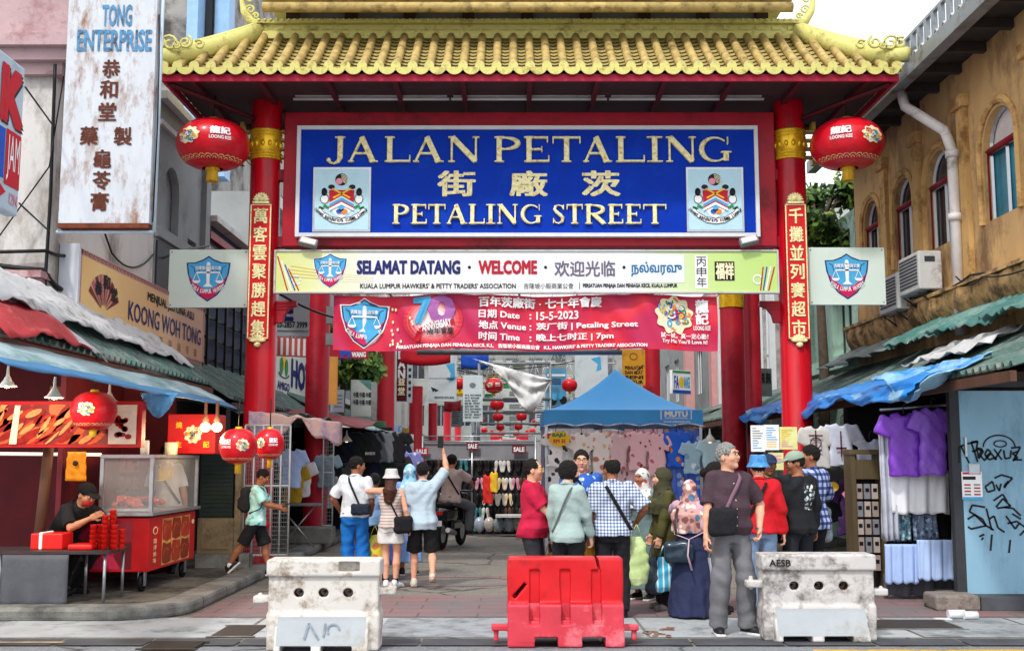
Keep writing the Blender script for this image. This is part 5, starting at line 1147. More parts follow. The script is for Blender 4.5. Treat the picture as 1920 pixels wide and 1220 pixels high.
# hanging banner
BANM = pattern('banner_print', lambda N, L, co: ramp(N, L, (lambda n: (L(co, n.inputs['Vector']), n.outputs['Fac'])[1])(N('ShaderNodeTexNoise', Scale=.9, Detail=1.5)), [(.3, '#b01a58'), (.45, '#cc1a4a'), (.55, '#dc1c34'), (.7, '#c01650')]), .55)
by = GY - .3; fb_ = front(by, 985, 604)
def fb(a, b, l):
 p = fb_(a, b, l); u = (a - 985) / 360; p.y += .035 * math.sin(a * .045 + .6 * math.sin(b * .05)) + .02 * math.sin(a * .11 + b * .06) ; p.z -= .07 * (1 - u * u) * 0 + .02 * math.sin(a * .02); return p
t = thing('banner', 'crimson anniversary banner with white lettering hung below the welcome board', 'banner', fb_(985, -655, 0))
mb = MB(BANM); mb.grid(lambda u, v: fb(625 + 720 * u, -656 + 103 * v, 0), 110, 14); mb.build('cloth', t)
mb = MB(); A = Art(fb, mb, .012, .006)
association_emblem(A, 684, -604, 84, INKW)
for i in range(6): A.disc(812, -601, 56 - 6.5 * i, 45 - 4.5 * i, M('blush%d' % i, ('#d83848', '#dc5862', '#e47c84', '#eca0a4', '#f2c4c4', '#f4e4e2')[i], .6, .04), i * .3, 32)
A.text('7', 778, -606, 806, -560, SKYB, 4, .05); A.text('0', 806, -604, 850, -558, M('print_violet', '#b06ab0', .6, .1), 4, .04)
A.line([(782, -640), (788, -622), (810, -610), (852, -604)], 10, INKR, 5); A.text('ANNIVERSARY', 792, -618, 846, -604, INKW, 7, .03, rot=.18); A.text('周年會慶', 802, -629, 851, -616, INK, 6, .01)
A.text('百年茨廠街 · 七十年會慶', 898, -576, 1128, -557, INKW, 3, .025)
for i, (a, b, wd) in enumerate((('日期 Date', '15-5-2023', 76), ('地点 Venue', '茨厂街 | Petaling Street', 88), ('时间 Time', '晚上七时正 | 7pm', 76))):
 y = -597 - i * 21; A.text(a, 898, y, 898 + wd, y + 15, INKW, 3, .02); A.text(':', 993, y + 1, 996, y + 10, INKW, 3, .03); A.text(b, 1006, y, (1084, 1195, 1150)[i], y + 15, INKW, 3, .02)
A.text('PERSATUAN PENJAJA DAN PENIAGA KECIL K.L.   吉隆坡小販商業公會   K.L. HAWKERS\u2019 & PETTY TRADERS\u2019 ASSOCIATION', 744, -654, 1212, -645, INKW, 3, .03)
dragon_roundel(A, 1264, -590, 34, 4, 1)
A.text('龍', 1305, -584, 1327, -560, INKW, 3, .03); A.text('記', 1305, -606, 1327, -586, INKW, 3, .03); A.text('LOONG KEE', 1300, -617, 1331, -609, INKW, 3, .03); A.text('試一試，真一定心動！', 1238, -634, 1327, -624, INKW, 3, .02); A.text('Try Me You’ll Love It!', 1240, -645, 1325, -636, INKW, 3, .02)
for i in range(14): A.ell(rnd.uniform(730, 775), rnd.uniform(-645, -565), 2, 3, CREAMI, 3, 8)
mb.build('lettering', t)
mb = MB(BLACK)
for a, b in ((625, -553), (1345, -553)): q = 1 if a > 900 else -1; mb.tube([fb(a, b, 0), f1(a + q * 8, -545, -.1)], .006, 4)
mb.build('tie_rope', t)
# association boards on the columns
BOARDG = M('board_mint', '#d4e2d6', .5, .05, .9, dirt='#c2d89c', dscale=.7, damt=.42)
for a0, a1, b0, b1, lab in ((316, 465, -577, -467, 'pale green board with the blue association shield, left of the left gate column'), (1516, 1660, -572, -463, 'pale green board with the blue association shield, right of the right gate column')):
 ff = front(GY - .1, (a0 + a1) / 2, -(b0 + b1) / 2); t = thing('emblem_board', lab, 'sign', ff((a0 + a1) / 2, b0, 0), 'association boards on the gate columns')
 mb = MB(BOARDG); rectbox(mb, ff, a0, b0, a1, b1, 0, -.05); mb.build('panel', t, bevel=.006)
 mb = MB(); A = Art(ff, mb, .004); association_emblem(A, (a0 + a1) / 2, (b0 + b1) / 2, 80); [A.ell(a, b, 1.6, 1.6, GREY, 0, 8) for a in (a0 + 5, a1 - 5) for b in (b0 + 5, b1 - 5)]; mb.build('emblem', t)
 mb = MB(STEEL); q = -1 if a0 < 900 else 1; e = a0 if q < 0 else a1; ctr = (a0 + a1) / 2; mb.tube([ff(ctr, b1, -.025), ff(ctr, b1 + 8, -.025), ff(ctr + q * 50, b1 + 2, -.1), ff(ctr + q * 140, b1 - 22, -.4)] if q < 0 else [ff(a0 - 12, b1 - 10, -.03), ff(a0, b1 - 10, -.03)], .018, 6); mb.tube([ff(a1 - 2 if q < 0 else a0 + 2, b0 + 20, -.03), ff(a1 + 14 if q < 0 else a0 - 14, b0 + 20, -.03)], .02, 6); mb.build('bracket', t)
# lamps on the gate
for i, (a0, a1) in enumerate(((550, 842), (846, 1138), (1142, 1432))):
 ff = front(GY - .35, (a0 + a1) / 2, 183); t = thing('tube_lamp', ('left', 'middle', 'right')[i] + ' one of three long white fluorescent fittings under the gate roof', 'lamp', ff((a0 + a1) / 2, -183, 0), 'fluorescent fittings under the gate roof')
 mb = MB(M('lamp_white', '#dcdce0', .35, .05)); mb.tube([ff(a0, -186, 0), ff(a1, -186, 0)], .022, 10); mb.build('tube', t); mb = MB(OFFW); rectbox(mb, ff, a0 + 4, -182, a1 - 4, -179, .03, -.03); mb.build('housing', t)
 mb = MB(DGREY); [mb.tube([ff(a, -180, 0), ff(a, -160, 0)], .008, 5) for a in (a0 + 40, a1 - 40)]; mb.build('rod', t)
for px, py, q, lab in ((578, 455, 1, 'left'), (1404, 452, -1, 'right')):
 c = P(px, py, GY - .5); t = thing('flood_lamp', 'small grey flood lamp under the ' + lab + ' end of the blue street sign', 'lamp', c, 'flood lamps under the street sign')
 rot = Matrix.Rotation(q * R(14), 3, 'Y') @ Matrix.Rotation(R(-25), 3, 'X'); mb = MB(GREY); mb.box(c, (.27, .1, .12), rot); mb.build('casing', t, bevel=.015); mb = MB(GLW); mb.box(c + rot @ Vector((0, -.052, 0)), (.22, .008, .09), rot); mb.build('lens', t); mb = MB(BLACK); mb.tube([c + Vector((-q * .1, .05, 0)), c + Vector((-q * .16, .35, .06))], .014, 6); mb.build('bracket', t)
# ------------------------------------------------------------------ lanterns
LANR = M('lantern_silk', '#d01022', .38, .12, 6, .15, 30, coat=.3, dirt='#a80c1c', dscale=2, damt=.4); LANY = M('tassel_yellow', '#e0b030', .6, .2, 30, .4, 60, stretch=(1, 1, .05))
def lantern(label, c, rx, rz, group, mirror=1, detail=True, tassel=.45, lit=None):
 c = Vector(c); t = thing('lantern', label, 'lantern', c - Vector((0, 0, rz)), group)
 mb = MB(LANR); n = 36 if detail else 20; m = 18 if detail else 10; vs, fs = [], []
 for i in range(m + 1):
  th = math.pi * (.06 + .88 * i / m)
  for k in range(n):
   a = 2 * math.pi * k / n; rb = 1 - (.022 if detail else .03) * (k % 2); rr = rx * (abs(math.sin(th)) ** .75) * rb; vs.append((c.x + rr * math.cos(a), c.y + rr * math.sin(a), c.z + rz * math.cos(th)))
 for i in range(m):
  for k in range(n): fs.append((i * n + k, (i + 1) * n + k, (i + 1) * n + (k + 1) % n, i * n + (k + 1) % n))
 mb.add(vs, fs, True); mb.build('body', t)
 mb = MB(GOLD); mb.lathe(c, [(0, rz * 1.10), (rx * .16, rz * 1.10), (rx * .22, rz * .97), (rx * .22, rz * .93)], 16); mb.lathe(c, [(rx * .2, -rz * .94), (rx * .2, -rz * 1.04), (0, -rz * 1.04)], 16); mb.build('cap', t)
 mb = MB(LANY); mb.lathe(c, [(rx * .15, -rz * 1.04), (rx * .17, -rz * (1.04 + tassel)), (rx * .12, -rz * (1.04 + tassel)), (rx * .1, -rz * 1.05)], 18); mb.build('tassel', t)
 if detail:
  def fn(a, b, l):   # a, b in radii
   th = math.acos(max(-.97, min(.97, b))); an = -math.pi / 2 + a; rr = rx * math.sin(th) ** .75 + l; return Vector((c.x + rr * math.cos(an), c.y + rr * math.sin(an), c.z + rz * math.cos(th)))
  mb = MB(); A = Art(fn, mb, .006); A.k = .004; dragon_roundel(A, -.46 * mirror, .06, .33, 7); A.text('龍記', .44 * mirror - .27, .08, .44 * mirror + .27, .38, INKW, 1, .03); A.text('LOONG KEE', .44 * mirror - .29, -.12, .44 * mirror + .29, .01, INKW, 1, .03)
  for k in range(14):
   a = -1.4 + 2.8 * k / 13; A.arc(a, -.74, .1, .08, 0, 180, .018, GOLDL, 1, 8); A.arc(a, -.80, .06, .06, 0, 180, .018, GOLDL, 1, 8)
  mb.build('print', t)
  mb = MB(BLACK); mb.tube([c + Vector((0, 0, rz * 1.1)), c + Vector((0, 0, rz * 1.1 + .35))], .008, 5); mb.build('cord', t)
 return t
lantern('big red paper lantern with gold lace hanging at the left end of the gate roof', P(400, 272, 15.9), .53, .365, 'big lanterns under the gate roof')
lantern('big red paper lantern with gold lace hanging at the right end of the gate roof', P(1588, 271, 15.9), .53, .365, 'big lanterns under the gate roof', -1)
# ------------------------------------------------------------------ canopies over the stalls
TEALT = M('green_roof_tile', '#49655e', .6, .3, 5, .3, 30, dirt='#7e837c', dscale=3, damt=.47); TEALP = M('teal_sheet', '#467670', .6, .25, 2, .3, 20, dirt='#7c948c', dscale=2.4, damt=.47)
TARPB = M('blue_tarp', '#1878c8', .45, .2, 3.5, .6, 9, dirt='#3c92d4', dscale=2.6, damt=.42); TARPW = M('white_tarp', '#c4c4c4', .6, .12, 3, .6, 10, dirt='#7c7870', dscale=3, damt=.43); TARPR = M('red_tarp', '#a83236', .6, .15, 3, .3, 12, dirt='#e08a84', dscale=2, damt=.38)
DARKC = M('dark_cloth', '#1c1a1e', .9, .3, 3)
def tileroof(label, X0, z0, X1, z1, Ya, Yb, mat=TEALT, pitch=.17, group='tiled canopies along the stalls', posts=True):
 t = thing('canopy', label, 'canopy', ((X0 + X1) / 2, (Ya + Yb) / 2, z0), group); n = int((Yb - Ya) / pitch)
 mb = MB(mat); mb.grid(lambda u, v: Vector((X0 + (X1 - X0) * v, Ya + (Yb - Ya) * u, z0 + (z1 - z0) * v ** 1.1 + .05 * max(0, math.sin(u * n * 2 * math.pi)) ** .7 - .02 * ((v * 6) % 1))), n * 6, 12, False); mb.build('tile_sheet', t, solid=.02)
 mb = MB(BROWN); s_ = 1 if X1 > X0 else -1; mb.bx(X0 - .03, X0 + .03, Ya, Yb, z0 - .14, z0 - .04)
 m = max(2, int((Yb - Ya) / 2.6))
 mb.build('eave_beam', t)
 for i in range(m + 1 if posts else 0): y = Ya + .05 + (Yb - Ya - .1) * i / m; mb = MB(DGREY); mb.bx(X0 + s_ * .08 - .03, X0 + s_ * .08 + .03, y - .03, y + .03, .13, z0 - .145); mb.build('post', t)
def cloth(name, label, cat, fn, nu, nv, mat, group=None, m2=None, parent=None, solid=.012):
 mb = MB(mat); mb.grid(fn, nu, nv)
 if m2 is not None:
  mb.mat(m2); i2 = mb.cur; k = 0
  for j in range(nv):
   for i in range(nu):
    if m2 is not None and CL(i / nu, j / nv): mb.mi[k] = i2
    k += 1
 o = mb.build(name, parent, solid=solid)
 return tag(o, label, cat, group) if parent is None else o
CL = lambda u, v: False
def wav(u, v, a, s=0): return a * (.8 * math.sin(13 * u + 4 * math.sin(5 * v + s) + s) + .5 * math.sin(29 * u + 7 * v + 2 * s) + .4 * math.sin(17 * v + 3 * s) + .28 * math.sin(61 * u + 19 * v + s) + .2 * math.sin(47 * v - 33 * u) + .16 * math.sin(113 * u - 29 * v + s))
tileroof('green tiled canopy over the roast meat stall on the left', -4.3, 2.66, -5.24, 3.38, 8.6, 16.0, posts=False)
tileroof('mossy tiled canopy over the left stalls behind the gate column', -4.2, 2.5, -5.24, 3.2, 16.9, 24.6)
tileroof('green tiled canopy over the clothes stall on the right', 4.62, 2.46, 6.2, 3.2, 10.3, 20.9, posts=False)
tileroof('weathered tiled canopy over the far right stalls', 4.6, 2.5, 6.2, 3.2, 21.3, 30)
CL = lambda u, v: v < .18
cloth('awning', 'long pale blue and white awning along the front of the roast meat stall', 'awning', lambda u, v: Vector((-3.74 - .62 * v + wav(u, v, .008), 8.3 + 7.0 * u, 2.30 + .33 * v + wav(u, v, .008, 1))), 70, 8, M('awning_white', '#9fb4b8', .6, .15, 2, .3, 14, dirt='#5f8084', dscale=1.8, damt=.47, stretch=(1, .4, 1)), None, M('awning_blue', '#3f78a4', .5, .15, 3))
CL = lambda u, v: False
mb = MB(M('flap_blue', '#5a94c0', .5, .15, 3, .3, 12)); a = P(262, 745, 12.2); mb.grid(lambda u, v: a + Vector((.42 * u + .06 * v * (1 - 2 * u), wav(u, v, .02), .05 - (.10 + .17 * math.sin(math.pi * u)) * v)), 14, 6); tag(mb.build('awning_flap', solid=.006), 'pale blue cloth flap hanging from the left awning', 'cloth')
cloth('tarpaulin', 'long white tarpaulin thrown over the left green tiled canopy', 'tarpaulin', lambda u, v: Vector((-4.55 - .68 * v, 9.8 + 6.2 * u, 2.98 + .53 * v + .07 + wav(u * 2, v, .03, 2) - .12 * u)), 60, 10, TARPW, 'tarpaulins on the canopies')
CL = lambda u, v: v > .55 or u > .8
cloth('tarpaulin', 'red and white tarpaulin heaped at the near end of the left canopy', 'tarpaulin', lambda u, v: Vector((-4.2 - .85 * v, 9.3 + 2.3 * u, 2.62 + .36 * math.sin(min(1, v * 1.4) * math.pi * .5) + .10 * math.sin(math.pi * u) + wav(u, v, .025, 3))), 26, 14, TARPR, 'tarpaulins on the canopies', TARPW)
CL = lambda u, v: math.sin(u * 40) + math.sin(9 * v + u * 11) > 1.45
def btarp(u, v):
 if v < .55: q = v / .55; return Vector((4.92 - .64 * q, 11.9 + 10 * u, 2.66 - .22 * q + wav(u * 2, v, .022, 1)))
 q = (v - .55) / .45; return Vector((4.28 - .08 * q + wav(u * 2, v, .02, 5), 11.9 + 10 * u, 2.44 - q * (.15 + .06 * math.sin(u * 19) + .035 * math.sin(u * 47)) + wav(u * 2, .5, .015, 1)))
cloth('tarpaulin', 'crumpled bright blue tarpaulin draped over the eave of the right canopy', 'tarpaulin', btarp, 130, 16, TARPB, 'tarpaulins on the canopies', M('tarp_pale', '#7cacca', .5, .2, 3))
CL = lambda u, v: False
def nearflap(u, v): return Vector((5.0 - .75 * v + wav(u, v, .03, 2), 11.5 + 1.7 * u, 2.70 - .30 * v - .16 * v * math.sin(u * 5) + wav(u, v, .025, 4)))
cloth('tarpaulin', 'pale blue stained tarpaulin folded on the near end of the right canopy', 'tarpaulin', nearflap, 24, 14, M('tarp_stained', '#8cb8d0', .5, .15, 3, .35, 12, dirt='#2f86cc', dscale=2, damt=.47), 'tarpaulins on the canopies')
cloth('tarpaulin', 'torn white sheet lying on the right green tiles by the downpipe', 'tarpaulin', lambda u, v: Vector((5.8 - .75 * v, 12.6 + 1.9 * u, 3.08 - .33 * v + .05 + wav(u, v, .035, 1))), 16, 10, TARPW, 'tarpaulins on the canopies')
cloth('lean_to_sheet', 'teal corrugated sheet leaning under the broken cornice on the right', 'roof sheet', lambda u, v: Vector((6.26 - (.75 + .12 * math.sin(u * 23) + .08 * math.sin(u * 51)) * v, 10.4 + 6.2 * u, 3.66 - .42 * v + .02 * math.sin(u * 260) + wav(u, v, .015, 2))), 220, 6, TEALP)
cloth('lean_to_sheet', 'grey weathered sheet under the broken cornice beyond the teal sheet', 'roof sheet', lambda u, v: Vector((6.26 - (.7 + .1 * math.sin(u * 19)) * v, 16.7 + 3.7 * u, 3.62 - .4 * v + wav(u, v, .02, 5))), 60, 6, M('sheet_grey', '#76817e', .6, .2, 3, .3, 14, dirt='#4e5856', dscale=2, damt=.46))
CL = lambda u, v: False
cloth('tarpaulin', 'dark green tarpaulin sagging between the left gate column and the second column', 'tarpaulin', lambda u, v: Vector((-4.9 + 1.7 * u, 17.0 + 3.2 * v, 2.62 - .32 * u - .14 * math.sin(math.pi * u) + wav(u, v, .03, 2))), 20, 14, M('tarp_green', '#4a625c', .55, .2, 3, .3, 12, dirt='#7c8c84', dscale=2, damt=.42), 'tarpaulins on the canopies')
cloth('tarpaulin', 'dull red awning sheet over the t-shirt stall on the left', 'tarpaulin', lambda u, v: Vector((-4.5 + 1.75 * u + .1 * v, 20.6 + 1.8 * v, 2.52 - .35 * u * (1 - v * .2) + .12 * v + wav(u, v, .012, 2))), 18, 10, M('tarp_maroon', '#7c2a2c', .55, .2, 3, .2, 12), 'tarpaulins on the canopies')
cloth('tarpaulin', 'peach and lilac scrap of tarpaulin hanging off the left eave by the column', 'tarpaulin', lambda u, v: Vector((-3.75 + 1.15 * u, 16.0 + 1.2 * u, 2.30 - .12 * u - (.22 + .14 * math.sin(u * 9) + .07 * math.sin(u * 21)) * v + wav(u, v, .014, 6))), 24, 8, M('tarp_peach', '#d8b0a4', .6, .1, 2, .2, 12, dirt='#8a7ea8', dscale=1.6, damt=.47), 'tarpaulins on the canopies')
cloth('tarpaulin', 'grey sheet over the far left stalls near the hat stall', 'tarpaulin', lambda u, v: Vector((-4.3 + 1.9 * u, 22.6 + 2.2 * v, 2.5 - .35 * u + wav(u, v, .03, 4))), 18, 10, M('tarp_grey', '#7c8c8e', .6, .15, 3), 'tarpaulins on the canopies')
# ------------------------------------------------------------------ signs on the left
def boardX(X, Ya, Yb, z0, z1, s=1):   # board parallel to the street; a = 0..1 along Y, b = 0..1 up
 return lambda a, b, l: Vector((X + s * l, Ya + (Yb - Ya) * a, z0 + (z1 - z0) * b))
# rusty vertical sign
RUSTW = M('rusty_white', '#c2c6cc', .6, .07, 5, .1, 40, dirt='#8c6650', dscale=2.9, damt=.43, stretch=(1.6, 1, .6)); RUST = M('rust', '#6a3420', .8, .4, 9, .3, 60)
vy = 12.2; fv = front(vy, 207, 217); t = thing('vertical_sign', 'tall rusty white vertical sign with faded blue and dark brown lettering', 'sign', fv(207, -432, 0))
mb = MB(RUSTW); rectbox(mb, fv, 123, -424, 290, 160, .06, -.14); mb.build('panel', t)
mb = MB(RUST); rectbox(mb, fv, 123, -433, 290, -424.3, .065, -.14); mb.build('rust_edge', t)
mb = MB(M('pale_frame', '#b8c8d4', .5, .1))
for a in (121, 296): mb.tube([fv(a, -438, -.02), fv(a, 170, -.02)], .022, 6)
mb.tube([fv(115, -438, -.02), fv(296, -438, -.02)], .02, 6); mb.tube([fv(117, -438, -.16), fv(117, 170, -.16)], .02, 6); mb.build('sign_border', t)
mb = MB(); A = Art(fv, mb, .065); FBLU = M('faded_blue', '#4a86b0', .6, .3, 9, dirt='#3a3a44', dscale=12, damt=.46); RBRN = M('rust_lettering', '#5a2c1c', .8, .5, 14)
A.text('TONG', 188, -46, 243, -6, FBLU, 1, .03); A.text('ENTERPRISE', 143, -95, 282, -55, FBLU, 1, .03)
for ch, x, y in (('恭', 209, 130), ('和', 206, 170), ('堂', 205, 213), ('藥', 173, 259), ('製', 236, 260), ('龜', 200, 303), ('苓', 200, 344), ('膏', 198, 384)): A.text(ch, x - 16, -y - 17, x + 16, -y + 17, RBRN, 1, .02)
mb.build('lettering', t)
mb = MB(BLACK); mb.tube([fv(291, -20, 0), fv(300, -120, .1), fv(296, -240, 0), fv(294, -420, 0)], .008, 5); mb.tube([fv(118, -100, -.1), fv(122, -200, 0), fv(119, -400, 0)], .007, 5); mb.build('cable', t)
# red K sign at the edge
fk = boardX(-4.88, 8.7, 10.85, P(40, 412, 11.2).z - .05, P(40, 155, 11.2).z + .02); t = thing('projecting_sign', 'white and red sign with a big red letter K cut by the left edge', 'sign', fk(.5, 0, 0))
mb = MB(M('sign_pale', '#b4c4d0', .6, .08, 4, dirt='#8a98a2', dscale=2, damt=.4)); p, q = fk(0, 0, 0), fk(1, 1, 0); mb.bx(p.x - .12, p.x, p.y, q.y, p.z, q.z); mb.build('panel', t, bevel=.02)
mb = MB(); A = Art(fk, mb, .004); A.text('K', .80, .575, .985, .90, BLACK, 1, .07); A.text('K', .785, .585, .97, .91, INKR, 2, .07); A.rect(.84, .17, .99, .53, INKR, 1); A.text('JAM', .855, .2, .978, .50, INKW, 2, .0); A.rect(.7, .2, .83, .52, BLU, 1); A.text('12N', .9, .06, .98, .13, PINKI, 1, .01); A.poly([(.8, .07), (.86, .12), (.8, .16)], INKR, 1); mb.build('lettering', t)
mb = MB(DGREY); z = fk(1, .05, 0).z; mb.tube([(-4.94, 11.0, z + .1), (-5.2, 12.35, z + .1)], .01, 5); mb.tube([(-4.94, 11.0, z + 1.3), (-5.2, 12.35, z + 1.3)], .01, 5); mb.build('bracket', t)
# herbal tea shop sign
p0, p1, p2 = PX(132, 463, -5.2), PX(122, 618, -5.2), PX(370, 600, -5.2); z1, z0 = (p0.z + PX(370, 580, -5.2).z) / 2, (p1.z + PX(368, 683, -5.2).z) / 2; Ya, Yb = (p0.y + p1.y) / 2, p2.y
fk = boardX(-5.08, Ya, Yb, z0, z1); t = thing('shop_sign', 'long yellow herbal shop sign with a maroon fan and dark lettering on the left facade', 'sign', fk(.5, 0, 0))
def kfn(N, L, co):
 s_ = N('ShaderNodeSeparateXYZ'); L(co, s_.inputs[0]); mr = N('ShaderNodeMapRange'); mr.inputs['From Min'].default_value = -2.7; mr.inputs['From Max'].default_value = 2.7; L(s_.outputs[1], mr.inputs[0]); n = N('ShaderNodeTexNoise', Scale=1.3, Detail=3); L(co, n.inputs['Vector']); ml = N('ShaderNodeMath', {'operation': 'MULTIPLY_ADD'}); ml.inputs[1].default_value = .25; L(n.outputs['Fac'], ml.inputs[0]); L(mr.outputs[0], ml.inputs[2])
 return ramp(N, L, ml.outputs[0], [(.05, '#e8b45c'), (.25, '#ecc684'), (.4, '#e4b878'), (.8, '#d8a880'), (1, '#cc9a78')])
mb = MB(pattern('herbal_print', kfn, .5)); mb.bx(-5.28, -5.08, Ya, Yb, z0, z1); mb.build('panel', t)
mb = MB(M('sign_side_white', '#d0d4dc', .5, .06)); mb.bx(-5.29, -5.06, Ya - .06, Ya - .002, z0 - .04, z1 + .04); mb.build('sign_edge', t)
mb = MB(); A = Art(fk, mb, .004); MRN = M('ink_maroon', '#7c2434', .6, .15)
for b0 in (.0, .93): A.rect(0, b0, 1, b0 + .07, M('ink_border', '#b88a84', .6, .1), 0); [A.arc(.012 + .025 * i, b0 + .035, .009, .024, 0, 300, .006, MRN, 1, 5) for i in range(40)]
for a0 in (.0, .985): A.rect(a0, 0, a0 + .015, 1, M('ink_border', '#b88a84'), 0)
for i in range(9):
 a = R(150 - 15 * i); c, d = .155, .30; A.poly([(c + .02 * math.cos(a + .05), d + .1 * math.sin(a + .05)), (c + .105 * math.cos(a + .09), d + .5 * math.sin(a + .09)), (c + .105 * math.cos(a - .09), d + .5 * math.sin(a - .09)), (c + .02 * math.cos(a - .05), d + .1 * math.sin(a - .05))], MRN if i % 2 == 0 else M('ink_rose', '#b8607c', .6, .1), 1)
for i, ch in enumerate('恭和堂'): A.text(ch, .095 + .05 * i, .5 + .12 * (i == 1), .135 + .05 * i, .68 + .12 * (i == 1), INK, 3, .03)
A.text('KOONG WOH TONG', .32, .33, .96, .60, NAVY, 1, .012); A.text('MENJUAL JELI CINA ASLI', .46, .68, .88, .84, INK, 1, .02)
for i, ch in enumerate('恭和堂藥製龜苓膏'): A.text(ch, .32 + .082 * i, .12, .352 + .082 * i, .25, M('ink_brown', '#8a6a48', .6, .2), 1, .0)
mb.build('lettering', t)
# ------------------------------------------------------------------ roast meat stall
MEAT = spots('meat_print', '#8a1408', ['#e83c18', '#c82008', '#f06a30', '#a01408', '#f8b070'], 5, .42, .4, .1); MEATB = spots('raw_print', '#9a1830', ['#b82848', '#7c1028', '#d0506c', '#68101c'], 3, .46, .35, .1)
PR = M('print_red', '#c01418', .45, .08)
yb = 12.0; fm = front(yb, 130, 795); t = thing('menu_board', 'wide red picture board of glazed roast meat under the left awning', 'sign', fm(130, -838, 0))
mb = MB(PR); rectbox(mb, fm, -60, -838, 266, -752, 0, -.12); mb.build('panel', t)
mb = MB(); A = Art(fm, mb, .004); A.rect(-56, -833, 258, -758, MEAT, 0)
rr = random.Random(3); MM = [M('meat_a', '#d8321a', .35, .3, 14), M('meat_b', '#e85a28', .35, .3, 14), M('meat_c', '#9a1a0c', .35, .3, 14), M('meat_d', '#f09a5a', .4, .25, 14)]
for i in range(90):
 x, y = rr.uniform(-40, 195), rr.uniform(-826, -766); a = rr.uniform(.3, 1.1); l_, w2 = rr.uniform(8, 34), rr.uniform(2, 8); n_ = 12
 A.poly([(x + l_ * math.cos(2 * math.pi * k / n_) * math.cos(a) - w2 * math.sin(2 * math.pi * k / n_) * math.sin(a), max(-832, min(-759, y + l_ * math.cos(2 * math.pi * k / n_) * math.sin(a) + w2 * math.sin(2 * math.pi * k / n_) * math.cos(a)))) for k in range(n_)], MM[i % 4], 1 + i % 4)
A.poly([(20, -832), (34, -832), (38, -760), (28, -760)], CREAMI, 6); A.rect(205, -832, 257, -759, M('print_peach', '#e8c8b0', .5, .2), 6)
for i in range(16): A.ell(rr.uniform(190, 250), rr.uniform(-820, -775), rr.uniform(4, 9), rr.uniform(4, 8), MM[2], 7, 9)
mb.build('print', t)
t = thing('sign_box', 'bright red lantern-shaped sign box with gold emblem under the left awning', 'sign', P(340, 850, 14.2)); fs = front(14.2, 360, 812)
mb = MB(PR); rectbox(mb, fs, 314, -850, 404, -776, 0, -.5); mb.build('casing', t, bevel=.01); mb = MB(); A = Art(fs, mb, .004); dragon_roundel(A, 362, -814, 16, 9); [A.text(ch, x, y, x + 11, y + 11, YEL, 1, .03) for ch, x, y in (('生', 330, -838), ('記', 382, -838), ('燒', 330, -802), ('味', 382, -802))]; mb.build('print', t)
BULB = glow('bulb_glow', (1, .74, .42), 1.6)
def warm(c, e): l = bpy.data.lights.new('bulb_light', 'POINT'); l.energy = e; l.color = (1, .72, .42); l.shadow_soft_size = .06; o = bpy.data.objects.new('bulb_light', l); COL.objects.link(o); o.location = c
for i, px in enumerate((385, 407)):
 c = P(px, 797, 13.6); t = thing('pendant_bulb', ('round frosted bulb hanging left of its twin', 'round frosted bulb hanging right of its twin')[i] + ' by the red sign box', 'lamp', c - Vector((0, 0, .09)), 'lit bulbs under the left awning'); mb = MB(BULB); mb.ball(c - Vector((0, 0, .02)), (.065, .065, .06), 14, 10); mb.build('bulb', t); warm(c + Vector((0, -.15, -.12)), 14); mb = MB(BROWN); mb.lathe(c, [(.02, .28), (.022, .12), (.05, .05), (.03, .04)], 12); mb.build('socket', t)
for i, (px, py) in enumerate(((14, 716), (102, 737), (205, 745))):
 c = P(px, py, 10.9 if i < 2 else 12.4); t = thing('bell_lamp', 'white bell-shaped lamp shade under the left awning, ' + ('nearest the frame edge', 'above the menu board', 'right of the red disc lantern')[i], 'lamp', c - Vector((0, 0, .07)), 'bell lamps under the left awning'); mb = MB(OFFW); mb.lathe(c, [(.01, .16), (.016, .06), (.03, .04), (.04, .015), (.07, -.025), (.095, -.04), (.09, -.045), (.03, .01)], 20); mb.build('shade', t); mb = MB(BULB); mb.ball(c - Vector((0, 0, .02)), .04, 10, 8); mb.build('bulb', t); warm(c - Vector((0, 0, .14)), 16)
lantern('flat red lantern with a dragon roundel in front of the meat picture board', P(176, 770, 11.6), .232, .20, 'small lanterns along the left stalls', -.1, True, .3)
lantern('round red lantern with yellow tassel, left of the pair over the pavement', P(447, 836, 13.4), .225, .21, 'small lanterns along the left stalls', -1, True, .5)
lantern('round red lantern with yellow tassel, right of the pair over the pavement', P(506, 832, 13.9), .18, .19, 'small lanterns along the left stalls', 1, True, .5)
# counter with glass case
cx1, cy0, cy1 = -4.06, 12.72, 14.55; cx0 = -5.0; zt = .98
t = thing('food_cart', 'red food cart with meat pictures, glass case and wheels on the left pavement', 'food cart', ((cx0 + cx1) / 2, (cy0 + cy1) / 2, .139))
mb = MB(PR); mb.bx(cx0, cx1, cy0, cy1, .36, zt - .02); mb.build('cabinet', t, bevel=.01)
fS = lambda a, b, l: Vector((cx1 + l, cy0 + (cy1 - cy0) * a, .38 + .56 * b)); fF = lambda a, b, l: Vector((cx0 + (cx1 - cx0) * a, cy0 - l, .38 + .56 * b))
mb = MB(); A = Art(fS, mb, .004); BRN = [M('roast_a', '#b8602c', .4, .3, 10), M('roast_b', '#8a2c14', .4, .3, 10), M('roast_c', '#d89a58', .4, .3, 10), M('roast_d', '#a8341c', .4, .3, 10)]
A.rect(.25, .02, .86, .97, BRN[2], 0)
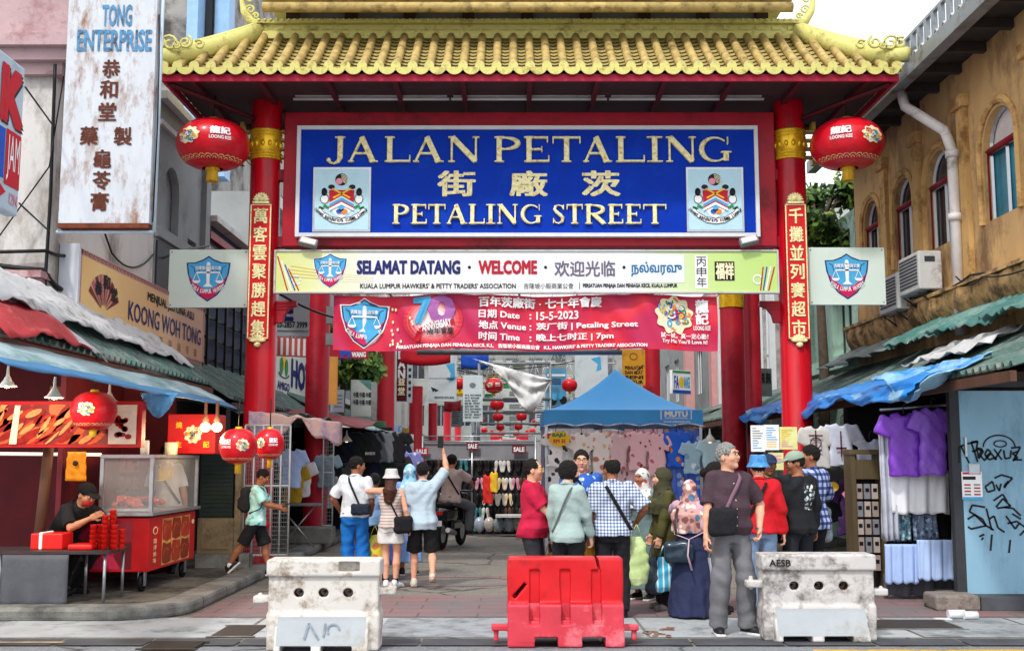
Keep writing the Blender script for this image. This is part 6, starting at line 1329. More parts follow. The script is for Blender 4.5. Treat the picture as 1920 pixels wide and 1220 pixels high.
for i in range(3):
 for j in range(2):
  a0, b0 = .26 + .2 * i, .04 + .47 * j; A.poly([(a0 + .095 + .1 * x, b0 + .22 + .23 * y) for x, y in ((-.9, -.8), (-.1, -1), (.85, -.85), (1, .1), (.8, .9), (.1, .75 + .2 * i % .3), (-.8, 1), (-1, .2))], BRN[(i + j) % 2 * 3 if (i + j) % 2 else 1], 1); A.arc(a0 + .08, b0 + .2, .05, .12, 30, 200, .02, BRN[0], 2, 6)
A.ell(.11, .76, .05, .08, GOLDL, 1, 14); A.ell(.11, .76, .035, .06, PR, 2, 14); [A.text(ch, .08, .5 - .13 * i, .14, .6 - .13 * i, GOLDL, 1, .01) for i, ch in enumerate('南洋燒味')]; A.ell(.93, .8, .03, .05, GOLDL, 1); mb.build('picture_print', t)
mb = MB(MEATB); mb.quad(fF(.02, .02, .004), fF(.8, .02, .004), fF(.8, .98, .004), fF(.02, .98, .004)); mb.build('picture_print', t)
mb = MB(STEEL); mb.bx(cx0 - .05, cx1 + .05, cy0 - .06, cy1 + .05, zt, zt + .035); mb.build('worktop', t)
gz0, gz1, ga = zt + .04, zt + .64, cx0 + .38; GL = glass('case_glass', (.9, .95, .95), .13, .03)
for y in (cy0 + .02, cy1): 
 for x in (ga, cx1): mb = MB(STEEL); mb.bx(x - .02, x + .02, y - .02, y + .02, gz0, gz1); mb.build('case_post', t)
mb = MB(STEEL); mb.bx(ga - .02, cx1 + .02, cy0 - .005, cy1 + .025, gz1 + .002, gz1 + .04); mb.build('case_top', t)
mb = MB(GL); mb.bx(cx1 - .004, cx1 + .004, cy0 + .045, cy1 - .025, gz0, gz1); mb.build('glass_side', t); mb = MB(GL); mb.bx(ga + .025, cx1 - .025, cy0 + .016, cy0 + .024, gz0, gz1); mb.build('glass_front', t)
for x, y in ((cx1 - .1, cy0 + .12), (cx1 - .1, cy1 - .15), (cx0 + .1, cy0 + .12), (cx0 + .1, cy1 - .15)):
 mb = MB(BLACK); mb.lathe((x, y, .139 + .1), [(.07, -.02), (.1, -.02), (.1, .02), (.07, .02)], 16, axis='X'); w_ = mb.build('wheel', t); mb = MB(STEEL); mb.bx(x - .04, x - .025, y - .03, y + .03, .2, .355); mb.bx(x + .025, x + .04, y - .03, y + .03, .2, .355); mb.build('wheel_fork', w_)
tr = random.Random(5)
t = thing('tray', 'steel tray heaped with glossy red roast meat inside the glass case', 'tray', (cx1 - .35, cy0 + .5, zt + .04)); mb = MB(STEEL); mb.bx(ga + .03, cx1 - .06, cy0 + .12, cy0 + .75, zt + .045, zt + .075); mb.build('pan', t)
h = SDF()
for i in range(26): h.ell((ga + .08 + tr.random() * .42, cy0 + .18 + tr.random() * .5, zt + .1 + tr.random() * .09), (tr.uniform(.04, .08), tr.uniform(.03, .06), .035), np.array(Matrix.Rotation(tr.uniform(0, 3), 3, 'Z')), .01)
V, Fq = h.mesh(.012); V = V - np.array(t.location); sobj('roast_meat', t, [(V, Fq)], M('glazed_meat', '#a02410', .25, .35, 12, coat=.6))
mb = MB(BLACK); c = Vector((cx1 - .5, cy0 + 1.0, zt + .1)); mb.lathe(c, [(0, -.05), (.16, -.03), (.24, .14), (.23, .15), (.15, 0), (0, -.02)], 20); tag(mb.build('wok'), 'black wok standing in the glass case', 'wok')
mb = MB(OFFW); mb.lathe((cx1 - .2, cy0 + .35, gz1 + .045), [(0, 0), (.05, 0), (.05, .16), (0, .16)], 14); tag(mb.build('paper_roll'), 'white paper roll standing on the glass case', 'paper roll')
mb = MB(M('cream_tub', '#e0d4b0', .5)); mb.lathe((cx1 - .15, cy0 + 1.2, gz1 + .045), [(0, 0), (.075, 0), (.08, .15), (0, .15)], 14); tag(mb.build('tub'), 'cream tub standing on the glass case', 'tub')
for i in range(5):
 mb = MB(M('bottle_yellow', '#d8b840', .3, .2)); c = (cx1 - .3, cy1 - .55 + .11 * i, gz1 - .26); mb.lathe(c, [(0, 0), (.03, 0), (.03, .12), (.012, .15), (.012, .18), (0, .18)], 10); mb.bx(c[0] - .05, c[0] + .05, c[1] - .05, c[1] + .05, c[2] - .012, c[2]) if i == 0 else None; tag(mb.build('sauce_bottle'), 'small yellow sauce bottle on the shelf inside the glass case', 'bottle', 'sauce bottles in the glass case')
# table with cloth, boxes and tubes
ty = 11.75; fT = front(ty, 100, 1035); a, b = fT(-60, -1033, 0), fT(205, -1033, 0); t = thing('folding_table', 'folding table with a hanging grey cloth at the left edge', 'table', ((a.x + b.x) / 2, ty + .3, .139)); zT = a.z
mb = MB(M('table_brown', '#3c3232', .5, .2)); mb.bx(a.x, b.x, ty, ty + .65, zT - .03, zT); mb.build('tabletop', t)
for x in (a.x + .08, fT(122, 0, 0).x, b.x - .06):
 for y in (ty + .05, ty + .6): mb = MB(STEEL); mb.cyl((x, y, .145), (x, y, zT - .032), .016); mb.build('leg', t)
mb = MB(M('grey_cloth', '#54565c', .9, .15, 5, .3, 30)); c0, c1 = fT(6, -1036, 0), fT(130, -1128, 0); mb.grid(lambda u, v: Vector((c0.x + (c1.x - c0.x) * u, ty - .012 - .02 * v * math.sin(u * 16), zT - .035 + (c1.z - zT) * v)), 20, 8); tag(mb.build('hanging_cloth', solid=.008), 'grey cloth hanging down the front of the folding table', 'cloth')
RP = M('red_plastic', '#e01c14', .35, .1, 5, coat=.3)
mb = MB(RP); p = fT(80, -1028, 0); mb.bx(p.x - .22, p.x + .12, ty + .2, ty + .5, zT, zT + .17); mb.mat(INKW); mb.bx(p.x - .13, p.x - .09, ty + .19, ty + .51, zT + .001, zT + .18); tag(mb.build('red_box', bevel=.015), 'red plastic box with a white band on the folding table', 'box')
mb = MB(RP); p = fT(130, -1028, 0); mb.bx(p.x - .08, p.x + .18, ty + .14, ty + .42, zT, zT + .06); tag(mb.build('red_tray', bevel=.02), 'flat red tray between the red box and the stacked cups', 'tray')
for i, (px, hh) in enumerate(((160, .25), (170, .25), (182, .38), (192, .4), (201, .25), (211, .24))):
 p = fT(px, -1030, 0); t = None; mb = MB(RP); k = int(hh / .05)
 for j in range(k): mb.lathe((p.x, ty + .2 + .06 * (i % 2), zT + .002 + j * .05), [(0, 0), (.028, 0), (.036, .055), (.038, .058)], 12)
 tag(mb.build('cup_stack'), 'stack of red plastic cups on the table, ' + ('leftmost', 'second from the left', 'taller one left of the middle', 'tallest, right of the middle', 'second from the right', 'rightmost')[i], 'cups', 'stacked red cups on the folding table')
mb = MB(BROWN); p = P(75, 900, 12.3); mb.tube([(p.x + .12, 12.3, 2.4), (p.x - .02, 12.3, .139)], .06, 8); tag(mb.build('timber_post'), 'leaning brown timber post behind the folding table', 'post')
mb = MB(M('bag_orange', '#e89018', .5, .15, 6, .2, 20)); p = P(143, 873, 12.9); mb.grid(lambda u, v: p + Vector(((u - .5) * (.21 + .03 * v), wav(u, v, .012), .16 - .33 * v)), 10, 8); mb.mat(INK); mb.lathe(p + Vector((0, -.03, .03)), [(0, 0), (.03, 0)], 12, axis='Y'); tag(mb.build('carrier_bag', solid=.01), 'orange carrier bag hanging behind the food cart', 'bag')
mb = MB(M('lamp_tube', '#e8e4d0', .4, .05, emit=.6)); mb.tube([P(-20, 850, 13.4), P(190, 852, 13.4)], .02, 8); tag(mb.build('tube_lamp'), 'pale tube lamp in the dim stall behind the roast meat counter', 'lamp')
t = thing('stall_wall', 'dark red printed back wall of the roast meat stall', 'wall', (-5.2, 15.0, .14)); mb = MB(MARW); mb.bx(-5.24, -4.5, 15.0, 15.06, .14, 2.6); mb.bx(-5.26, -5.2, 13.05, 14.99, .14, 2.6); mb.build('panel', t)
mb = MB(); A = Art(front(14.98, 230, 870), mb, .006); [A.text(ch, 212 + 26 * (i % 2) , -885 - 34 * (i // 2), 236 + 26 * (i % 2), -858 - 34 * (i // 2), M('faint_char', '#94504c', .6, .2), 0, .03) for i, ch in enumerate('龍記燒味')]; mb.build('lettering', t)
# shutter cabinet and grilles by the column
fC = front(15.6, 408, 950); t = thing('shutter_cabinet', 'dark green shutter above a worn wooden panel between cart and gate column', 'cabinet', fC(408, -1040, 0)); mb = MB(M('shutter_green', '#26342f', .6, .2)); rectbox(mb, fC, 374, -970, 436, -842, 0, -.1)
for i in range(16): rectbox(mb, fC, 376, -966 + i * 7.8, 434, -962 + i * 7.8, .012, 0)
mb.build('shutter', t); mb = MB(M('worn_wood', '#8a7a5e', .7, .2, 5, .3, 30, dirt='#5a4c3a', dscale=3, damt=.45)); rectbox(mb, fC, 372, -1036, 440, -970.5, .02, -.12); rectbox(mb, fC, 440.4, -1050, 452, -842, .03, -.12); rectbox(mb, fC, 380, -1028, 431, -978, .035, .02); mb.build('wooden_panel', t, bevel=.006); mb = MB(KERB); rectbox(mb, fC, 370, -1062, 470, -1036.4, .03, -.2); mb.build('plinth', t)
def grille(label, px0, px1, py0, py1, Y, rz=0, nv=3, nh=16):
 c = P((px0 + px1) / 2, py1, Y); k = 1 / ppm(Y, 1.5); W_, H_ = (px1 - px0) * k, (py1 - py0) * k; t = thing('folding_grille', label, 'grille', (c.x, c.y, max(c.z, .14)), 'white metal grilles of the stalls', R(rz)); mb = MB(M('grille_white', '#c8c8c4', .5, .1)); c = Vector(t.location); Q = Matrix.Rotation(R(rz), 3, 'Z'); W = lambda a, b: c + Q @ Vector((a * W_ - W_ / 2, 0, b * H_))
 for i in range(nv + 1): mb.tube([W(i / nv, 0), W(i / nv, 1)], .014, 5)
 mb.tube([W(0, 0), W(1, 0)], .014, 5); mb.tube([W(0, 1), W(1, 1)], .014, 5); mb.tube([W(0, .53), W(1, .53)], .014, 5); mb.build('frame', t)
 mb = MB(GREY)
 for i in range(nh): mb.tube([W(0, (i + .5) / nh), W(1, (i + .5) / nh)], .005, 4)
 for i in range(nv * 4): mb.tube([W(i / nv / 4, 0), W(i / nv / 4, 1)], .004, 4)
 mb.build('lattice', t)
grille('white folding grille in front of the left gate column', 455, 538, 800, 1040, 15.9, 8, 5, 30)
grille('narrow white grille panel right of the second left column', 603, 623, 800, 985, 20.3, 30, 1, 26)
mb = MB(KERB); a, b = P(520, 1000, 20.4), P(612, 1000, 20.4); mb.bx(a.x, b.x + .15, 20.0, 20.5, .14, .42); tag(mb.build('concrete_block', bevel=.02), 'low concrete step at the foot of the second left column', 'step')
# ------------------------------------------------------------------ clothes
def garment(label, top, w_, h, mat, group, rz=0, sleeve=.5, long_=False, flare=0, th=.05, hanger=True, cat='shirt', name=None, seed=0, res=.016):
 top = Vector(top); t = thing(name or 'hanging_' + cat.replace(' ', '_'), label, cat, top - Vector((0, 0, h)), group, R(rz)); s_ = SDF()
 s_.loft((0, 0, 0), None, [(0, w_ * (.31 + flare), th * .8, 0, 0), (h * .55, w_ * (.29 + flare * .4), th * .7, 0, 0), (h * .9, w_ * .31, th * .6, 0, 0), (h * .965, w_ * .24, th * .5, 0, 0), (h, w_ * .11, th * .4, 0, 0)], .01, n=2.8)
 if sleeve:
  for q in (1, -1): L_ = h * (.18 + sleeve * .3); s_.box((q * (w_ * .30 + L_ * .16), 0, h * .92 - L_ * .5), (.15 * w_, th * .55, L_ * .55), .018, np.array(Matrix.Rotation(q * R(-24), 3, 'Y')), .012)
 s_.ell((0, -th * .6, h), (w_ * .11, th * 2, .05), None, .01, 's'); s_.disp(lambda X, Y, Z: .0065 * np.sin((26 + seed % 5) * X + 1.5 * np.sin(4 * Z + seed) + seed) * np.clip(1.15 - Z / h, 0, 1) + .003 * np.sin(40 * X + 30 * Z + seed))
 sobj('cloth', t, [s_.mesh(res)], mat)
 if hanger:
  mb = MB(DGREY); mb.tube([top + Vector((0, 0, -.02)), top + Vector((0, 0, .07)), top + Vector((.025, 0, .1)), top + Vector((.05, 0, .08))], .006, 5)
  o = mb.build('hanger', t)
 return t
def drape(label, fn_, nu, nv, mat, group, cat='dress', name=None, solid=.02, gath=.02, seed=0):
 mb = MB(mat); mb.grid(fn_, nu, nv); o = mb.build(name or 'hanging_' + cat.replace(' ', '_'), None, solid=solid); return tag(o, label, cat, group)
def skirt(label, px0, px1, py0, py1, Y, mat, group, seed=0, wv=.03, cat='skirt', widen=.0, thick=.03):
 f = front(Y, (px0 + px1) / 2, (py0 + py1) / 2); xm = (px0 + px1) / 2
 def fn(u, v): a = xm + (px0 + (px1 - px0) * u - xm) * (1 - widen + widen * v); p = f(a, -(py0 + (py1 - py0) * v), 0); p.y += wv * (.35 + .65 * v) * (math.sin(u * 19 + seed) + .5 * math.sin(u * 37 + 2 * seed + 2 * v)); p.z += .012 * math.sin(u * 23 + seed) * v; return p
 return drape(label, fn, 40, 14, mat, group, cat, solid=thick)
PURP = M('purple_cloth', '#7c3cbc', .4, .2, 3, .8, 12, coat=.25); WHC = M('white_cloth', '#e4e4e8', .8, .05, 4, .3, 10); LBC = M('pale_blue_cloth', '#a8c0ec', .8, .08, 4, .3, 10); GREYC = M('grey_cloth2', '#55565e', .8, .15, 4, .3, 10)
gr = 'clothes on the right-hand rack'
f13 = lambda px, py, Y=13.0: P(px, py, Y)
garment('bright purple shirt in a clear bag, left of the two on the right rack', f13(1694, 772), .62, .74, PURP, gr, 0, .35, th=.09, seed=1); garment('bright purple shirt in a clear bag, right of the two on the right rack', f13(1746, 762, 12.9), .50, .78, M('violet_cloth', '#8450c4', .4, .2, 3, .8, 12, coat=.25), gr, 0, .3, th=.08, seed=2)
skirt('white pleated skirt hanging under the purple shirts', 1672, 1780, 882, 962, 13.1, WHC, gr, 1, .035); skirt('grey and teal patterned skirt, left one below the white skirt', 1676, 1708, 946, 1012, 13.25, spots('teal_print', '#5a8a9c', ['#a8c4cc', '#34566a', '#cfd8d8'], 22, .4), gr, 2); skirt('grey and teal patterned skirt, right one below the white skirt', 1712, 1756, 952, 1010, 13.2, spots('slate_print', '#6a7c94', ['#a8b4cc', '#34466a'], 22, .4), gr, 4)
skirt('pale blue skirt, left of the two at the bottom of the right rack', 1660, 1722, 1020, 1092, 13.12, LBC, gr, 3, .018); skirt('pale blue skirt, right of the two at the bottom of the right rack', 1722, 1786, 1012, 1086, 13.05, M('ice_cloth', '#b4ccf4', .8, .08, 4, .3, 10), gr, 6, .018); skirt('grey cloth hem hanging to the ground behind the pale blue skirts', 1656, 1786, 1076, 1116, 13.3, GREYC, gr, 5, .03, 'cloth')
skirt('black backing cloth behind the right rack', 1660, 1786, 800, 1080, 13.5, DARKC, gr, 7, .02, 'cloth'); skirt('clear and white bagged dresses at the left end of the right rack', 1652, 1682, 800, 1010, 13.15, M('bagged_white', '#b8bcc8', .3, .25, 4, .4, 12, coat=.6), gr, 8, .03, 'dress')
mb = MB(STEEL); mb.tube([P(1650, 768, 13.05), P(1790, 758, 13.05)], .016, 8); tag(mb.build('clothes_rail'), 'steel rail carrying the purple shirts on the right', 'rail')
mb = MB(WHITE); mb.tube([P(1784, 815, 12.7), P(1790, 1060, 12.7)], .025, 6); tag(mb.build('white_post'), 'thin white post between the right rack and the blue door', 'post')
# shirts in the right stall
gs = 'shirts hanging inside the right stall'
LIN = M('linen_shirt', '#c4c0bc', .8, .08, 5, .3, 12); LIN2 = M('pale_shirt', '#c0c4d4', .8, .08, 5, .3, 12)
for i, (px, py, ww, hh, m, lab) in enumerate(((1530, 797, .5, .55, LIN, 'grey linen tunic with a dark printed front in the right stall'), (1577, 792, .5, .56, LIN2, 'pale blue-grey collarless shirt beside the linen tunic'), (1630, 822, .5, .3, LIN2, 'folded white shirt above the wooden rack'))):
 garment(lab, P(px, py, 14.6), ww, hh, m, gs, 0, .6 if i < 2 else .2, seed=i)
mb = MB(M('print_wine', '#5a2a30', .7)); A = Art(front(14.53, 1530, 830), mb, .0)
A.line([(1530, -856), (1530, -806)], 2.5, MATS['print_wine'], 0); A.rect(1519, -845, 1541, -842, MATS['print_wine'], 0); A.rect(1517, -818, 1543, -815, MATS['print_wine'], 0); A.arc(1530, -830, 10, 10, 0, 360, 2, MATS['print_wine'], 0); A.line([(1577, -856), (1577, -808)], 2.5, MATS['print_wine'], 0); A.rect(1568, -842, 1587, -838, MATS['print_wine'], 0); tag(mb.build('shirt_trim', solid=.004), 'dark wine trim and loops down the fronts of the two hung tunics', 'trim')
for i, (px, py, m, lab) in enumerate(((1595, 895, M('plum_shirt', '#3c2050', .8, .2), 'dark plum t-shirt with a pink heart in the right stall'), (1560, 872, DARKC, 'black t-shirt hung behind the plaid shirt man'), (1510, 870, DGREY, 'charcoal t-shirt hung deep in the right stall'))): garment(lab, P(px, py, 14.9 + .3 * i), .55, .75, m, gs, 0, .5, seed=5 + i)
mb = MB(); A = Art(front(14.78, 1595, 920), mb, 0); A.poly([(1578, -925), (1586, -918), (1594, -924), (1602, -918), (1610, -925), (1594, -948)], PINKI, 0); A.ell(1562, -912, 11, 9, YEL, 0); tag(mb.build('shirt_print', solid=.004), 'pink heart and yellow badge printed on the dark shirts', 'print')
t = thing('display_rack', 'tall wooden display rack of small packets in the right stall', 'rack', P(1630, 1040, 13.9)); fr_ = front(13.9, 1628, 950); WOOD = M('light_wood', '#5c4e36', .6, .2, 5, .2, 30, stretch=(1, 1, .2))
mb = MB(WOOD); rectbox(mb, fr_, 1598, -1110, 1606, -852, .02, -.3); rectbox(mb, fr_, 1652, -1110, 1660, -852, .02, -.3); rectbox(mb, fr_, 1606.3, -898, 1651.7, -862, .01, -.02); rectbox(mb, fr_, 1596, -852, 1662, -843, .04, -.3); mb.build('frame', t); mb = MB(DGREY); rectbox(mb, fr_, 1606.3, -1110, 1651.7, -899, -.2, -.22); mb.build('back_panel', t)
pk = [M('packet_a', '#a89890', .5, .2), M('packet_b', '#8a8c94', .5, .2), M('packet_c', '#c0b0a8', .5, .2)]
for j in range(5):
 for i in range(3): t2 = MB(pk[(i + j) % 3]); rectbox(t2, fr_, 1608 + i * 14.6, -935 - j * 33, 1619 + i * 14.6, -907 - j * 33, -.02, -.06); t2.mat(INK); rectbox(t2, fr_, 1610 + i * 14.6, -922 - j * 33, 1617 + i * 14.6, -915 - j * 33, -.016, -.019); tag(t2.build('packet'), 'small printed packet hung on the wooden display rack', 'packet', 'packets on the display rack')
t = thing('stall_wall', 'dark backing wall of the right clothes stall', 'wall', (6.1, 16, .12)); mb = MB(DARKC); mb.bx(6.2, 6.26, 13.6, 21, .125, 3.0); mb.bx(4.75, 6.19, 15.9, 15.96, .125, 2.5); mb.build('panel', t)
for i, (a0, a1, b0, b1, lab) in enumerate(((1408, 1434, -846, -797, 'white printed notice, left of three over the men in caps'), (1434, 1461, -843, -796, 'white and blue notice, middle of three over the men in caps'), (1462, 1495, -842, -800, 'yellow and white notice, right of three over the men in caps'), (1440, 1468, -880, -848, 'small yellow card below the notices in the right stall'))):
 f = front(14.3, 1450, 825); t = thing('notice', lab, 'notice', f((a0 + a1) / 2, b0, 0), 'notices in the right stall'); mb = MB((INKW, INKW, M('paper_yellow', '#e0e098', .6), M('paper_cream', '#d8d898', .6))[i]); rectbox(mb, f, a0, b0, a1, b1, 0, -.01); mb.build('sheet', t); mb = MB(); A = Art(f, mb, .003)
 for k in range(9): y = b1 - 5 - k * (b1 - b0 - 8) / 9; A.rect(a0 + 3, y - 1.6, a0 + rnd.uniform(10, a1 - a0 - 3), y, (GREY, SKYB, YEL, PINKI)[(i + (k > 5)) % 4], 0)
 mb.build('print', t)
# blue door with graffiti
DOORB = M('door_blue', '#86aec4', .65, .08, 2, .15, 40, dirt='#6a8ea4', dscale=1.4, damt=.46, stretch=(1.4, 1, .5)); fd = front(12.5, 1860, 930)
t = thing('steel_door', 'pale blue steel door covered in black graffiti at the right edge', 'door', fd(1860, -1126, 0)); mb = MB(DOORB); rectbox(mb, fd, 1806, -1124, 1990, -732, 0, -.05); mb.build('leaf', t, bevel=.006); mb = MB(DGREY); rectbox(mb, fd, 1788, -1126, 1805.6, -726, .0, -.1); rectbox(mb, fd, 1788, -725.6, 1990, -715, .02, -.1); mb.build('door_frame', t)
mb = MB(); A = Art(fd, mb, .004); K = INK
for pts in ([(1802, -838), (1818, -832), (1838, -828)], [(1806, -836), (1812, -850), (1820, -868)], [(1826, -830), (1832, -850), (1836, -866)], [(1838, -858), (1836, -840), (1846, -842), (1840, -852), (1850, -864)], [(1852, -856), (1862, -848), (1856, -842), (1850, -852), (1858, -862), (1868, -858)], [(1868, -842), (1882, -862)], [(1882, -842), (1868, -862)], [(1886, -844), (1888, -860), (1898, -858), (1900, -844)], [(1914, -846), (1902, -850), (1912, -858), (1902, -864)], [(1848, -912), (1862, -902), (1866, -918), (1852, -922), (1848, -912)], [(1868, -908), (1874, -920), (1878, -906)], [(1884, -910), (1892, -902), (1884, -914), (1884, -910)],
   [(1846, -950), (1822, -946), (1816, -958), (1840, -972), (1846, -984), (1818, -990), (1812, -986)], [(1848, -952), (1856, -992)], [(1852, -972), (1862, -966), (1868, -988), (1880, -996)], [(1866, -950), (1880, -934), (1894, -948), (1868, -952)], [(1884, -966), (1900, -990), (1908, -980)], [(1896, -962), (1912, -972)], [(1890, -1010), (1886, -1034)], [(1856, -1000), (1852, -1030)], [(1802, -838), (1801, -868)], [(1826, -829), (1838, -827), (1834, -846), (1826, -846)], [(1838, -860), (1848, -846), (1838, -842)], [(1850, -862), (1862, -850), (1872, -862)], [(1900, -840), (1918, -838), (1904, -862), (1920, -862)], [(1812, -972), (1826, -964), (1846, -984), (1860, -992)], [(1880, -950), (1898, -952), (1912, -966)], [(1886, -980), (1904, -976), (1920, -988)], [(1862, -938), (1880, -926), (1888, -940)], [(1908, -1002), (1920, -990)], [(1832, -1004), (1842, -1000)], [(1836, -1010), (1840, -1006)], [(1866, -896), (1880, -890), (1900, -896), (1890, -906)]): A.line(pts, 3.6, K, 0)
A.arc(1878, -838, 30, 22, 0, 180, 3, K, 0); A.arc(1880, -832, 12, 6, 0, 360, 2.5, K, 1)
mb.build('graffiti', t)
mb = MB(STEEL); rectbox(mb, fd, 1812, -856, 1816, -820, .03, 0); rectbox(mb, fd, 1818, -888, 1838, -870, .02, 0); mb.build('hasp', t)
t = thing('notice', 'white notice with red and blue bands stuck on the blue door', 'notice', fd(1822, -935, 0)); mb = MB(INKW); rectbox(mb, fd, 1804, -936, 1842, -884, .012, .006); mb.build('sheet', t); mb = MB(); A = Art(fd, mb, .014); A.rect(1806, -889, 1840, -885, MAG, 0); A.rect(1804, -936, 1842, -931, SKYB, 0); A.rect(1806, -899, 1830, -893, INK, 0); [A.rect(1808 + 18 * i, -928 + 6 * j, 1820 + 18 * i, -925 + 6 * j, INKR if (i + j) % 2 else GREY, 0) for i in range(2) for j in range(4)]; mb.build('print', t)
mb = MB(M('kerb_stone', '#8a8078', .85, .25, 4, .5, 30, dirt='#4a4440', dscale=4, damt=.45)); a, b = G(1768, 1150), G(1850, 1150); mb.bx(a.x, a.x + .48, 12.2, 12.6, 0.0, .17); tag(mb.build('kerb_block', bevel=.03), 'rough stone block below the blue door', 'block'); mb = MB(DRAIN); mb.bx(a.x + .49, 7, 12.22, 12.6, 0, .15); tag(mb.build('step', bevel=.01), 'dark step under the blue door at the right edge', 'step')
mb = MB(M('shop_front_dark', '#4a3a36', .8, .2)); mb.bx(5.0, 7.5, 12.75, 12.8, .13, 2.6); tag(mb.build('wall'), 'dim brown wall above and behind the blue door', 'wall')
# air conditioners, cables
ACW = M('ac_casing', '#c4c4c0', .5, .08, 5, dirt='#8a8680', dscale=3, damt=.4)
for yc, zc, lab in ((16.35, 4.32, 'white air conditioner under the second arched window on the right'), (17.28, 4.16, 'grey air conditioner under the third arched window on the right')):
 t = thing('air_conditioner', lab, 'air conditioner', (6.02, yc, zc - .3), 'air conditioners on the ochre wall'); mb = MB(ACW); mb.bx(5.86, 6.2, yc - .42, yc + .42, zc - .28, zc + .28); mb.build('casing', t, bevel=.02); mb = MB(DGREY); [mb.bx(5.852, 5.858, yc - .36, yc + .36, zc - .2 + i * .05, zc - .175 + i * .05) for i in range(9)]; mb.bx(5.95, 6.1, yc - .424, yc - .421, zc + .12, zc + .2); mb.build('grille', t); mb = MB(BLACK); [mb.tube([(6.29, yc + q, zc - .31), (5.88, yc + q, zc - .31), (6.28, yc + q, zc - .6)], .018, 5) for q in (-.3, .3)]; mb.build('bracket', t)
def cable(label, pts, r=.012, sag=.0):
 pts = [_V3(p) for p in pts]; out = []
 for a, b in zip(pts, pts[1:]):
  for k in range(8): t = k / 8; out.append(a.lerp(b, t) - Vector((0, 0, sag * 4 * t * (1 - t))))
 mb = MB(BLACK); mb.tube(out + [pts[-1]], r, 5); tag(mb.build('cable'), label, 'cable', 'cables on the facades')
cable('black cable running down the corner of the white building', [(-5.24, 12.4, 6.1), (-5.26, 12.5, 4.6), (-5.3, 12.55, 3.0)], .02); cable('black cable sagging across the white wall at the far left', [(-9, 12.4, 4.05), (-5.27, 12.5, 3.95), (-5.2, 13.3, 4.1)], .022, .06); cable('thin cable slanting over the white corner building', [(-6.3, 12.3, 3.2), (-5.25, 12.4, 4.9), (-5.2, 12.6, 6.2)], .009); cable('black cable looping along the ochre facade above the cornice', [(6.1, 18.8, 3.8), (6.05, 16.5, 4.15), (6.0, 14.5, 4.0), (6.1, 11, 4.1)], .018, .12); cable('thin cable tied to the downpipe on the right', [(6.1, 15.2, 4.1), (5.95, 14, 3.9), (6.0, 12, 3.9)], .012, .1); cable('overhead cable strung across the sky at the upper left', [(-5.2, 14, 7.6), (-5.25, 19, 7.5), (-5.3, 30, 7.9)], .014, .15); cable('cable looping down behind the rusty vertical sign', [(-5.22, 12.7, 6.2), (-5.26, 14.5, 4.3), (-5.26, 16.2, 4.6)], .014, .2); cable('cable bundle drooping under the vertical sign', [(-7, 12.3, 4.1), (-5.27, 12.45, 3.72), (-5.24, 13.2, 3.6)], .03, .08); cable('cables crossing behind the left end of the welcome board', [(-3.6, 17.2, 4.15), (-2.6, 20, 4.05), (-1.9, 20.8, 4.1)], .02, .1)
# ------------------------------------------------------------------ inner columns and frames of the covered street
for i, (px, Y, dia, lab) in enumerate(((592, 21, .44, 'dull red column of the inner gateway, on the left behind the front gate'), (722, 32, .5, 'red column standing left of the vertical maroon sign'), (779, 43, .52, 'red column right of the vertical maroon sign'), (811, 56, .45, 'far red column under the white double board'), (838, 66, .45, 'far red column right of the white double board'), (858, 78, .45, 'farthest red column on the left'),
        (1378, 21, .44, 'dull red column of the inner gateway, on the right behind the front gate'), (1416, 21.7, .32, 'thinner red column right behind the inner right column'), (1224, 32, .5, 'red column behind the right slope of the blue tent'), (1192, 43, .5, 'red column behind the yellow metal sign'))):
 x = P(px, 860, Y).x; h = {21: 6.2, 21.7: 6.2}.get(Y, 5.6 if Y < 40 else 4.4); t = thing('column', lab, 'column', (x, Y, .0), 'red columns of the covered street'); mb = MB(DRED if Y < 30 else M('red_far', '#b01828', .4, .1, 3)); mb.lathe((x, Y, 0), [(dia / 2 + .05, 0), (dia / 2 + .05, .3), (dia / 2, .34), (dia / 2, h)], 24); mb.build('shaft', t)
 if i in (6,): mb = MB(GOLD); z = P(1375, 560, 21).z; mb.lathe((x, Y, z), [(dia / 2 + .015, -.18), (dia / 2 + .015, .18)], 24); mb.build('gold_band', t)
 if i in (0,): mb = MB(GREY); z = P(607, 640, 21).z; mb.bx(x + .2, x + .34, Y - .35, Y - .2, z - .1, z + .12); mb.bx(x + .2, x + .3, Y - .35, Y - .2, z + .3, z + .62); mb.build('junction_box', t)
t = thing('cross_beam', 'grey pipe beam crossing the street below the crimson banner', 'beam', (0, 21, 3.6)); mb = MB(GALV); mb.tube([P(782, 660, 20.8), P(1166, 660, 20.8)], .055, 10); mb.build('pipe', t); mb = MB(GALV); [mb.tube([P(px, 660, 20.8), P(px, 560, 20.8)], .03, 6) for px in (790, 1160)]; mb.build('hanger', t)
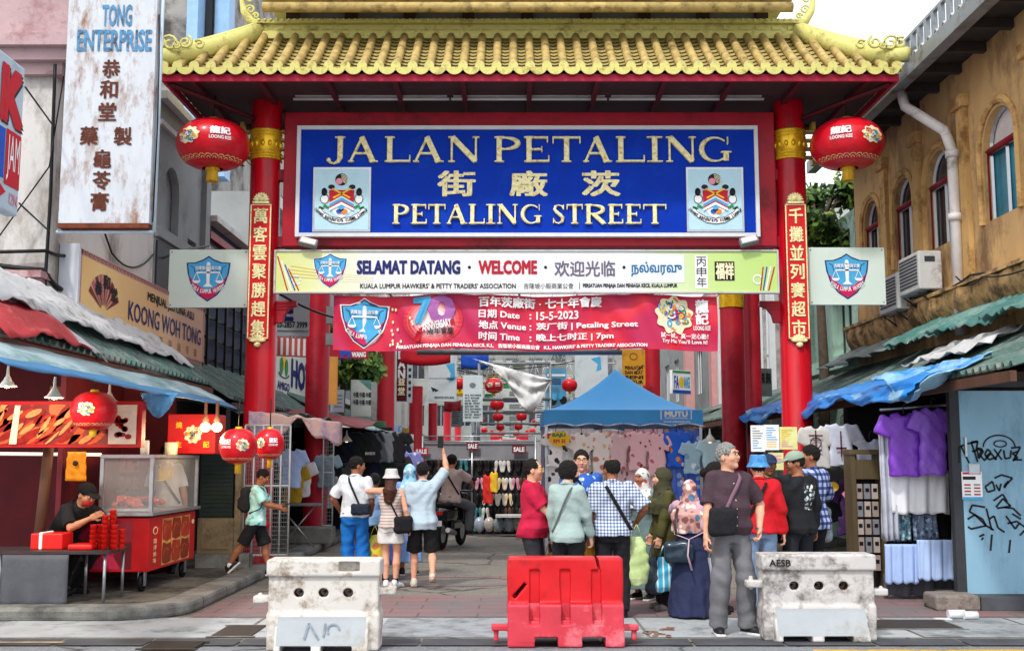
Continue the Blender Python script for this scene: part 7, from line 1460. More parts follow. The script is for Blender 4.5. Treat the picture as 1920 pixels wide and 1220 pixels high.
# trusses and clear roof above the market
for i, Y in enumerate((27, 34, 42, 51, 61, 72)):
 z = 5.0 + .1 * i; t = thing('roof_truss', ('white steel lattice truss of the market roof', 'second lattice truss of the market roof', 'third lattice truss of the market roof', 'fourth lattice truss of the market roof', 'fifth lattice truss of the market roof', 'last lattice truss of the market roof')[i], 'truss', (0, Y, z), 'roof trusses over the market'); mb = MB(M('truss_white', '#c8cccc', .5, .1)); 
 for zz_ in (0, .75): mb.tube([(-3.4, Y, z + zz_), (3.9, Y, z + zz_)], .035, 6)
 for k in range(14): a, b = -3.4 + 7.3 * k / 14, -3.4 + 7.3 * (k + 1) / 14; mb.tube([(a, Y, z), ((a + b) / 2, Y, z + .75)], .02, 5); mb.tube([((a + b) / 2, Y, z + .75), (b, Y, z)], .02, 5)
 mb.build('lattice', t)
t = thing('market_roof', 'clear curved sheet roof on steel purlins high over the market street', 'roof', (0, 50, 6)); mb = MB(glass('roof_clear', (.9, .94, .94), .12, .2)); mb.grid(lambda u, v: Vector((-4.2 + 8.9 * u, 26 + 50 * v, 5.9 + 1.3 * math.sin(math.pi * u))), 20, 24); mb.build('sheet', t, solid=.02); mb = MB(GALV); [mb.tube([(x, 26, 5.82 + 1.3 * math.sin(math.pi * (x + 4.2) / 8.9)), (x, 76, 5.82 + 1.3 * math.sin(math.pi * (x + 4.2) / 8.9))], .04, 5) for x in (-3.4, -1.6, .25, 2.1, 3.9)]; mb.build('purlin', t)
# grey pergola of small frames that carries the lantern string
for i, (py, Y) in enumerate(((748, 31.5), (772, 39), (794, 48), (812, 57), (826, 66))):
 a, b = P(898 - 4 * i, py, Y), P(1032 - 4 * i, py, Y); t = thing('lantern_gantry', ('nearest', 'second', 'third', 'fourth', 'farthest')[i] + ' grey cross frame carrying red lanterns along the market', 'frame', ((a.x + b.x) / 2, Y, 0), 'lantern frames down the market'); mb = MB(GALV); mb.tube([a, b], .05, 6); mb.tube([a - Vector((0, 0, -1.0)), (a.x, a.y, 0)], .04, 6); mb.tube([b - Vector((0, 0, -1.0)), (b.x, b.y, 0)], .04, 6); mb.tube([a + Vector((0, 0, 1.0)), b + Vector((0, 0, 1.0))], .04, 6); mb.build('frame_bar', t)
 mb = MB(M('strip_sign', '#ccd4ce', .5, .1)); f = front(Y - .1, 970, py); rectbox(mb, f, 942 + 0 * i, -py + 3, 1000 - 8 * i, -py + 20 - 2 * i, 0, -.04); q = mb.build('name_panel', t); mb = MB(); A = Art(f, mb, .01); [A.rect(955, -py + 6 + 3.2 * k, 985 - 5 * i - 6 * (k % 2), -py + 8 + 3.2 * k, GREY, 0) for k in range(3)]; mb.build('print', q)
lg = 'lantern string down the market'
for i, (px, py, Y, r_) in enumerate(((926, 723, 30.8, .255), (862, 719, 31, .20), (1068, 722, 31, .22), (932, 758, 38, .24), (990, 757, 38, .24), (934, 781, 46.5, .23), (978, 780, 46.5, .23), (938, 800, 55, .22), (972, 799, 55, .22), (940, 812, 64, .22), (968, 812, 64, .22))):
 lab = ('largest red lantern of the string, beside the white sheet', 'red lantern behind the white price list board', 'red lantern left of the blue tent roof', 'second red lantern down the left string', 'red lantern under the tip of the white sheet', 'third red lantern down the left string', 'second red lantern down the right string', 'fourth red lantern down the left string', 'third red lantern down the right string', 'farthest red lantern of the left string', 'farthest red lantern of the right string')[i]
 lantern(lab, P(px, py, Y), r_, r_ * .82, lg, 1, i == 0, .3)
cloth('white_sheet', 'torn white sheet strung across the market beside the lanterns', 'sheet', lambda u, v: P(886 + 150 * u + 60 * v * (1 - u) , 672 + 40 * u + (70 * math.sin(math.pi * min(1, u * 1.0)) ** 1.2) * v + (20 * (1 - u)) * v, 27.5 + wav(u, v, .06, 1)), 26, 14, M('sheet_white', '#dcdcda', .7, .06, 3, .4, 8))
# ------------------------------------------------------------------ boards hung in the market
def board(label, px0, px1, py0, py1, Y, mat, rz=0, art=None, group='boards hung in the market', name='signboard'):
 f0_ = front(Y, (px0 + px1) / 2, (py0 + py1) / 2); c = f0_((px0 + px1) / 2, -(py0 + py1) / 2, 0); Q = Matrix.Rotation(R(rz), 3, 'Z'); f = lambda a, b, l: c + Q @ (f0_(a, b, l) - c); t = thing(name, label, 'sign', f((px0 + px1) / 2, -py1, 0), group)
 mb = MB(mat); mb.prism([f(px0, -py1, 0), f(px1, -py1, 0), f(px1, -py0, 0), f(px0, -py0, 0)], Q @ Vector((0, .08, 0))); mb.build('panel', t)
 if art: mb = MB(); art(Art(f, mb, .006)); mb.build('lettering', t)
 return t
BW = M('board_white', '#ccd6da', .5, .06, 3, dirt='#aab4b8', dscale=2, damt=.4)
def a1(A): A.poly([(836, -683), (852, -680), (853, -712), (842, -716), (845, -700)], SKYB, 0); A.text('Hotel', 838, -712, 850, -707, INK, 1, .02); A.line([(804, -709), (855, -709)], 1, GREY, 0); [A.poly([(808 + 5 * i, -725 - 3 * i), (818 + 5 * i, -729 - 2 * i), (812 + 5 * i, -735)], DGREY, 0) for i in range(2)]; A.text('SERVICES SDN BHD', 815, -747, 852, -743, INK, 0, .02)
board('white double board with a blue figure near the far red columns', 803, 856, 664, 752, 30, BW, 0, a1)
def a2(A):
 A.ell(886, -722, 6, 5, GREY, 0); [A.text(('RM 10   FOOT MASSAGE', 'RM 15   SHOULDER', 'RM 25   BODY', 'RM 30   FOOT', 'BUKA 10AM - 10PM')[i % 5], 872, -742 - 5.2 * i, 902 - (i * 3) % 7, -739 - 5.2 * i, INK, 0, .03) for i in range(9)]
board('white price list board with lines of black print in the market', 868, 905, 703, 790, 29, M('list_white', '#d4e0e2', .5, .05), 0, a2)
board('white board with a blue bird mark hanging right of the white sheet', 1078, 1140, 664, 745, 33, BW, 0, lambda A: A.poly([(1108, -672), (1126, -668), (1128, -692), (1118, -696), (1121, -682)], SKYB, 0))
def a3(A): A.rect(1026, -705, 1060, -701, INKW, 0); [A.rect(1028, -712 - 4 * i, 1052, -710 - 4 * i, NAVY, 0) for i in range(3)]; A.ell(1036, -752, 8, 8, INK, 0, 14); A.ell(1056, -750, 7, 8, INK, 0, 14); A.poly([(1030, -742), (1044, -734), (1058, -740), (1052, -748), (1038, -750)], SKYB, 1)
board('blue poster with a motorcycle picture left of the tent roof', 1024, 1062, 690, 762, 32, M('poster_blue', '#5a98bc', .5, .15, 2), 0, a3)
def a4(A): [A.text(('PERALATAN', 'DAN ALAT', 'SENI', 'CATUR')[i], 1172, -692 - 9 * i, 1205, -686 - 9 * i, INK, 0, .04) for i in range(4)]; A.arc(1188, -668, 7, 6, 0, 360, 1.5, BROWN, 0); A.line([(1190, -700), (1206, -684)], 2, INK, 1)
board('rusty yellow metal sign with black words above the tent', 1167, 1210, 655, 722, 31, M('sign_ochre', '#c88c20', .5, .15, 3, dirt='#7a5018', dscale=2.5, damt=.4), 0, a4)
def a5(A): A.rect(1254, -699, 1302, -695, GRN, 0); A.rect(1254, -737, 1302, -731, BLU, 0); A.text('FA', 1258, -728, 1270, -705, BLU, 0, .03); A.ell(1277, -716, 7, 10, YEL, 0, 14); A.text('RANGE', 1284, -726, 1300, -706, SKYB, 0, .03)
board('white tilted sign with blue letters and a yellow disc by the right columns', 1253, 1303, 694, 738, 26, INKW, 38, a5)
def a6(A): A.text('MAN', 1405, -722, 1420, -702, DGREY, 0, .04); [A.text('美味', 1424 + 14 * i, -718, 1435 + 14 * i, -698, DGREY, 0, .05) for i in range(2)]
t = board('grey tilted sign leaning by the white mullioned windows', 1403, 1452, 690, 742, 22.6, M('sign_grey', '#8e9294', .6, .1), 25, a6)
def a7(A): A.text('03-2857 3999', 520, -614, 576, -603, INK, 0, .03); A.rect(518, -622, 578, -619, GREY, 0); A.text('E', 530, -600, 548, -568, NAVY, 0, .06)
board('pale blue telephone number sign behind the left gate column', 505, 580, 540, 630, 19.5, M('sign_paleblue', '#bccbd2', .5, .05), 12, a7)
fh = boardX(-5.02, 23.6, 29, P(545, 748, 26).z, P(545, 650, 26).z); t = thing('hotel_sign', 'white hotel sign with big navy letters behind the left gate column', 'sign', fh(.5, 0, 0)); mb = MB(M('sign_cream', '#dcdcd4', .5, .05)); p, q = fh(0, 0, 0), fh(1, 1, 0); mb.bx(-5.2, -5.02, p.y, q.y, p.z, q.z); mb.build('panel', t); mb = MB(); A = Art(fh, mb, .005); A.text('HOTEL', .34, .22, .98, .72, NAVY, 1, .05); A.text('AMIGO', .06, .10, .3, .24, NAVY, 1, .03); [A.ell(.18 + .05 * q_, .52 + .1 * (q_ == 0), .035, .16, (GRN, YEL, GRN)[q_ + 1], 1, 12) for q_ in (-1, 0, 1)]; A.arc(.18, .44, .11, .12, 200, 340, .02, INK, 2); mb.build('lettering', t)
board('white and red striped board above the hotel sign', 512, 580, 632, 668, 21.6, M('stripe_board', '#c86058', .5, .3, 4), 30, lambda A: [A.rect(514 + 11 * i, -666, 519 + 11 * i, -634, INKW, 0) for i in range(6)])
board('orange hanging board beside the second left column', 608, 633, 668, 758, 22, M('sign_orange', '#d89a4c', .5, .1, 3, dirt='#8a6a3a', dscale=2, damt=.4), 10); board('pale blue small board below the orange hanging board', 622, 646, 730, 772, 22.4, M('sign_iceblue', '#b8ccd8', .5, .1), 30, lambda A: [A.rect(626, -742 - 7 * i, 642, -740 - 7 * i, GREY, 0) for i in range(4)])
board('grey board with green streaked corner and rows of worn characters', 658, 696, 712, 780, 27, M('board_greyish', '#a8aca4', .6, .15, 3), 20, lambda A: [A.text('中藥', 662 + 12 * i, -745 - 14 * j, 672 + 12 * i, -735 - 14 * j, DGREY, 0, .03) for i in range(3) for j in range(2)] + [A.poly([(672, -712), (696, -712), (696, -732)], TEALP, 1)])
def a8(A): [A.text(ch, 747, -672 - 18 * i, 759, -657 - 18 * i, INKW, 0, .05) for i, ch in enumerate('DAN')]; [A.text(ch, 747, -722 - 18 * i, 759, -708 - 18 * i, CREAMI, 0, .03) for i, ch in enumerate('益堂')]
board('narrow maroon vertical sign with white letters between two red columns', 744, 763, 650, 752, 34, M('sign_maroon', '#5a1820', .5, .1), 0, a8); board('narrow white vertical sign beside the maroon vertical sign', 764, 773, 648, 755, 36, BW, 0, lambda A: [A.rect(766, -660 - 12 * i, 771, -654 - 12 * i, DGREY, 0) for i in range(8)])
board('red and blue sign hidden behind the left end of the crimson banner', 612, 690, 630, 672, 23, M('sign_crimson', '#a02038', .5, .1), 0, lambda A: (A.text('M', 640, -670, 656, -656, BLU, 0, .06), A.text('WANG', 660, -669, 686, -660, INKW, 0, .05)))
# ------------------------------------------------------------------ blue tent
ty0, ty1 = 19.3, 22.1; tx0, tx1 = P(1020, 780, ty0).x, P(1318, 780, ty0).x; ze_, zv, zp = P(1160, 768, ty0).z, P(1160, 800, ty0).z, P(1146, 692, (ty0 + ty1) / 2).z
t = thing('market_tent', 'bright blue pop-up market tent with a peaked roof and clear plastic front', 'tent', ((tx0 + tx1) / 2, (ty0 + ty1) / 2, 0)); TB = M('tent_blue', '#46aaf0', .55, .08, 2, .15, 10, dirt='#4aaaec', dscale=1.2, damt=.45)
def can(u, v):
 a, b = 2 * u - 1, 2 * v - 1; s_ = 1 - max(abs(a), abs(b)); k = s_ ** 1.5; return Vector((tx0 + (tx1 - tx0) * u, ty0 + (ty1 - ty0) * v, ze_ + (zp - ze_) * k - .03 * (1 - s_) * math.sin(math.pi * (u if abs(b) > abs(a) else v)) * -0))
mb = MB(TB); mb.grid(can, 40, 40); cn = mb.build('canopy', t); mb = MB(TB)
for (xa, ya), (xb, yb2) in (((tx0, ty0), (tx1, ty0)), ((tx1, ty0), (tx1, ty1)), ((tx1, ty1), (tx0, ty1)), ((tx0, ty1), (tx0, ty0))): mb.grid(lambda u, v: Vector((xa + (xb - xa) * u, ya + (yb2 - ya) * u, ze_ - (ze_ - zv) * v + (.045 * abs(math.sin(u * math.pi * 5)) if v > .9 else 0) + .0)) + Vector((0, -.015 * math.sin(u * 24) * v if ya == yb2 else 0, 0)), 50, 5)
vl = mb.build('valance', t); mb = MB(INKW); fd_ = lambda a, b, l: Vector((tx0 + (tx1 - tx0) * a, ty0 - .03 - l, zv + (ze_ - zv) * b)); A = Art(fd_, mb, .004)
A.text('MUTU', .76, .60, .90, .90, INKW, 0, .06); A.text('KANOPI & KHEMAH', .76, .48, .90, .56, INKW, 0, .03); A.text('www.tabanidu.my', .75, .24, .92, .36, INKW, 0, .03)
for p_ in (((.735, .44), (.735, .97)), ((.735, .97), (.925, .97)), ((.925, .97), (.925, .44)), ((.925, .44), (.735, .44))): A.line(list(p_), .008, INKW, 0)
for i in range(26): a = i / 26; A.line([(a, .03 + .18 * abs(math.sin(a * math.pi * 5))), (a + 1 / 26, .03 + .18 * abs(math.sin((a + 1 / 26) * math.pi * 5)))], .03, INKW, 1)
mb.build('lettering', vl)
for x, y in ((tx0 + .04, ty0 + .05), (tx1 - .04, ty0 + .05), (tx0 + .04, ty1 - .05), (tx1 - .04, ty1 - .05)): mb = MB(STEEL); mb.bx(x - .025, x + .025, y - .025, y + .025, 0, ze_ - .02); mb.build('leg', t)
mb = MB(M('tent_side', '#9c90b0', .7, .1, 3, .2, 12)); mb.grid(lambda u, v: Vector((tx0 + .02 + wav(u, v, .012), ty0 + .1 + (ty1 - ty0 - .2) * u, .1 + (zv - .05) * v)), 20, 10); mb.build('side_curtain', t); mb = MB(M('tent_back', '#c8ccd4', .8, .05)); mb.bx(tx0 + .05, tx1 - .05, ty1 - .1, ty1 - .07, .05, zv); mb.build('back_curtain', t)
mb = MB(glass('clear_plastic', (.92, .95, 1), .06, .12)); mb.grid(lambda u, v: Vector((tx0 + .1 + (tx1 - tx0 - .2) * u, ty0 - .05 + .02 * math.sin(u * 30 + 5 * v) * math.sin(9 * v + u * 4), .8 + (zv + .05 - .8) * v)), 50, 12); mb.build('clear_front', t)
gd = 'printed dresses hung in the blue tent'
PRA = [spots('print_white_bow', '#f0f0f2', ['#1a1a28', '#2a2a38', '#181824'], 8, .33), spots('print_white_floral', '#f0e8e4', ['#d89a80', '#c87868', '#e0c090', '#b0a898'], 8, .4), spots('print_pink', '#f4c4cc', ['#a8404c', '#c86878', '#7c2838', '#8a3444'], 8, .33), spots('print_blue_floral', '#1c64dc', ['#e8e8f0', '#d8a040', '#c84860', '#90b8e8'], 7, .3), spots('print_lightblue', '#a8cce0', ['#e8f0f4', '#78a8d0', '#f0e8d0'], 7, .36), spots('print_rose', '#e0c0c4', ['#b86070', '#e8d8d8', '#8c5a64'], 10, .3)]
dy = ty0 + .04
for px0, px1, py0, py1, m, lab, sd_ in ((1022, 1070, 803, 985, 0, 'white dress with small black bows, left one in the blue tent', 1), (1068, 1114, 803, 985, 0, 'white dress with small black bows, right one in the blue tent', 2), (1112, 1144, 806, 980, 1, 'white floral dress between the bow print and pink dresses', 3), (1142, 1174, 808, 975, 5, 'pale rose floral dress in the middle of the blue tent', 4), (1172, 1210, 804, 975, 2, 'pink dress with dark red motifs, left one in the blue tent', 5), (1208, 1244, 804, 975, 2, 'pink dress with dark red motifs, right one in the blue tent', 6), (1242, 1284, 804, 985, 3, 'royal blue floral dress, left one in the blue tent', 7), (1282, 1316, 806, 990, 3, 'royal blue floral dress, right one at the tent corner', 8)):
 skirt(lab, px0, px1, py0, py1, dy + .02 * (sd_ % 3), PRA[m], gd, sd_, .010, 'dress', .0, .012)
garment('light blue flowered blouse hung at the right corner of the blue tent', P(1298, 826, ty0 - .25), .42, .55, PRA[4], gd, 0, .5, seed=3); garment('pale cyan blouse hung outside the right tent corner', P(1330, 822, ty0 - .3), .42, .5, M('cyan_cloth', '#b8dce8', .7, .1, 4, .3, 10), gd, 0, .5, seed=6)
mb = MB(YEL); f = front(ty0 - .34, 1048, 822); A = Art(f, mb, 0); A.poly([(1049 + 19 * math.cos(k / 20 * 6.283) * (1 + .08 * (k % 2)), -822 + 14 * math.sin(k / 20 * 6.283) * (1 + .08 * (k % 2))) for k in range(20)], YEL, 0); A.rect(1026, -822, 1038, -812, INKR, -1); A.text('BAJU', 1036, -820, 1060, -812, GRN, 1, .05); A.text('RM 35', 1038, -830, 1060, -823, INKR, 1, .04); tag(mb.build('price_burst', solid=.004), 'yellow starburst price card at the upper left of the tent front', 'price card')
# ------------------------------------------------------------------ slipper stall
sY = 24.3; fS2 = front(sY, 900, 920); t = thing('shoe_stall', 'slipper stall wall of dark mesh under a grey top panel', 'stall', fS2(900, -1003, 0)); t.location.z = .0
mb = MB(M('mesh_dark', '#2a2a2e', .8, .3, 20)); rectbox(mb, fS2, 800, -1000, 1008, -862, 0, -.05); mb.build('back_panel', t); mb = MB(M('top_panel_grey', '#8c8c90', .6, .15, 3)); rectbox(mb, fS2, 790, -862, 1004, -826, .01, -.06); mb.build('top_panel', t); mb = MB(STEEL)
for a in (792, 885, 1004): mb.tube([fS2(a, -1003, .06), fS2(a, -818, .06)], .02, 6)
for b in (818, 828, 862): mb.tube([fS2(790, -b, .06), fS2(1004, -b, .06)], .014, 5)
mb.build('frame', t); mb = MB(OFFW); rectbox(mb, fS2, 930, -966, 1000, -962, .7, .1); mb.build('shelf', t)
cols_ = {'black': M('shoe_black', '#1c1a1c', .4, .3), 'white': M('shoe_white', '#d8d4cc', .5, .1), 'pink': M('shoe_pink', '#d090a0', .5, .1), 'cream': M('shoe_cream', '#e0cca0', .5, .1), 'brown': M('shoe_brown', '#5a3c30', .5, .2), 'teal': M('shoe_teal', '#3c7c80', .5, .2)}
def slipper(parent, c, m, q):
 h = SDF(); h.ell((0, 0, .055), (.045, .028, .085)); h.ell((0, 0, -.075), (.036, .026, .06), None, .05); h.ell((0, -.03, -.045), (.024, .02, .065), None, .015, 's'); V, Fq = h.mesh(.011); o = sobj('slipper', parent, [(V, Fq)], m); o.location = c; o.rotation_euler = (0, R(8 * q), 0); return o
prot = {}
rows = [(874, 884, 1000, ['black', 'black', 'black', 'white', 'white', 'black', 'black', 'brown']), (907, 893, 1000, ['pink', 'pink', 'black', 'cream', 'white', 'pink', 'brown', 'black']), (936, 893, 1000, ['black', 'white', 'white', 'white', 'cream', 'black', 'black', 'black']), (962, 890, 1000, ['teal', 'white', 'black', 'black', 'brown', 'black', 'brown', 'black']), (984, 890, 1000, ['teal', 'black', 'cream', 'black', 'pink', 'white', 'white', 'black']), (872, 806, 876, ['black', 'brown', 'black', 'black', 'teal']), (902, 806, 876, ['black', 'black', 'white', 'brown', 'black']), (934, 812, 880, ['black', 'white', 'black', 'brown', 'black']), (966, 816, 880, ['white', 'black', 'brown', 'black', 'white'])]
ordn = ('top', 'second', 'third', 'fourth', 'bottom', 'top left', 'second left', 'third left', 'bottom left')
for j, (py, a0, a1_, cs) in enumerate(rows):
 for i, cname in enumerate(cs):
  c = fS2(a0 + (a1_ - a0) * (i + .5) / len(cs), -py, .05)
  lab = f'pair of {cname} slippers hung in the {ordn[j]} row of the slipper stall'
  if cname not in prot:
   tt = thing('slipper_pair', lab, 'slippers', c, 'slippers on the stall wall'); slipper(tt, (-.055, 0, 0), cols_[cname], 1); slipper(tt, (.055, 0, 0), cols_[cname], -1); prot[cname] = tt
  else: copy_tree(prot[cname], c, 0, lab)
for i, (px, py, w_, lab) in enumerate(((790, 846, 26, 'red and white sale card at the left end of the slipper stall'), (886, 836, 22, 'dark red sale card in the middle of the slipper stall'), (973, 842, 26, 'dark red sale card at the right end of the slipper stall'))):
 f = front(sY - .12, px, py); t = thing('sale_card', lab, 'sign', f(px, -py - 8, 0), 'sale cards on the slipper stall'); mb = MB(INKR if i == 0 else M('card_maroon', '#7c1c24', .5, .1)); rectbox(mb, f, px - w_ / 2, -py - 7, px + w_ / 2, -py + 7, 0, -.02); mb.build('card', t); mb = MB(); A = Art(f, mb, .004); A.text('SALE', px - w_ * .38, -py - 4, px + w_ * .38, -py + 4, INKW, 0, .05); mb.build('lettering', t)
for i, (px, py, m, lab) in enumerate(((915, 910, M('bag_redorange', '#d83028', .5, .3, 6), 'red and orange cloth bag hung on the slipper stall'), (926, 905, YEL, 'yellow cloth bag hung beside the red bag on the slipper stall'))): garment(lab, P(px, py - 22, sY - .3 - .08 * i), .34 - .08 * i, .62 - .18 * i, m, 'cloth bags on the slipper stall', 0, 0, .12, th=.07, seed=i + 3, cat='bag')
for i in range(6): mb = MB(M('plastic_clear%d' % (i % 3), ('#9aa4b0', '#b4a8a0', '#7c8c94')[i % 3], .25, .35, 8, .4, 14, coat=.6)); c = fS2(900 + 18 * i, -985, .3); c.z = max(c.z, .25); mb.ball(c, (.12, .1, .16), 10, 8); tag(mb.build('parcel'), 'clear plastic bag of goods under the slipper stall shelf', 'bag', 'bagged goods under the slipper stall')
# ------------------------------------------------------------------ clothes stall on the left
gl = 't-shirts in the left stall'
tees = [('black', DARKC), ('charcoal', M('tee_char', '#32343a', .85, .15, 3)), ('navy', M('tee_navy', '#20263c', .85, .15, 3)), ('grey', M('tee_grey', '#6a7078', .85, .1, 3)), ('dark green', M('tee_green', '#26342c', .85, .15, 3))]
k = 0
for row, (py, Y) in enumerate(((808, 22.4), (852, 22.9), (830, 23.6))):
 for i in range(6):
  nm, m = tees[(i * 2 + row) % 5]; px = (632, 655, 680, 705, 726, 748)[i]
  garment(f'{nm} t-shirt, {("front upper", "lower", "rear")[row]} row of the left stall, {("far left", "second", "third", "fourth", "fifth", "far right")[i]}', P(px, py, Y), .52, .62, m, gl, 0, .5, seed=k, res=.02); k += 1
for i, (px, py, Y, m, lab) in enumerate(((548, 840, 17.8, LBC, 'pale blue shirt hung by the left folding grille'), (552, 870, 18.4, M('mustard_cloth', '#b89428', .8, .1, 3), 'mustard shirt hung below the pale blue shirt'), (567, 862, 19.2, WHC, 'white shirt hung left of the second left column'), (614, 850, 20.8, M('grey_blue', '#9ab0c0', .8, .1, 3), 'grey blue shirt hung right of the second left column'), (612, 890, 21.4, M('grey_white', '#c4ccd0', .8, .1, 3), 'off-white shirt below the grey blue shirt'), (768, 845, 23, spots('tee_lilac', '#8484c8', ['#e0e0f0', '#6a6ab0'], 10, .3), 'lilac printed shirt hung at the right end of the left stall'))): garment(lab, P(px, py, Y), .5, .62, m, gl, 0, .5, seed=20 + i, res=.018)
mb = MB(INKW); A = Art(front(22.3, 693, 840), mb, 0); A.text('BROOKLYN', 685, -852, 703, -847, INKW, 0, .05); tag(mb.build('shirt_print', solid=.004), 'white word printed on a grey t-shirt in the left stall', 'print')
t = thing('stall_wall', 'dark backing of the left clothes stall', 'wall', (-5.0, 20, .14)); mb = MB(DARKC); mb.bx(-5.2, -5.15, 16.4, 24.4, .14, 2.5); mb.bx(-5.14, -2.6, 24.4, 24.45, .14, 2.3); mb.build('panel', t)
for i, (px, py, Y) in enumerate(((650, 822, 21), (1331, 822, 17.8))):
 c = P(px, py, Y); t = thing('bell_lamp', ('small white bell lamp over the t-shirt stall', 'small lit bulb lamp right of the blue tent')[i], 'lamp', c - Vector((0, 0, .06)), 'stall lamps'); mb = MB(OFFW); mb.lathe(c, [(.01, .16), (.02, .07), (.05, .03), (.11, -.05), (.1, -.055), (.03, .01)], 16); mb.build('shade', t); mb = MB(BULB); mb.ball(c - Vector((0, 0, .03)), .04, 10, 8); mb.build('bulb', t)
t = thing('plastic_table', 'small grey folding table inside the left stall', 'table', P(560, 985, 19.5)); c = Vector((P(558, 940, 19.0).x, 19.0, .14)); t.location = c; mb = MB(GREY); mb.box(c + Vector((0, 0, .72)), (.8, .5, .03)); mb.build('tabletop', t); mb = MB(STEEL); [mb.tube([c + Vector((q * .3, 0, 0)), c + Vector((-q * .3, 0, .7))], .014, 6) for q in (-1, 1)]; mb.build('leg_frame', t)
# ------------------------------------------------------------------ plastic barriers
def barrier(kind, label, px0, px1, py_b, group, seed=0):
 g = G((px0 + px1) / 2, py_b); W_ = (px1 - px0) / ppm(g.y, .4) ; t = thing('plastic_barrier', label, 'barrier', (g.x, g.y + .18, .0), group); h = SDF(); hw = W_ / 2; H_ = .83; ZS = .905
 if kind == 'red':
  RB = M('barrier_red', '#c8141c', .42, .12, 5, .1, 40, dirt='#8a1a1e', dscale=4, damt=.37, coat=.2); RB2 = M('barrier_faded', '#c83a48', .5, .12, 4, .1, 40, dirt='#e07a84', dscale=3, damt=.42)
  h.box((0, .02, .55), (hw, .12, H_ - .55), .02, None, .02); h.box((0, 0, .2), (hw, .2, .2), .02, None, .03)
  for q in (-1, 1): h.box((q * (hw + .06), .0, .16), (.08, .05, .028), .01); h.box((q * (hw + .10), .0, .1), (.022, .022, .07), .01)
  for x in (-.27, .0, .27): h.box((x, -.16, .48), (.042, .085, .235), .01, None, .01, 's'); h.box((x, -.2, .26), (.04, .05, .05), .01, None, .01, 's')
  for x in (-.17, .24): h.box((x, 0, .02), (.1, .5, .075), .01, None, .01, 's')
  h.box((-.4, -.12, .52), (.018, .1, .085), .004, np.array(Matrix.Rotation(R(38), 3, 'Y')), .002, 's'); h.box((.285, -.02, .77), (.012, .2, .06), .003, np.array(Matrix.Rotation(R(-10), 3, 'Y')), .002, 's'); h.path([(.27, -.11, .66), (.3, -.11, .62), (.29, -.11, .56), (.315, -.11, .5), (.3, -.11, .42)], [.006] * 5, .001, 's')
  h.disp(lambda X, Y, Z: .005 * np.sin(7 * X + 3 * Z) * np.sin(9 * Z + 2) * (Z > .05)); ms = [h.mesh(.009)]; sobj('body', t, ms, [RB, RB2], lambda C: ((C[:, 2] < .40) & (np.abs(C[:, 0]) < hw + 1)).astype(int)).scale.z = ZS
  mb = MB(M('hole_shade', '#2a0a0c', .8)); mb.box(Vector(t.location) + Vector((-.4, -.02, .52)), (.16, .02, .2)); mb.build('torn_hole_shade', t)  # near-black plate: the shade inside the torn hole is put in as colour
 else:
  WB = M('barrier_white', '#cdc8c0', .55, .07, 4, .12, 40, dirt='#84705c', dscale=4.5, damt=.43) if seed == 0 else M('barrier_grey', '#c2beba', .55, .08, 4, .12, 40, dirt='#6c6660', dscale=4.5, damt=.46); LOW = M('barrier_low', '#a4aaae', .6, .06, 3, .1, 40, dirt='#9c9892', dscale=4, damt=.42)
  h.box((0, .02, .47), (hw, .13, .28), .02, None, .02); h.box((0, .01, .76), (hw + .015, .155, .08), .02, None, .01); h.box((0, .02, .17), (hw + .006, .145, .17), .02, None, .04)
  wedge = Matrix.Rotation(R(-17), 3, 'X'); h.box((0, -.105, .15), (hw * .84, .07, .17), .012, np.array(wedge), .012)
  for x in (-.33, 0, .33): h.cap((x * hw * 1.35, -.3, .53), (x * hw * 1.35, -.02, .53), .042, None, .008, 's'); h.cap((x * hw * 1.35, -.06, .53), (x * hw * 1.35, -.0, .53), .014, None, .004)
  for x in (-.45, .28): h.box((x * hw, 0, .0), (.13, .5, .055), .01, None, .01, 's')
  for q in (-1, 1): h.box((q * (hw + .05), 0, .5 + .04 * q * (1 if seed == 0 else -1)), (.09, .06, .035), .012); h.cap((q * (hw + .09), 0, .5), (q * (hw + .09), 0, .6 if q * (1 if seed == 0 else -1) > 0 else .5), .02, None, .006)
  if seed == 0: h.box((.22, -.12, .775), (.09, .08, .045), .008, None, .006, 's')
  ms = [h.mesh(.0095)]; sobj('body', t, ms, [WB, LOW, BROWN], lambda C: np.where((C[:, 1] < -.12) & (C[:, 2] < .31) & (C[:, 2] > .06) & (np.abs(C[:, 0]) < hw * .8), 1, np.where((C[:, 1] > -.09) & (C[:, 1] < -.005) & (np.abs(C[:, 2] - .53) < .04) & (np.abs(C[:, 0]) < hw * .8), 2, 0))).scale.z = ZS
  mb = MB(); L_ = Vector(t.location); fn = lambda a, b, l: Vector((L_.x + a, L_.y - .151 - l, b * ZS)); A = Art(fn, mb, .0)
  if seed: A.text('AESB', -hw * .9, .725, -hw * .52, .79, INK, 0, .02); mb.build('lettering', t)
  else:
   fn2 = lambda a, b, l: Vector((L_.x + a, L_.y - .232 + .30 * (b - .0) - l, b * ZS)); A = Art(fn2, mb, .004); A.line([(-.11, .26), (-.14, .12)], .018, M('graffiti_grey', '#7c8894', .7, .3, 20), 0); A.line([(-.11, .26), (-.02, .12)], .018, MATS['graffiti_grey'], 0); A.line([(.03, .26), (.02, .14)], .016, MATS['graffiti_grey'], 0); A.arc(.1, .2, .05, .05, 0, 220, .016, MATS['graffiti_grey'], 0); mb.build('graffiti', t)
barrier('white', 'white water barrier with brown stains and three bolt holes, left of the red barrier', 497, 706, 1222, 'plastic road barriers'); barrier('red', 'cracked bright red plastic barrier in the middle of the entrance', 952, 1171, 1213, 'plastic road barriers'); barrier('white', 'dirty off-white barrier stencilled AESB with three dark holes on the right', 1438, 1648, 1203, 'plastic road barriers', 1)
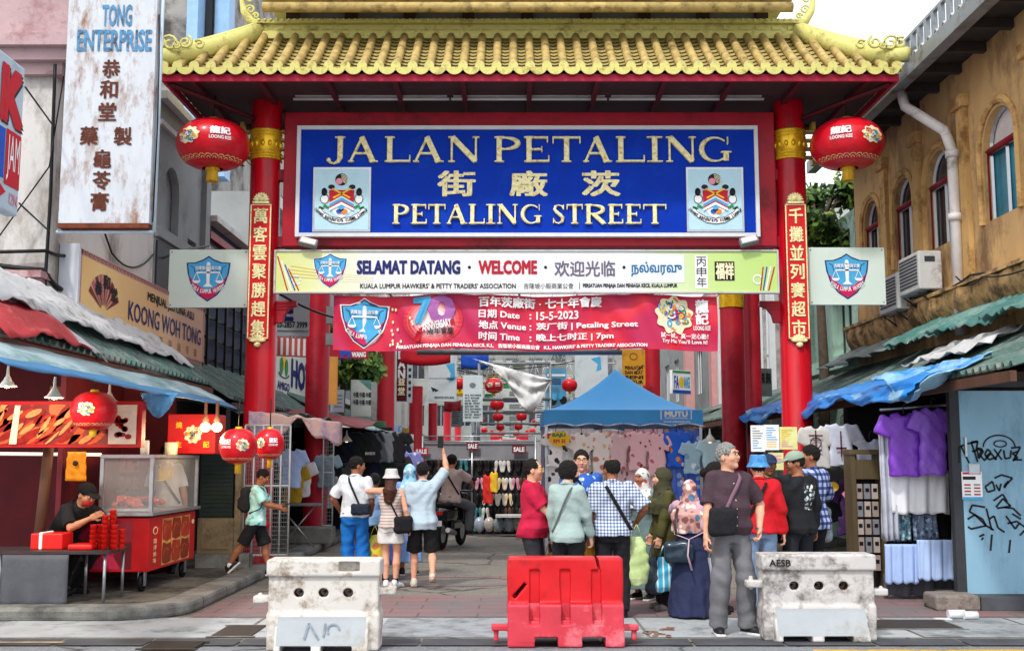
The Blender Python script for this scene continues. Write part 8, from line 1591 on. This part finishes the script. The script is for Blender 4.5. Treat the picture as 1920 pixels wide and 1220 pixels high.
# ------------------------------------------------------------------ motorbike
mc = G(842, 1030); mc = Vector((mc.x, mc.y + .5, 0)); t = thing('motorbike', 'dark scooter with its rider seen from behind in the lane', 'motorbike', mc, None, R(-14)); Q = Matrix.Rotation(R(-14), 3, 'Z'); W = lambda x, y, z: mc + Q @ Vector((x, y, z)); BP = M('bike_black', '#1a1618', .25, .2, 4, coat=.6); TYR = M('tyre', '#151515', .8, .2)
for y in (-.55, .65):
 mb = MB(TYR); vs = [W(.055 * math.cos(b) , y + (.22 + .06 * math.sin(b)) * math.cos(a), .28 + (.22 + .06 * math.sin(b)) * math.sin(a)) for a in [2 * math.pi * i / 24 for i in range(24)] for b in [2 * math.pi * j / 8 for j in range(8)]]; mb.add(vs, [(i * 8 + j, ((i + 1) % 24) * 8 + j, ((i + 1) % 24) * 8 + (j + 1) % 8, i * 8 + (j + 1) % 8) for i in range(24) for j in range(8)], True); w_ = mb.build('wheel', t); mb = MB(STEEL); mb.cyl(W(-.03, y, .28), W(.03, y, .28), .16); mb.build('rim', w_)
h = SDF(); h.box((0, -.3, .62), (.13, .36, .12), .06, None, .05); h.box((0, .1, .42), (.12, .3, .08), .04, None, .05); h.box((0, .5, .7), (.16, .07, .3), .05, None, .05); h.ell((0, -.6, .62), (.1, .16, .12), None, .05); sobj('body', t, [h.mesh(.014)], BP)
mb = MB(BLACK); mb.box(W(0, -.25, .79), (.24, .62, .08), Q); mb.build('seat', t, bevel=.03); mb = MB(GLD); mb.tube([W(-.3, .42, 1.02), W(-.1, .52, 1.02), W(.1, .52, 1.02), W(.3, .42, 1.02)], .018, 6); mb.build('handlebar', t); mb = MB(INKR); mb.box(W(0, -.76, .66), (.16, .04, .06), Q); mb.build('tail_light', t); mb = MB(STEEL); mb.tube([W(.14, -.2, .28), W(.16, -.7, .36)], .045, 10); mb.build('exhaust', t); mb = MB(INKW); mb.box(W(0, -.8, .48), (.16, .01, .1), Q); mb.build('number_plate', t)
for q in (-1, 1): mb = MB(BLACK); mb.tube([W(q * .25, .44, 1.02), W(q * .3, .46, 1.2)], .008, 5); mb.ball(W(q * .31, .46, 1.24), (.06, .015, .04)); mb.build('mirror', t)
# ------------------------------------------------------------------ more of the market beyond the tent
tileroof('faded green canopy over the far left stalls beyond the maroon awning', -4.1, 2.6, -5.24, 3.2, 25, 60); tileroof('faded canopy over the far right stalls beyond the tent', 4.4, 2.6, 6.2, 3.2, 31, 62)
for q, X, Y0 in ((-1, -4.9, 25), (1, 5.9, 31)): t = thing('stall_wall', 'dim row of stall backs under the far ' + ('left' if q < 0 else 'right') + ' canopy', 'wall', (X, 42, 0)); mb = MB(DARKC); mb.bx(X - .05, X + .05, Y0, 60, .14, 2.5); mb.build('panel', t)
hc = [cols_['teal'], TARPR, LBC, M('far_mustard', '#a88838', .8, .2), DGREY, WHC, M('far_rose', '#b86878', .8, .2), NAVY, M('far_green', '#3c6a4c', .8, .2)]
for i in range(34):
 q = -1 if i % 2 else 1; Y = 26 + (i // 2) * 1.7; X = (-4.0 + .25 * math.sin(i)) if q < 0 else 4.2 + .2 * math.sin(i)
 if q > 0 and Y < 31: continue
 mb = MB(hc[(i * 5) % 9]); z0 = 1.2 + .3 * math.sin(i * 3); mb.grid(lambda u, v: Vector((X + (u - .5) * .7, Y + .03 * math.sin(u * 17 + i), z0 + 1.25 - v * (.8 + .25 * math.sin(i * 2)) - .1 * abs(u - .5))), 8, 4)
 tag(mb.build('hanging_cloth', solid=.02), 'cloth hung from the far %s canopy of the market' % ('left' if q < 0 else 'right'), 'cloth', 'cloths hung along the far canopies')
for i, (px, py, Y, r_) in enumerate(((893, 760, 44, .2), (1000, 745, 35, .2), (1010, 772, 44, .2), (900, 786, 52, .2), (1004, 792, 52, .2), (908, 806, 62, .2), (998, 808, 62, .2), (955, 826, 70, .22), (938, 828, 70, .2), (972, 828, 70, .2))): lantern(('small red lantern left of the main string, nearest', 'small red lantern right of the main string, nearest', 'small red lantern right of the main string, second', 'small red lantern left of the main string, second', 'small red lantern right of the main string, third', 'small red lantern left of the main string, farthest', 'small red lantern right of the main string, farthest', 'low red lantern in the middle at the far end of the market', 'low red lantern left of the middle at the far end', 'low red lantern right of the middle at the far end')[i], P(px, py, Y), r_, r_ * .82, lg, 1, False, .3)
t = thing('red_arch', 'low red arch board at the far end of the market lane', 'arch', (0, 72, 0)); mb = MB(INKR); a, b = P(925, 812, 72), P(985, 826, 72); mb.bx(a.x, b.x, 72, 72.2, b.z, a.z); mb.bx(a.x - .2, a.x - .002, 72, 72.2, 0, a.z + .2); mb.bx(b.x + .002, b.x + .2, 72, 72.2, 0, a.z + .2); mb.build('board', t)
for i, (px0, px1, py0, py1, Y, m, lab) in enumerate(((912, 940, 700, 716, 33, M('sheet_tan', '#b0a080', .6, .2), 'tan sheet board hung behind the largest lantern'), (1004, 1022, 735, 790, 40, BW, 'narrow pale board right of the lantern string'), (846, 866, 770, 800, 46, M('board_slate', '#6c7478', .6, .2), 'slate board low between the far red columns'), (908, 924, 738, 752, 40, GRN, 'small green board left of the lantern string'), (1040, 1062, 664, 690, 44, M('board_grey2', '#8c9490', .6, .2), 'grey board above the motorcycle poster'), (960, 985, 676, 694, 50, M('board_olive', '#7c8474', .6, .2), 'olive board above the white sheet'))): board(lab, px0, px1, py0, py1, Y, m, 0, (lambda A, a=px0, b=px1, c=py0, d=py1: [A.rect(a + 2, -c - 3 - 4 * k, b - 3 - 3 * (k % 2), -c - 1.5 - 4 * k, INK, 0) for k in range(int((d - c) / 4.5))]))
for i, (px, m, lab) in enumerate(((1042, 0, 'short bow-print blouse, far left over the dresses in the blue tent'), (1090, 1, 'cream floral blouse over the bow-print dresses in the blue tent'), (1128, 1, 'white floral blouse in the middle of the blue tent'), (1160, 5, 'rose blouse left of the pink dresses in the blue tent'), (1196, 2, 'pink blouse with red motifs over the pink dresses'), (1232, 2, 'pink blouse with red motifs next to the blue dresses'), (1268, 3, 'royal blue floral blouse over the blue dresses'))): garment(lab, P(px, 806 + 4 * (i % 2), ty0 - .16), .46, .62 + .06 * (i % 3), PRA[m], gd, 0, .5, seed=30 + i, res=.018)
for i in range(9):
 Y = 29 + i * 4.2; z = 4.1 + .25 * math.sin(i * 2); x = -2.9 + .5 * math.sin(i * 3); t = thing('banner', ('red', 'blue', 'white', 'yellow', 'green', 'grey', 'maroon', 'navy', 'orange')[i] + ' strip banner hung across the market under the trusses', 'banner', (x, Y, z), 'strip banners under the trusses'); mb = MB((INKR, BLU, BW, YEL, GRN, GREY, MAROON, NAVY, ORG)[i]); w_ = 1.3 + .5 * math.sin(i * 5); mb.grid(lambda u, v: Vector((x + w_ * (1.6 * (i % 3) + u), Y + .04 * math.sin(u * 9), z + .5 * v - .08 * math.sin(math.pi * u))), 12, 3); mb.build('cloth', t, solid=.015)
for i in range(8): cable(('first', 'second', 'third', 'fourth', 'fifth', 'sixth', 'seventh', 'eighth')[i] + ' dark wire slung across the market behind the gate', [(-3.3 + .3 * i, 23 + 3 * i, 4.3 + .2 * (i % 3)), (3.6 - .2 * i, 25 + 3.4 * i, 4.5 + .15 * (i % 4))], .016, .3)
# ------------------------------------------------------------------ the people
def at(px, py_top, Y, z=0):
 """spot of a standing person whose head top shows at (px, py_top) at depth Y -> x, y, height"""
 p = P(px, py_top, Y); return p.x, Y, p.z - z
def cl(n, c, **k): return M('cl_' + n, c, k.pop('rough', .85), k.pop('var', .1), 5, k.pop('bump', .7), 13, **k)
def bag(label, c, r, m, cat='bag', rz=0, flat=None, name='handbag', group=None, rd=.05):
 c = Vector(c); t = thing(name, label, cat, c - Vector((0, 0, r[2])), group, R(rz)); h = SDF(); h.box((0, 0, r[2]), r, min(rd, min(r) * .9), None, .01); h.disp(folds(.006, 30, 26, r[0] * 50)); sobj('body', t, [h.mesh(.0085)], m); return t
def carrier(label, hand, w_, h_, m, group='plastic carrier bags', seed=0, name='carrier_bag'):
 hand = Vector(hand); t = thing(name, label, 'bag', hand - Vector((0, 0, h_ + .12)), group); s_ = SDF(); s_.loft((0, 0, 0), None, [(0, w_ * .38, w_ * .24, 0, 0), (h_ * .15, w_ * .5, w_ * .34, 0, 0), (h_ * .6, w_ * .46, w_ * .28, 0, 0), (h_ * .92, w_ * .34, w_ * .1, 0, 0), (h_, w_ * .3, w_ * .05, 0, 0)], .02); s_.disp(folds(.007, 34, 29, seed)); sobj('body', t, [s_.mesh(.011)], m)
 mb = MB(m)
 for q in (1, -1): mb.tube([hand - Vector((q * w_ * .22, 0, .14)), hand - Vector((q * w_ * .1, 0, .05)), hand], .012, 5, flat=.4)
 mb.build('handle', t); return t
BLK = cl('black', '#18181b'); WHT = cl('white', '#d8dce0', var=.05)
# front man looking aside
x, y, H = at(1386, 832, 10.62); p = Person('grey-haired man with spectacles in a brown shirt and grey trousers, beside the AESB barrier', x - .11, y, 12, H, hyaw=38, hpit=-8, belly=.05, sk='light', w=.94, la=(.25, -.10, .95), lpole=(.9, .5, 0), ra=(-.27, -.10, .88), rf=(-.13, .0, .09), lf=(.13, -.06, .09), toes=(28, -14), curl=(.8, .5))
p.shirt(cl('brown_shirt', '#43323a'), hem=.90, sleeve=.82, sr=.075, flare=.02, seed=2).pants(cl('grey_trousers', '#6c6c70', bump=.5), r=(.108, .092, .08), cuff=1, fold=.008).shoes(M('shoe_dark', '#1c1c20', .5, .2), WHITE).hair(HAIRG).brows(HAIRG).glasses().strap(cl('mauve_strap', '#7c5a68'), 1, 1.05, hs=-.16, wd=.02, both=True)
c = p.world((-.15, -.2, 1.02)); b_ = bag('black shoulder bag with a small white mark worn by the man in the brown shirt', c, (.135, .05, .13), cl('bag_black', '#1c1b20'), rz=12, name='shoulder_bag'); mb = MB(INKW); mb.ball(c + Vector((-.05, -.055, -.04)), (.02, .008, .03), 10, 8); mb.build('mark', b_)
mb = MB(STEEL); w_ = p.wr[0]; mb.lathe(w_, [(.035, -.012), (.037, .012)], 16); p.lb(mb, 'watch')
mb = MB(M('button', '#c8c0c0', .4)); A_ = np.array(p.to)
for k in range(6):
 z = 1.36 - .075 * k; ryy, oyy = np.interp(z, A_[:, 0], A_[:, 2]), np.interp(z, A_[:, 0], A_[:, 4]); mb.ball(p.T((0, oyy - ryy - .028, z)), .008, 6, 4)
p.lb(mb, 'shirt_buttons')
# boy walking with the phone
x, y, H = at(484, 882, 14.45, .1); p = Person('boy in a mint patterned shirt and black shorts walking right while reading his phone', x, y, 90, H, .12, w=.86, lean=3, hyaw=0, hpit=24, sk='tan', la=(.06, -.36, 1.12), ra=(-.05, -.38, 1.10), lpole=(.5, .6, -.6), rpole=(-.5, .6, -.6), rf=(-.09, .42, .17), lf=(.07, -.22, .09), heel=(0, 42), toes=(0, 0), curl=(.9, .6))
p.shirt(spots('mint_print', '#a4dcd8', ['#e8f4f2', '#5cb0b0', '#3c8c98', '#c8ecec'], 14, .32), hem=.84, sleeve=.75, sr=.08, flare=.03, collar=False).pants(BLK, .46, (.115, .11, .1), 'shorts').shoes(M('sneaker_black', '#1c1c20', .5, .2), WHITE, sock=WHT).hair(HAIRB, 'short').brows(HAIRB).backpack(cl('pack_dark', '#202024'), (.0, .2, 1.22), (.13, .08, .2))
c = p.world(p.grip[0]); mb = MB(BLACK); mb.box(c + Vector((.02, 0, .03)), (.14, .075, .012), Matrix.Rotation(R(-25), 3, 'Y')); tag(mb.build('phone', bevel=.004), 'black phone held by the boy in the mint shirt', 'phone'); mb = MB(INKR); mb.ball(p.world((.15, -.12, .83)), (.05, .06, .05), 8, 6); tag(mb.build('red_pouch'), 'red cloth pouch at the hip of the boy in the mint shirt', 'pouch')
# blue trousers man
x, y, H = at(672, 857, 14.6); p = Person('man in a white shirt and bright blue trousers seen from behind, head turned right', x - .03, y, 180, H, sk='tan', hyaw=-62, hpit=4, la=(.24, -.2, 1.0), lpole=(.6, .6, 0), ra=(-.2, -.2, 1.0), w=.98)
p.shirt(WHT, hem=.92, sleeve=.8, sr=.075, flare=.01, seed=4).pants(cl('blue_trousers', '#1668b8', bump=.5), r=(.108, .092, .082), fold=.008).shoes(BLACK).hair(HAIRB).brows(HAIRB).strap(cl('strap_black', '#202226'), 1, .98, hs=-.12, wd=.016); bag('navy belt bag slung at the back of the man in blue trousers', p.world((-.10, .20, 1.03)), (.125, .05, .075), cl('bag_navy', '#1c2434'), name='belt_bag')
# woman with the bucket hat
x, y, H = at(734, 878, 14.33); p = Person('woman in a white bucket hat, striped sleeveless top and white shorts seen from behind', x, y, 178, H - .02, sk='light', w=.86, la=(.12, -.16, 1.44), lpole=(1, .3, -.2), ra=(-.27, -.0, .9), lf=(.06, .0, .09), rf=(-.07, -.06, .09), toes=(6, -30))
p.shirt(stripes('tank_stripe', '#cfc0b8', '#a08e88', 26, 2, .62), hem=.88, sleeve=0, collar=False, flare=.01).pants(cl('white_shorts', '#dcdad8', var=.04), .26, (.118, .12, .11), 'shorts').shoes(M('sneaker_white', '#d4d6d8', .5, .1), M('sole_grey', '#9a9ca0', .6, .1), sock=BLK).hair(HAIRN, 'long').bucket(cl('hat_white', '#d0ccc8', var=.04)).strap(BLK, 1, .93, hs=-.17, wd=.014); bag('black crossbody bag on the hip of the woman in the bucket hat', p.world((-.20, .10, .93)), (.12, .06, .11), BLK, name='crossbody_bag', rz=20)
# pointing man
x, y, H = at(793, 868, 14.45); p = Person('man in a light blue t-shirt and black shorts pointing up, seen from behind', x, y, 186, H, sk='light', w=1.02, ra=(-.30, -.14, 1.86), rpole=(-1, .2, .2), la=(.28, -.02, .86), hpit=-6, hyaw=-14, lf=(.11, -.04, .09), rf=(-.14, .22, .19), heel=(0, 48), toes=(6, -4), curl=(.6, .9), hdir=(None, (.15, -.2, 1)))
p.shirt(cl('light_blue_tee', '#b0c2ce', var=.07), hem=.80, sleeve=.85, sr=.085, flare=.03, collar=True, seed=7, fold=.008).pants(BLK, .47, (.12, .112, .105), 'shorts').shoes(M('loafer_white', '#c8c0b4', .5, .1), M('sole_brown', '#8a7c6c', .6, .2)).hair(HAIRB, 'bob' if False else 'short')
mb = MB(BLACK); mb.box(p.world(p.grip[1]) + Vector((0, -.03, .06)), (.075, .012, .15)); tag(mb.build('phone'), 'phone held up by the man in the light blue t-shirt', 'phone')
# hijab woman behind
x, y, H = at(768, 872, 15.9); p = Person('woman in a pale blue floral headscarf between the bucket hat woman and the pointing man', x, y, 180, H, sk='mid', w=.9, la=(.26, .02, .88)); p.dress(cl('dress_blue', '#7c9cd0'), bottom=.22, rx=.22, ry=.18).hijab(spots('scarf_blue', '#90c4e0', ['#d8ecf4', '#4888b0', '#b8dcec'], 12, .33)).shoes(BLACK, WHITE)
carrier('translucent blue plastic bag carried by the woman in the pale blue scarf', p.world((.30, -.02, .84)) + Vector((.02, -.1, 0)), .34, .46, M('bag_blue', '#6a88e0', .3, .15, 5, .4, 14, coat=.4), seed=2)
x, y, H = at(700, 888, 15.3); p = Person('slim person in blue half hidden between the blue trousers man and bucket hat woman', x + .02, y, 175, H, sk='dark', w=.85, la=(.2, -.05, .86)); p.shirt(cl('shirt_sky', '#7ca4d0'), sleeve=.7).pants(BLK).shoes(BLACK).hair(HAIRB); carrier('yellow and orange plastic bag hanging beside the blue trousers', G(702, 1060) * 0 + P(703, 985, 14.75), .26, .42, spots('bag_yellow', '#d8c838', ['#d87028', '#8aa838', '#e8d858'], 7, .4, .35), seed=5)
# scooter rider
p = Person('scooter rider in a beige t-shirt and grey trousers seen from behind', mc.x, mc.y - .15, 166, 1.74, 0, sk='mid', w=1.0, lean=6, pelvis=(0, .0, .88), lf=(.26, -.28, .32), rf=(-.26, -.28, .32), lkp=(.6, -1, .4), rkp=(-.6, -1, .4), la=(.28, -.48, 1.12), ra=(-.28, -.48, 1.12), lpole=(1, .3, -.4), rpole=(-1, .3, -.4)); p.shirt(cl('beige_tee', '#b8a49c'), hem=.86, sleeve=.8, sr=.08, collar=False).pants(cl('grey_pants', '#5c5e62'), r=(.1, .09, .075)).shoes(BLACK).hair(HAIRB).cap_(BLK, False).strap(BLK, 1, 1.0)
mb = MB(BLACK); mb.tube([p.T((.17 * math.cos(k / 20 * 6.283), .0 + .14 * math.sin(k / 20 * 6.283), .955)) for k in range(21)], .018, 6); p.lb(mb, 'belt')
# group at the tent
x, y, H = at(999, 862, 11.9); p = Person('man in a crimson short-sleeved shirt and spectacles facing right behind the red barrier', x, y, 78, H, sk='light', belly=.08, w=1.0, hyaw=8, hpit=-4, la=(.16, -.36, 1.08), ra=(-.12, -.34, 1.02), lpole=(.5, .6, -.5), rpole=(-.5, .6, -.6)); p.shirt(cl('crimson_shirt', '#b4183c', var=.14), hem=.86, sleeve=.85, sr=.085, flare=.03, seed=9).pants(cl('charcoal_pants', '#2c2c30')).shoes(BLACK).hair(HAIRB, 'thin').brows(HAIRB).glasses(GOLD)
x, y, H = at(1064, 861, 11.55); p = Person('person with bobbed black hair and a black face mask in a pale grey-green jacket', x, y, 160, H - .02, sk='fair', w=.86, hyaw=-58, hpit=6, la=(.2, -.1, .88), ra=(-.22, -.16, .86), curl=(.5, .5)); p.shirt(cl('sage_jacket', '#9cb0ac', var=.06), hem=.84, sleeve=1.88, sr=.072, flare=.03, seed=11, fold=.008).pants(BLK).shoes(BLACK).hair(HAIRB, 'bob').mask(BLK).strap(cl('strap_grey', '#5a6260'), -1, .95, hs=-.14, wd=.012)
x, y, H = at(1090, 845, 12.7); p = Person('man with spectacles in a blue and white batik shirt facing the camera at the tent', x, y, 4, H, sk='light', w=1.02, hyaw=-6, belly=.03); p.shirt(spots('batik', '#1c54b0', ['#90b8e8', '#e0ecf8', '#4888d0', '#c0d8f0'], 13, .3), hem=.84, sleeve=.85, sr=.08, flare=.02).pants(cl('navy_pants', '#20263a')).shoes(BLACK).hair(HAIRB).brows(HAIRB).glasses(BLACK).strap(BLK, -1, .95, wd=.014)
x, y, H = at(1147, 860, 11.75); p = Person('man in a blue checked shirt and black trousers seen from behind at the tent', x, y, 178, H, sk='tan', w=1.08, belly=.03, hyaw=28, la=(.26, -.05, .87), ra=(-.28, -.16, 1.02), rpole=(-.8, .6, -.2)); p.shirt(plaid('checked', '#dce0e6', '#8496b4', '#3a4a74', 30), hem=.88, sleeve=.85, sr=.09, flare=.02, seed=13).pants(cl('black_pants', '#1e1e24'), r=(.11, .095, .08)).shoes(BLACK).hair(HAIRB, 'bald').strap(BLK, 1, .95, hs=-.2, wd=.022)
carrier('pale green plastic bag full of shopping at the hip of the checked shirt man', p.world((-.30, -.1, 1.0)) + Vector((-.03, -.02, .0)), .25, .5, M('bag_green', '#b4c884', .3, .12, 5, .4, 14, dirt='#e0ecb8', dscale=5, damt=.45, coat=.4), seed=7); carrier('mustard yellow paper bag between the grey jacket and the checked shirt', P(1112, 985, 11.95), .2, .42, M('bag_mustard', '#d09424', .5, .15, 5), seed=3, name='paper_bag')
carrier('orange paper bag held low behind the red barrier', P(1030, 1015, 12.1), .2, .42, M('bag_orange2', '#d87838', .5, .15, 5), seed=4, name='paper_bag')
x, y, H = at(1204, 880, 13.2); p = Person('woman in a red and white floral headscarf partly hidden behind the checked shirt man', x, y, -38, H, sk='tan', w=.92); p.dress(cl('grey_green_dress', '#6c8484'), bottom=.15, rx=.24, ry=.2).hijab(spots('scarf_red', '#d4d0cc', ['#8c2c34', '#5a6a64', '#b04850', '#e8e4e0'], 13, .36)).brows(HAIRB).shoes(BLACK, WHITE)
x, y, H = at(1243, 879, 12.35); p = Person('woman in an olive green headscarf and long tunic facing left at the tent', x, y, -82, H, sk='light', w=1.0, bust=.05, hyaw=-6, la=(.2, -.12, .84), ra=(-.2, -.1, .9)); p.dress(M('olive_tunic', '#4c4a24', .85, .15, 6, .4, 16), bottom=.36, rx=.24, ry=.22, pleat=(.012, 7, .9)).pants(BLK, r=(.11, .1, .09)).hijab(cl('olive_scarf', '#3e3c28'), low=1.16).brows(HAIRB).shoes(cl('shoe_grey', '#6a6460')).backpack(cl('pack_black', '#1c1d22'), (0, .17, 1.2), (.09, .04, .12))
c = p.world(p.grip[0]); carrier('turquoise and white striped paper bag held by the woman in olive', c + Vector((.06, -.03, .0)), .19, .36, stripes('bag_turq', '#3cb0d8', '#e8f0f4', 16, 0, .72), seed=1, name='paper_bag'); carrier('dark plastic bag held by the woman in olive beside the turquoise bag', c + Vector((-.05, .0, .01)), .2, .4, M('bag_dark', '#3a4450', .35, .2, 5, .4, 14), seed=9)
x, y, H = at(1292, 900, 11.75); p = Person('woman in a pink floral headscarf and wide navy dress, hand raised to her face', x, y, 150, H - .01, sk='light', w=1.0, hyaw=20, la=(.10, -.22, 1.46), lpole=(1, -.1, -.6), ra=(-.24, -.1, .98), curl=(.7, .6)); p.dress(cl('navy_dress', '#2a3050'), bottom=.03, rx=.31, ry=.27, top=1.3, sleeve=0, pleat=(.02, 6, 1.0)).shirt(cl('pink_sleeve', '#b898a8'), hem=1.15, sleeve=1.85, sr=.07, collar=False).hijab(spots('scarf_pink', '#bc8c84', ['#e4d4cc', '#7c4a48', '#4a6c8c', '#ece0d4', '#946058'], 15, .47), low=1.06, wide=.02, back=.04)
bag('dark teal leather handbag on the arm of the woman in the navy dress', p.world((.05, .27, .84)), (.15, .07, .115), M('leather_teal', '#1c3040', .35, .2, 6, coat=.3), rz=-20, rd=.07); mb = MB(M('strap_brown', '#3a2a30', .5)); mb.tube([p.world((.10, .16, 1.38)), p.world((.10, .27, 1.2)), p.world((.06, .30, .96))], .014, 6, flat=.5); tag(mb.build('bag_strap'), 'dark strap of the teal handbag over the pink scarf', 'strap')
mb = MB(cl('ribbon_pink', '#c8a8b4')); q = p.world((-.1, .3, 1.0)); mb.tube([p.world((.1, .28, 1.06)), q, p.world((-.28, .2, 1.1))], .012, 6, flat=.4); mb.tube([q, q + Vector((-.02, -.03, -.16)), q + Vector((.02, -.02, -.3))], [.02, .03, .035], 6, flat=.3); tag(mb.build('ribbon'), 'pale pink ribbon tied at the back of the navy dress', 'ribbon')
x, y, H = at(1343, 868, 12.1); p = Person('woman with dark tied hair and spectacles standing behind the man in the brown shirt', x - .02, y, 70, H, sk='mid', w=.9, hyaw=10); p.shirt(cl('maroon_top', '#3c2830'), sleeve=1.5).pants(BLK).shoes(BLACK).hair(HAIRB, 'bun').glasses().brows(HAIRB); carrier('white paper bag carried by the woman behind the man in brown', p.world(p.grip[1]) + Vector((-.06, -.1, 0)), .22, .5, WHT, seed=6, name='paper_bag')
x, y, H = at(1421, 852, 12.0); p = Person('person in a sky blue bucket hat and red jacket seen from behind', x, y, 172, H - .02, sk='light', w=.98, hyaw=10); p.shirt(cl('red_jacket', '#c01420'), hem=.88, sleeve=1.85, sr=.08, flare=.02).pants(cl('denim', '#7c94b4'), r=(.1, .085, .075)).shoes(BLACK).hair(HAIRB).bucket(spots('hat_blue', '#4488c4', ['#6aa4d8', '#3474b0', '#8cbce4'], 14, .4)).strap(BLK, -1, .95, wd=.02)
x, y, H = at(1441, 854, 12.95); p = Person('man in a navy baseball cap and dark t-shirt facing the camera beside the red jacket', x, y, 8, H, sk='tan', w=.98, hyaw=-10); p.shirt(cl('dark_olive_tee', '#2a2a26'), sleeve=.8).pants(cl('khaki', '#5c5444')).shoes(BLACK).hair(HAIRB).cap_(cl('cap_navy', '#1c3050')).brows(HAIRB)
x, y, H = at(1488, 848, 12.2); p = Person('man in a sage green cap and black long-sleeved shirt with white print, turned left', x + .03, y, 205, H, sk='tan', w=1.02, hyaw=70, la=(.24, -.1, .86), ra=(-.26, -.04, .86), hpit=8); p.shirt(None, hem=.84, sleeve=1.8, sr=.078, flare=.02, collar=False, mats=[cl('black_tee', '#1b1c20'), spots('white_graphic', '#1b1c20', ['#c8d0d4', '#88989c', '#e0e4c8'], 22, .42)], matfn=lambda C: ((C[:, 1] > .09) & (C[:, 2] > 1.1) & (C[:, 2] < 1.38) & (C[:, 0] < .02) & (C[:, 0] > -.16)).astype(int)).pants(cl('dk_pants', '#26282e')).shoes(BLACK).hair(HAIRB).cap_(cl('cap_sage', '#8a9c8a')).brows(HAIRB); mb = MB(BLACK); mb.lathe(p.wr[1], [(.034, -.015), (.036, .015)], 14); p.lb(mb, 'watch'); bag('black and teal printed backpack carried in front by the man in the sage cap', p.world((.2, -.15, 1.15)), (.1, .12, .2), spots('pack_print', '#3a5058', ['#8cb0a8', '#202830', '#b4c8c0'], 12, .4), name='backpack'); bag('black duffel bag hanging low in front of the man in the sage cap', p.world((.24, -.12, .88)), (.12, .14, .14), BLK, name='duffel_bag')
x, y, H = at(1519, 836, 12.75); p = Person('tall dark-haired man in a blue plaid shirt turned left behind the sage cap', x, y, 215, H, sk='tan', w=1.02, hyaw=50, ra=(-.24, -.28, 1.08), rpole=(-.9, .5, -.4), la=(.2, -.1, .9)); p.shirt(plaid('blue_plaid', '#a8b4d0', '#3c5090', '#1c2448', 13), hem=.82, sleeve=1.3, sr=.085, flare=.03).pants(BLK).shoes(BLACK).hair(HAIRB).brows(HAIRB); bag('clear plastic parcel hanging at the side of the plaid shirt man', p.world((-.34, -.1, .85)), (.07, .06, .2), M('parcel_clear', '#7c8c94', .25, .3, 6, coat=.6), name='parcel')
# stall keepers on the left
x, y, H = at(190, 905, 12.55, .14); p = Person('stall keeper in a black t-shirt and cap bending over the red boxes on the left', P(135, 950, 12.55).x, 12.55, 62, 1.68, .14, sk='mid', w=1.0, lean=40, hpit=4, pelvis=(0, .2, .58), la=(.15, -.5, .88), ra=(-.15, -.48, .86)); p.shirt(BLK, sleeve=.8).pants(BLK).shoes(BLACK).hair(HAIRB).cap_(BLK).mask(M('mask_red', '#c03030', .6, .1))
p = Person('stall worker in a white shirt with a dark strap behind the glass case', P(312, 930, 14.9).x, 14.9, 10, 1.66, .14, sk='mid', w=1.0, lean=14, hyaw=20); p.shirt(WHT, sleeve=.8).pants(BLK).shoes(BLACK).hair(HAIRB).brows(HAIRB).strap(cl('strap_brown2', '#4a3030'), -1, .95)
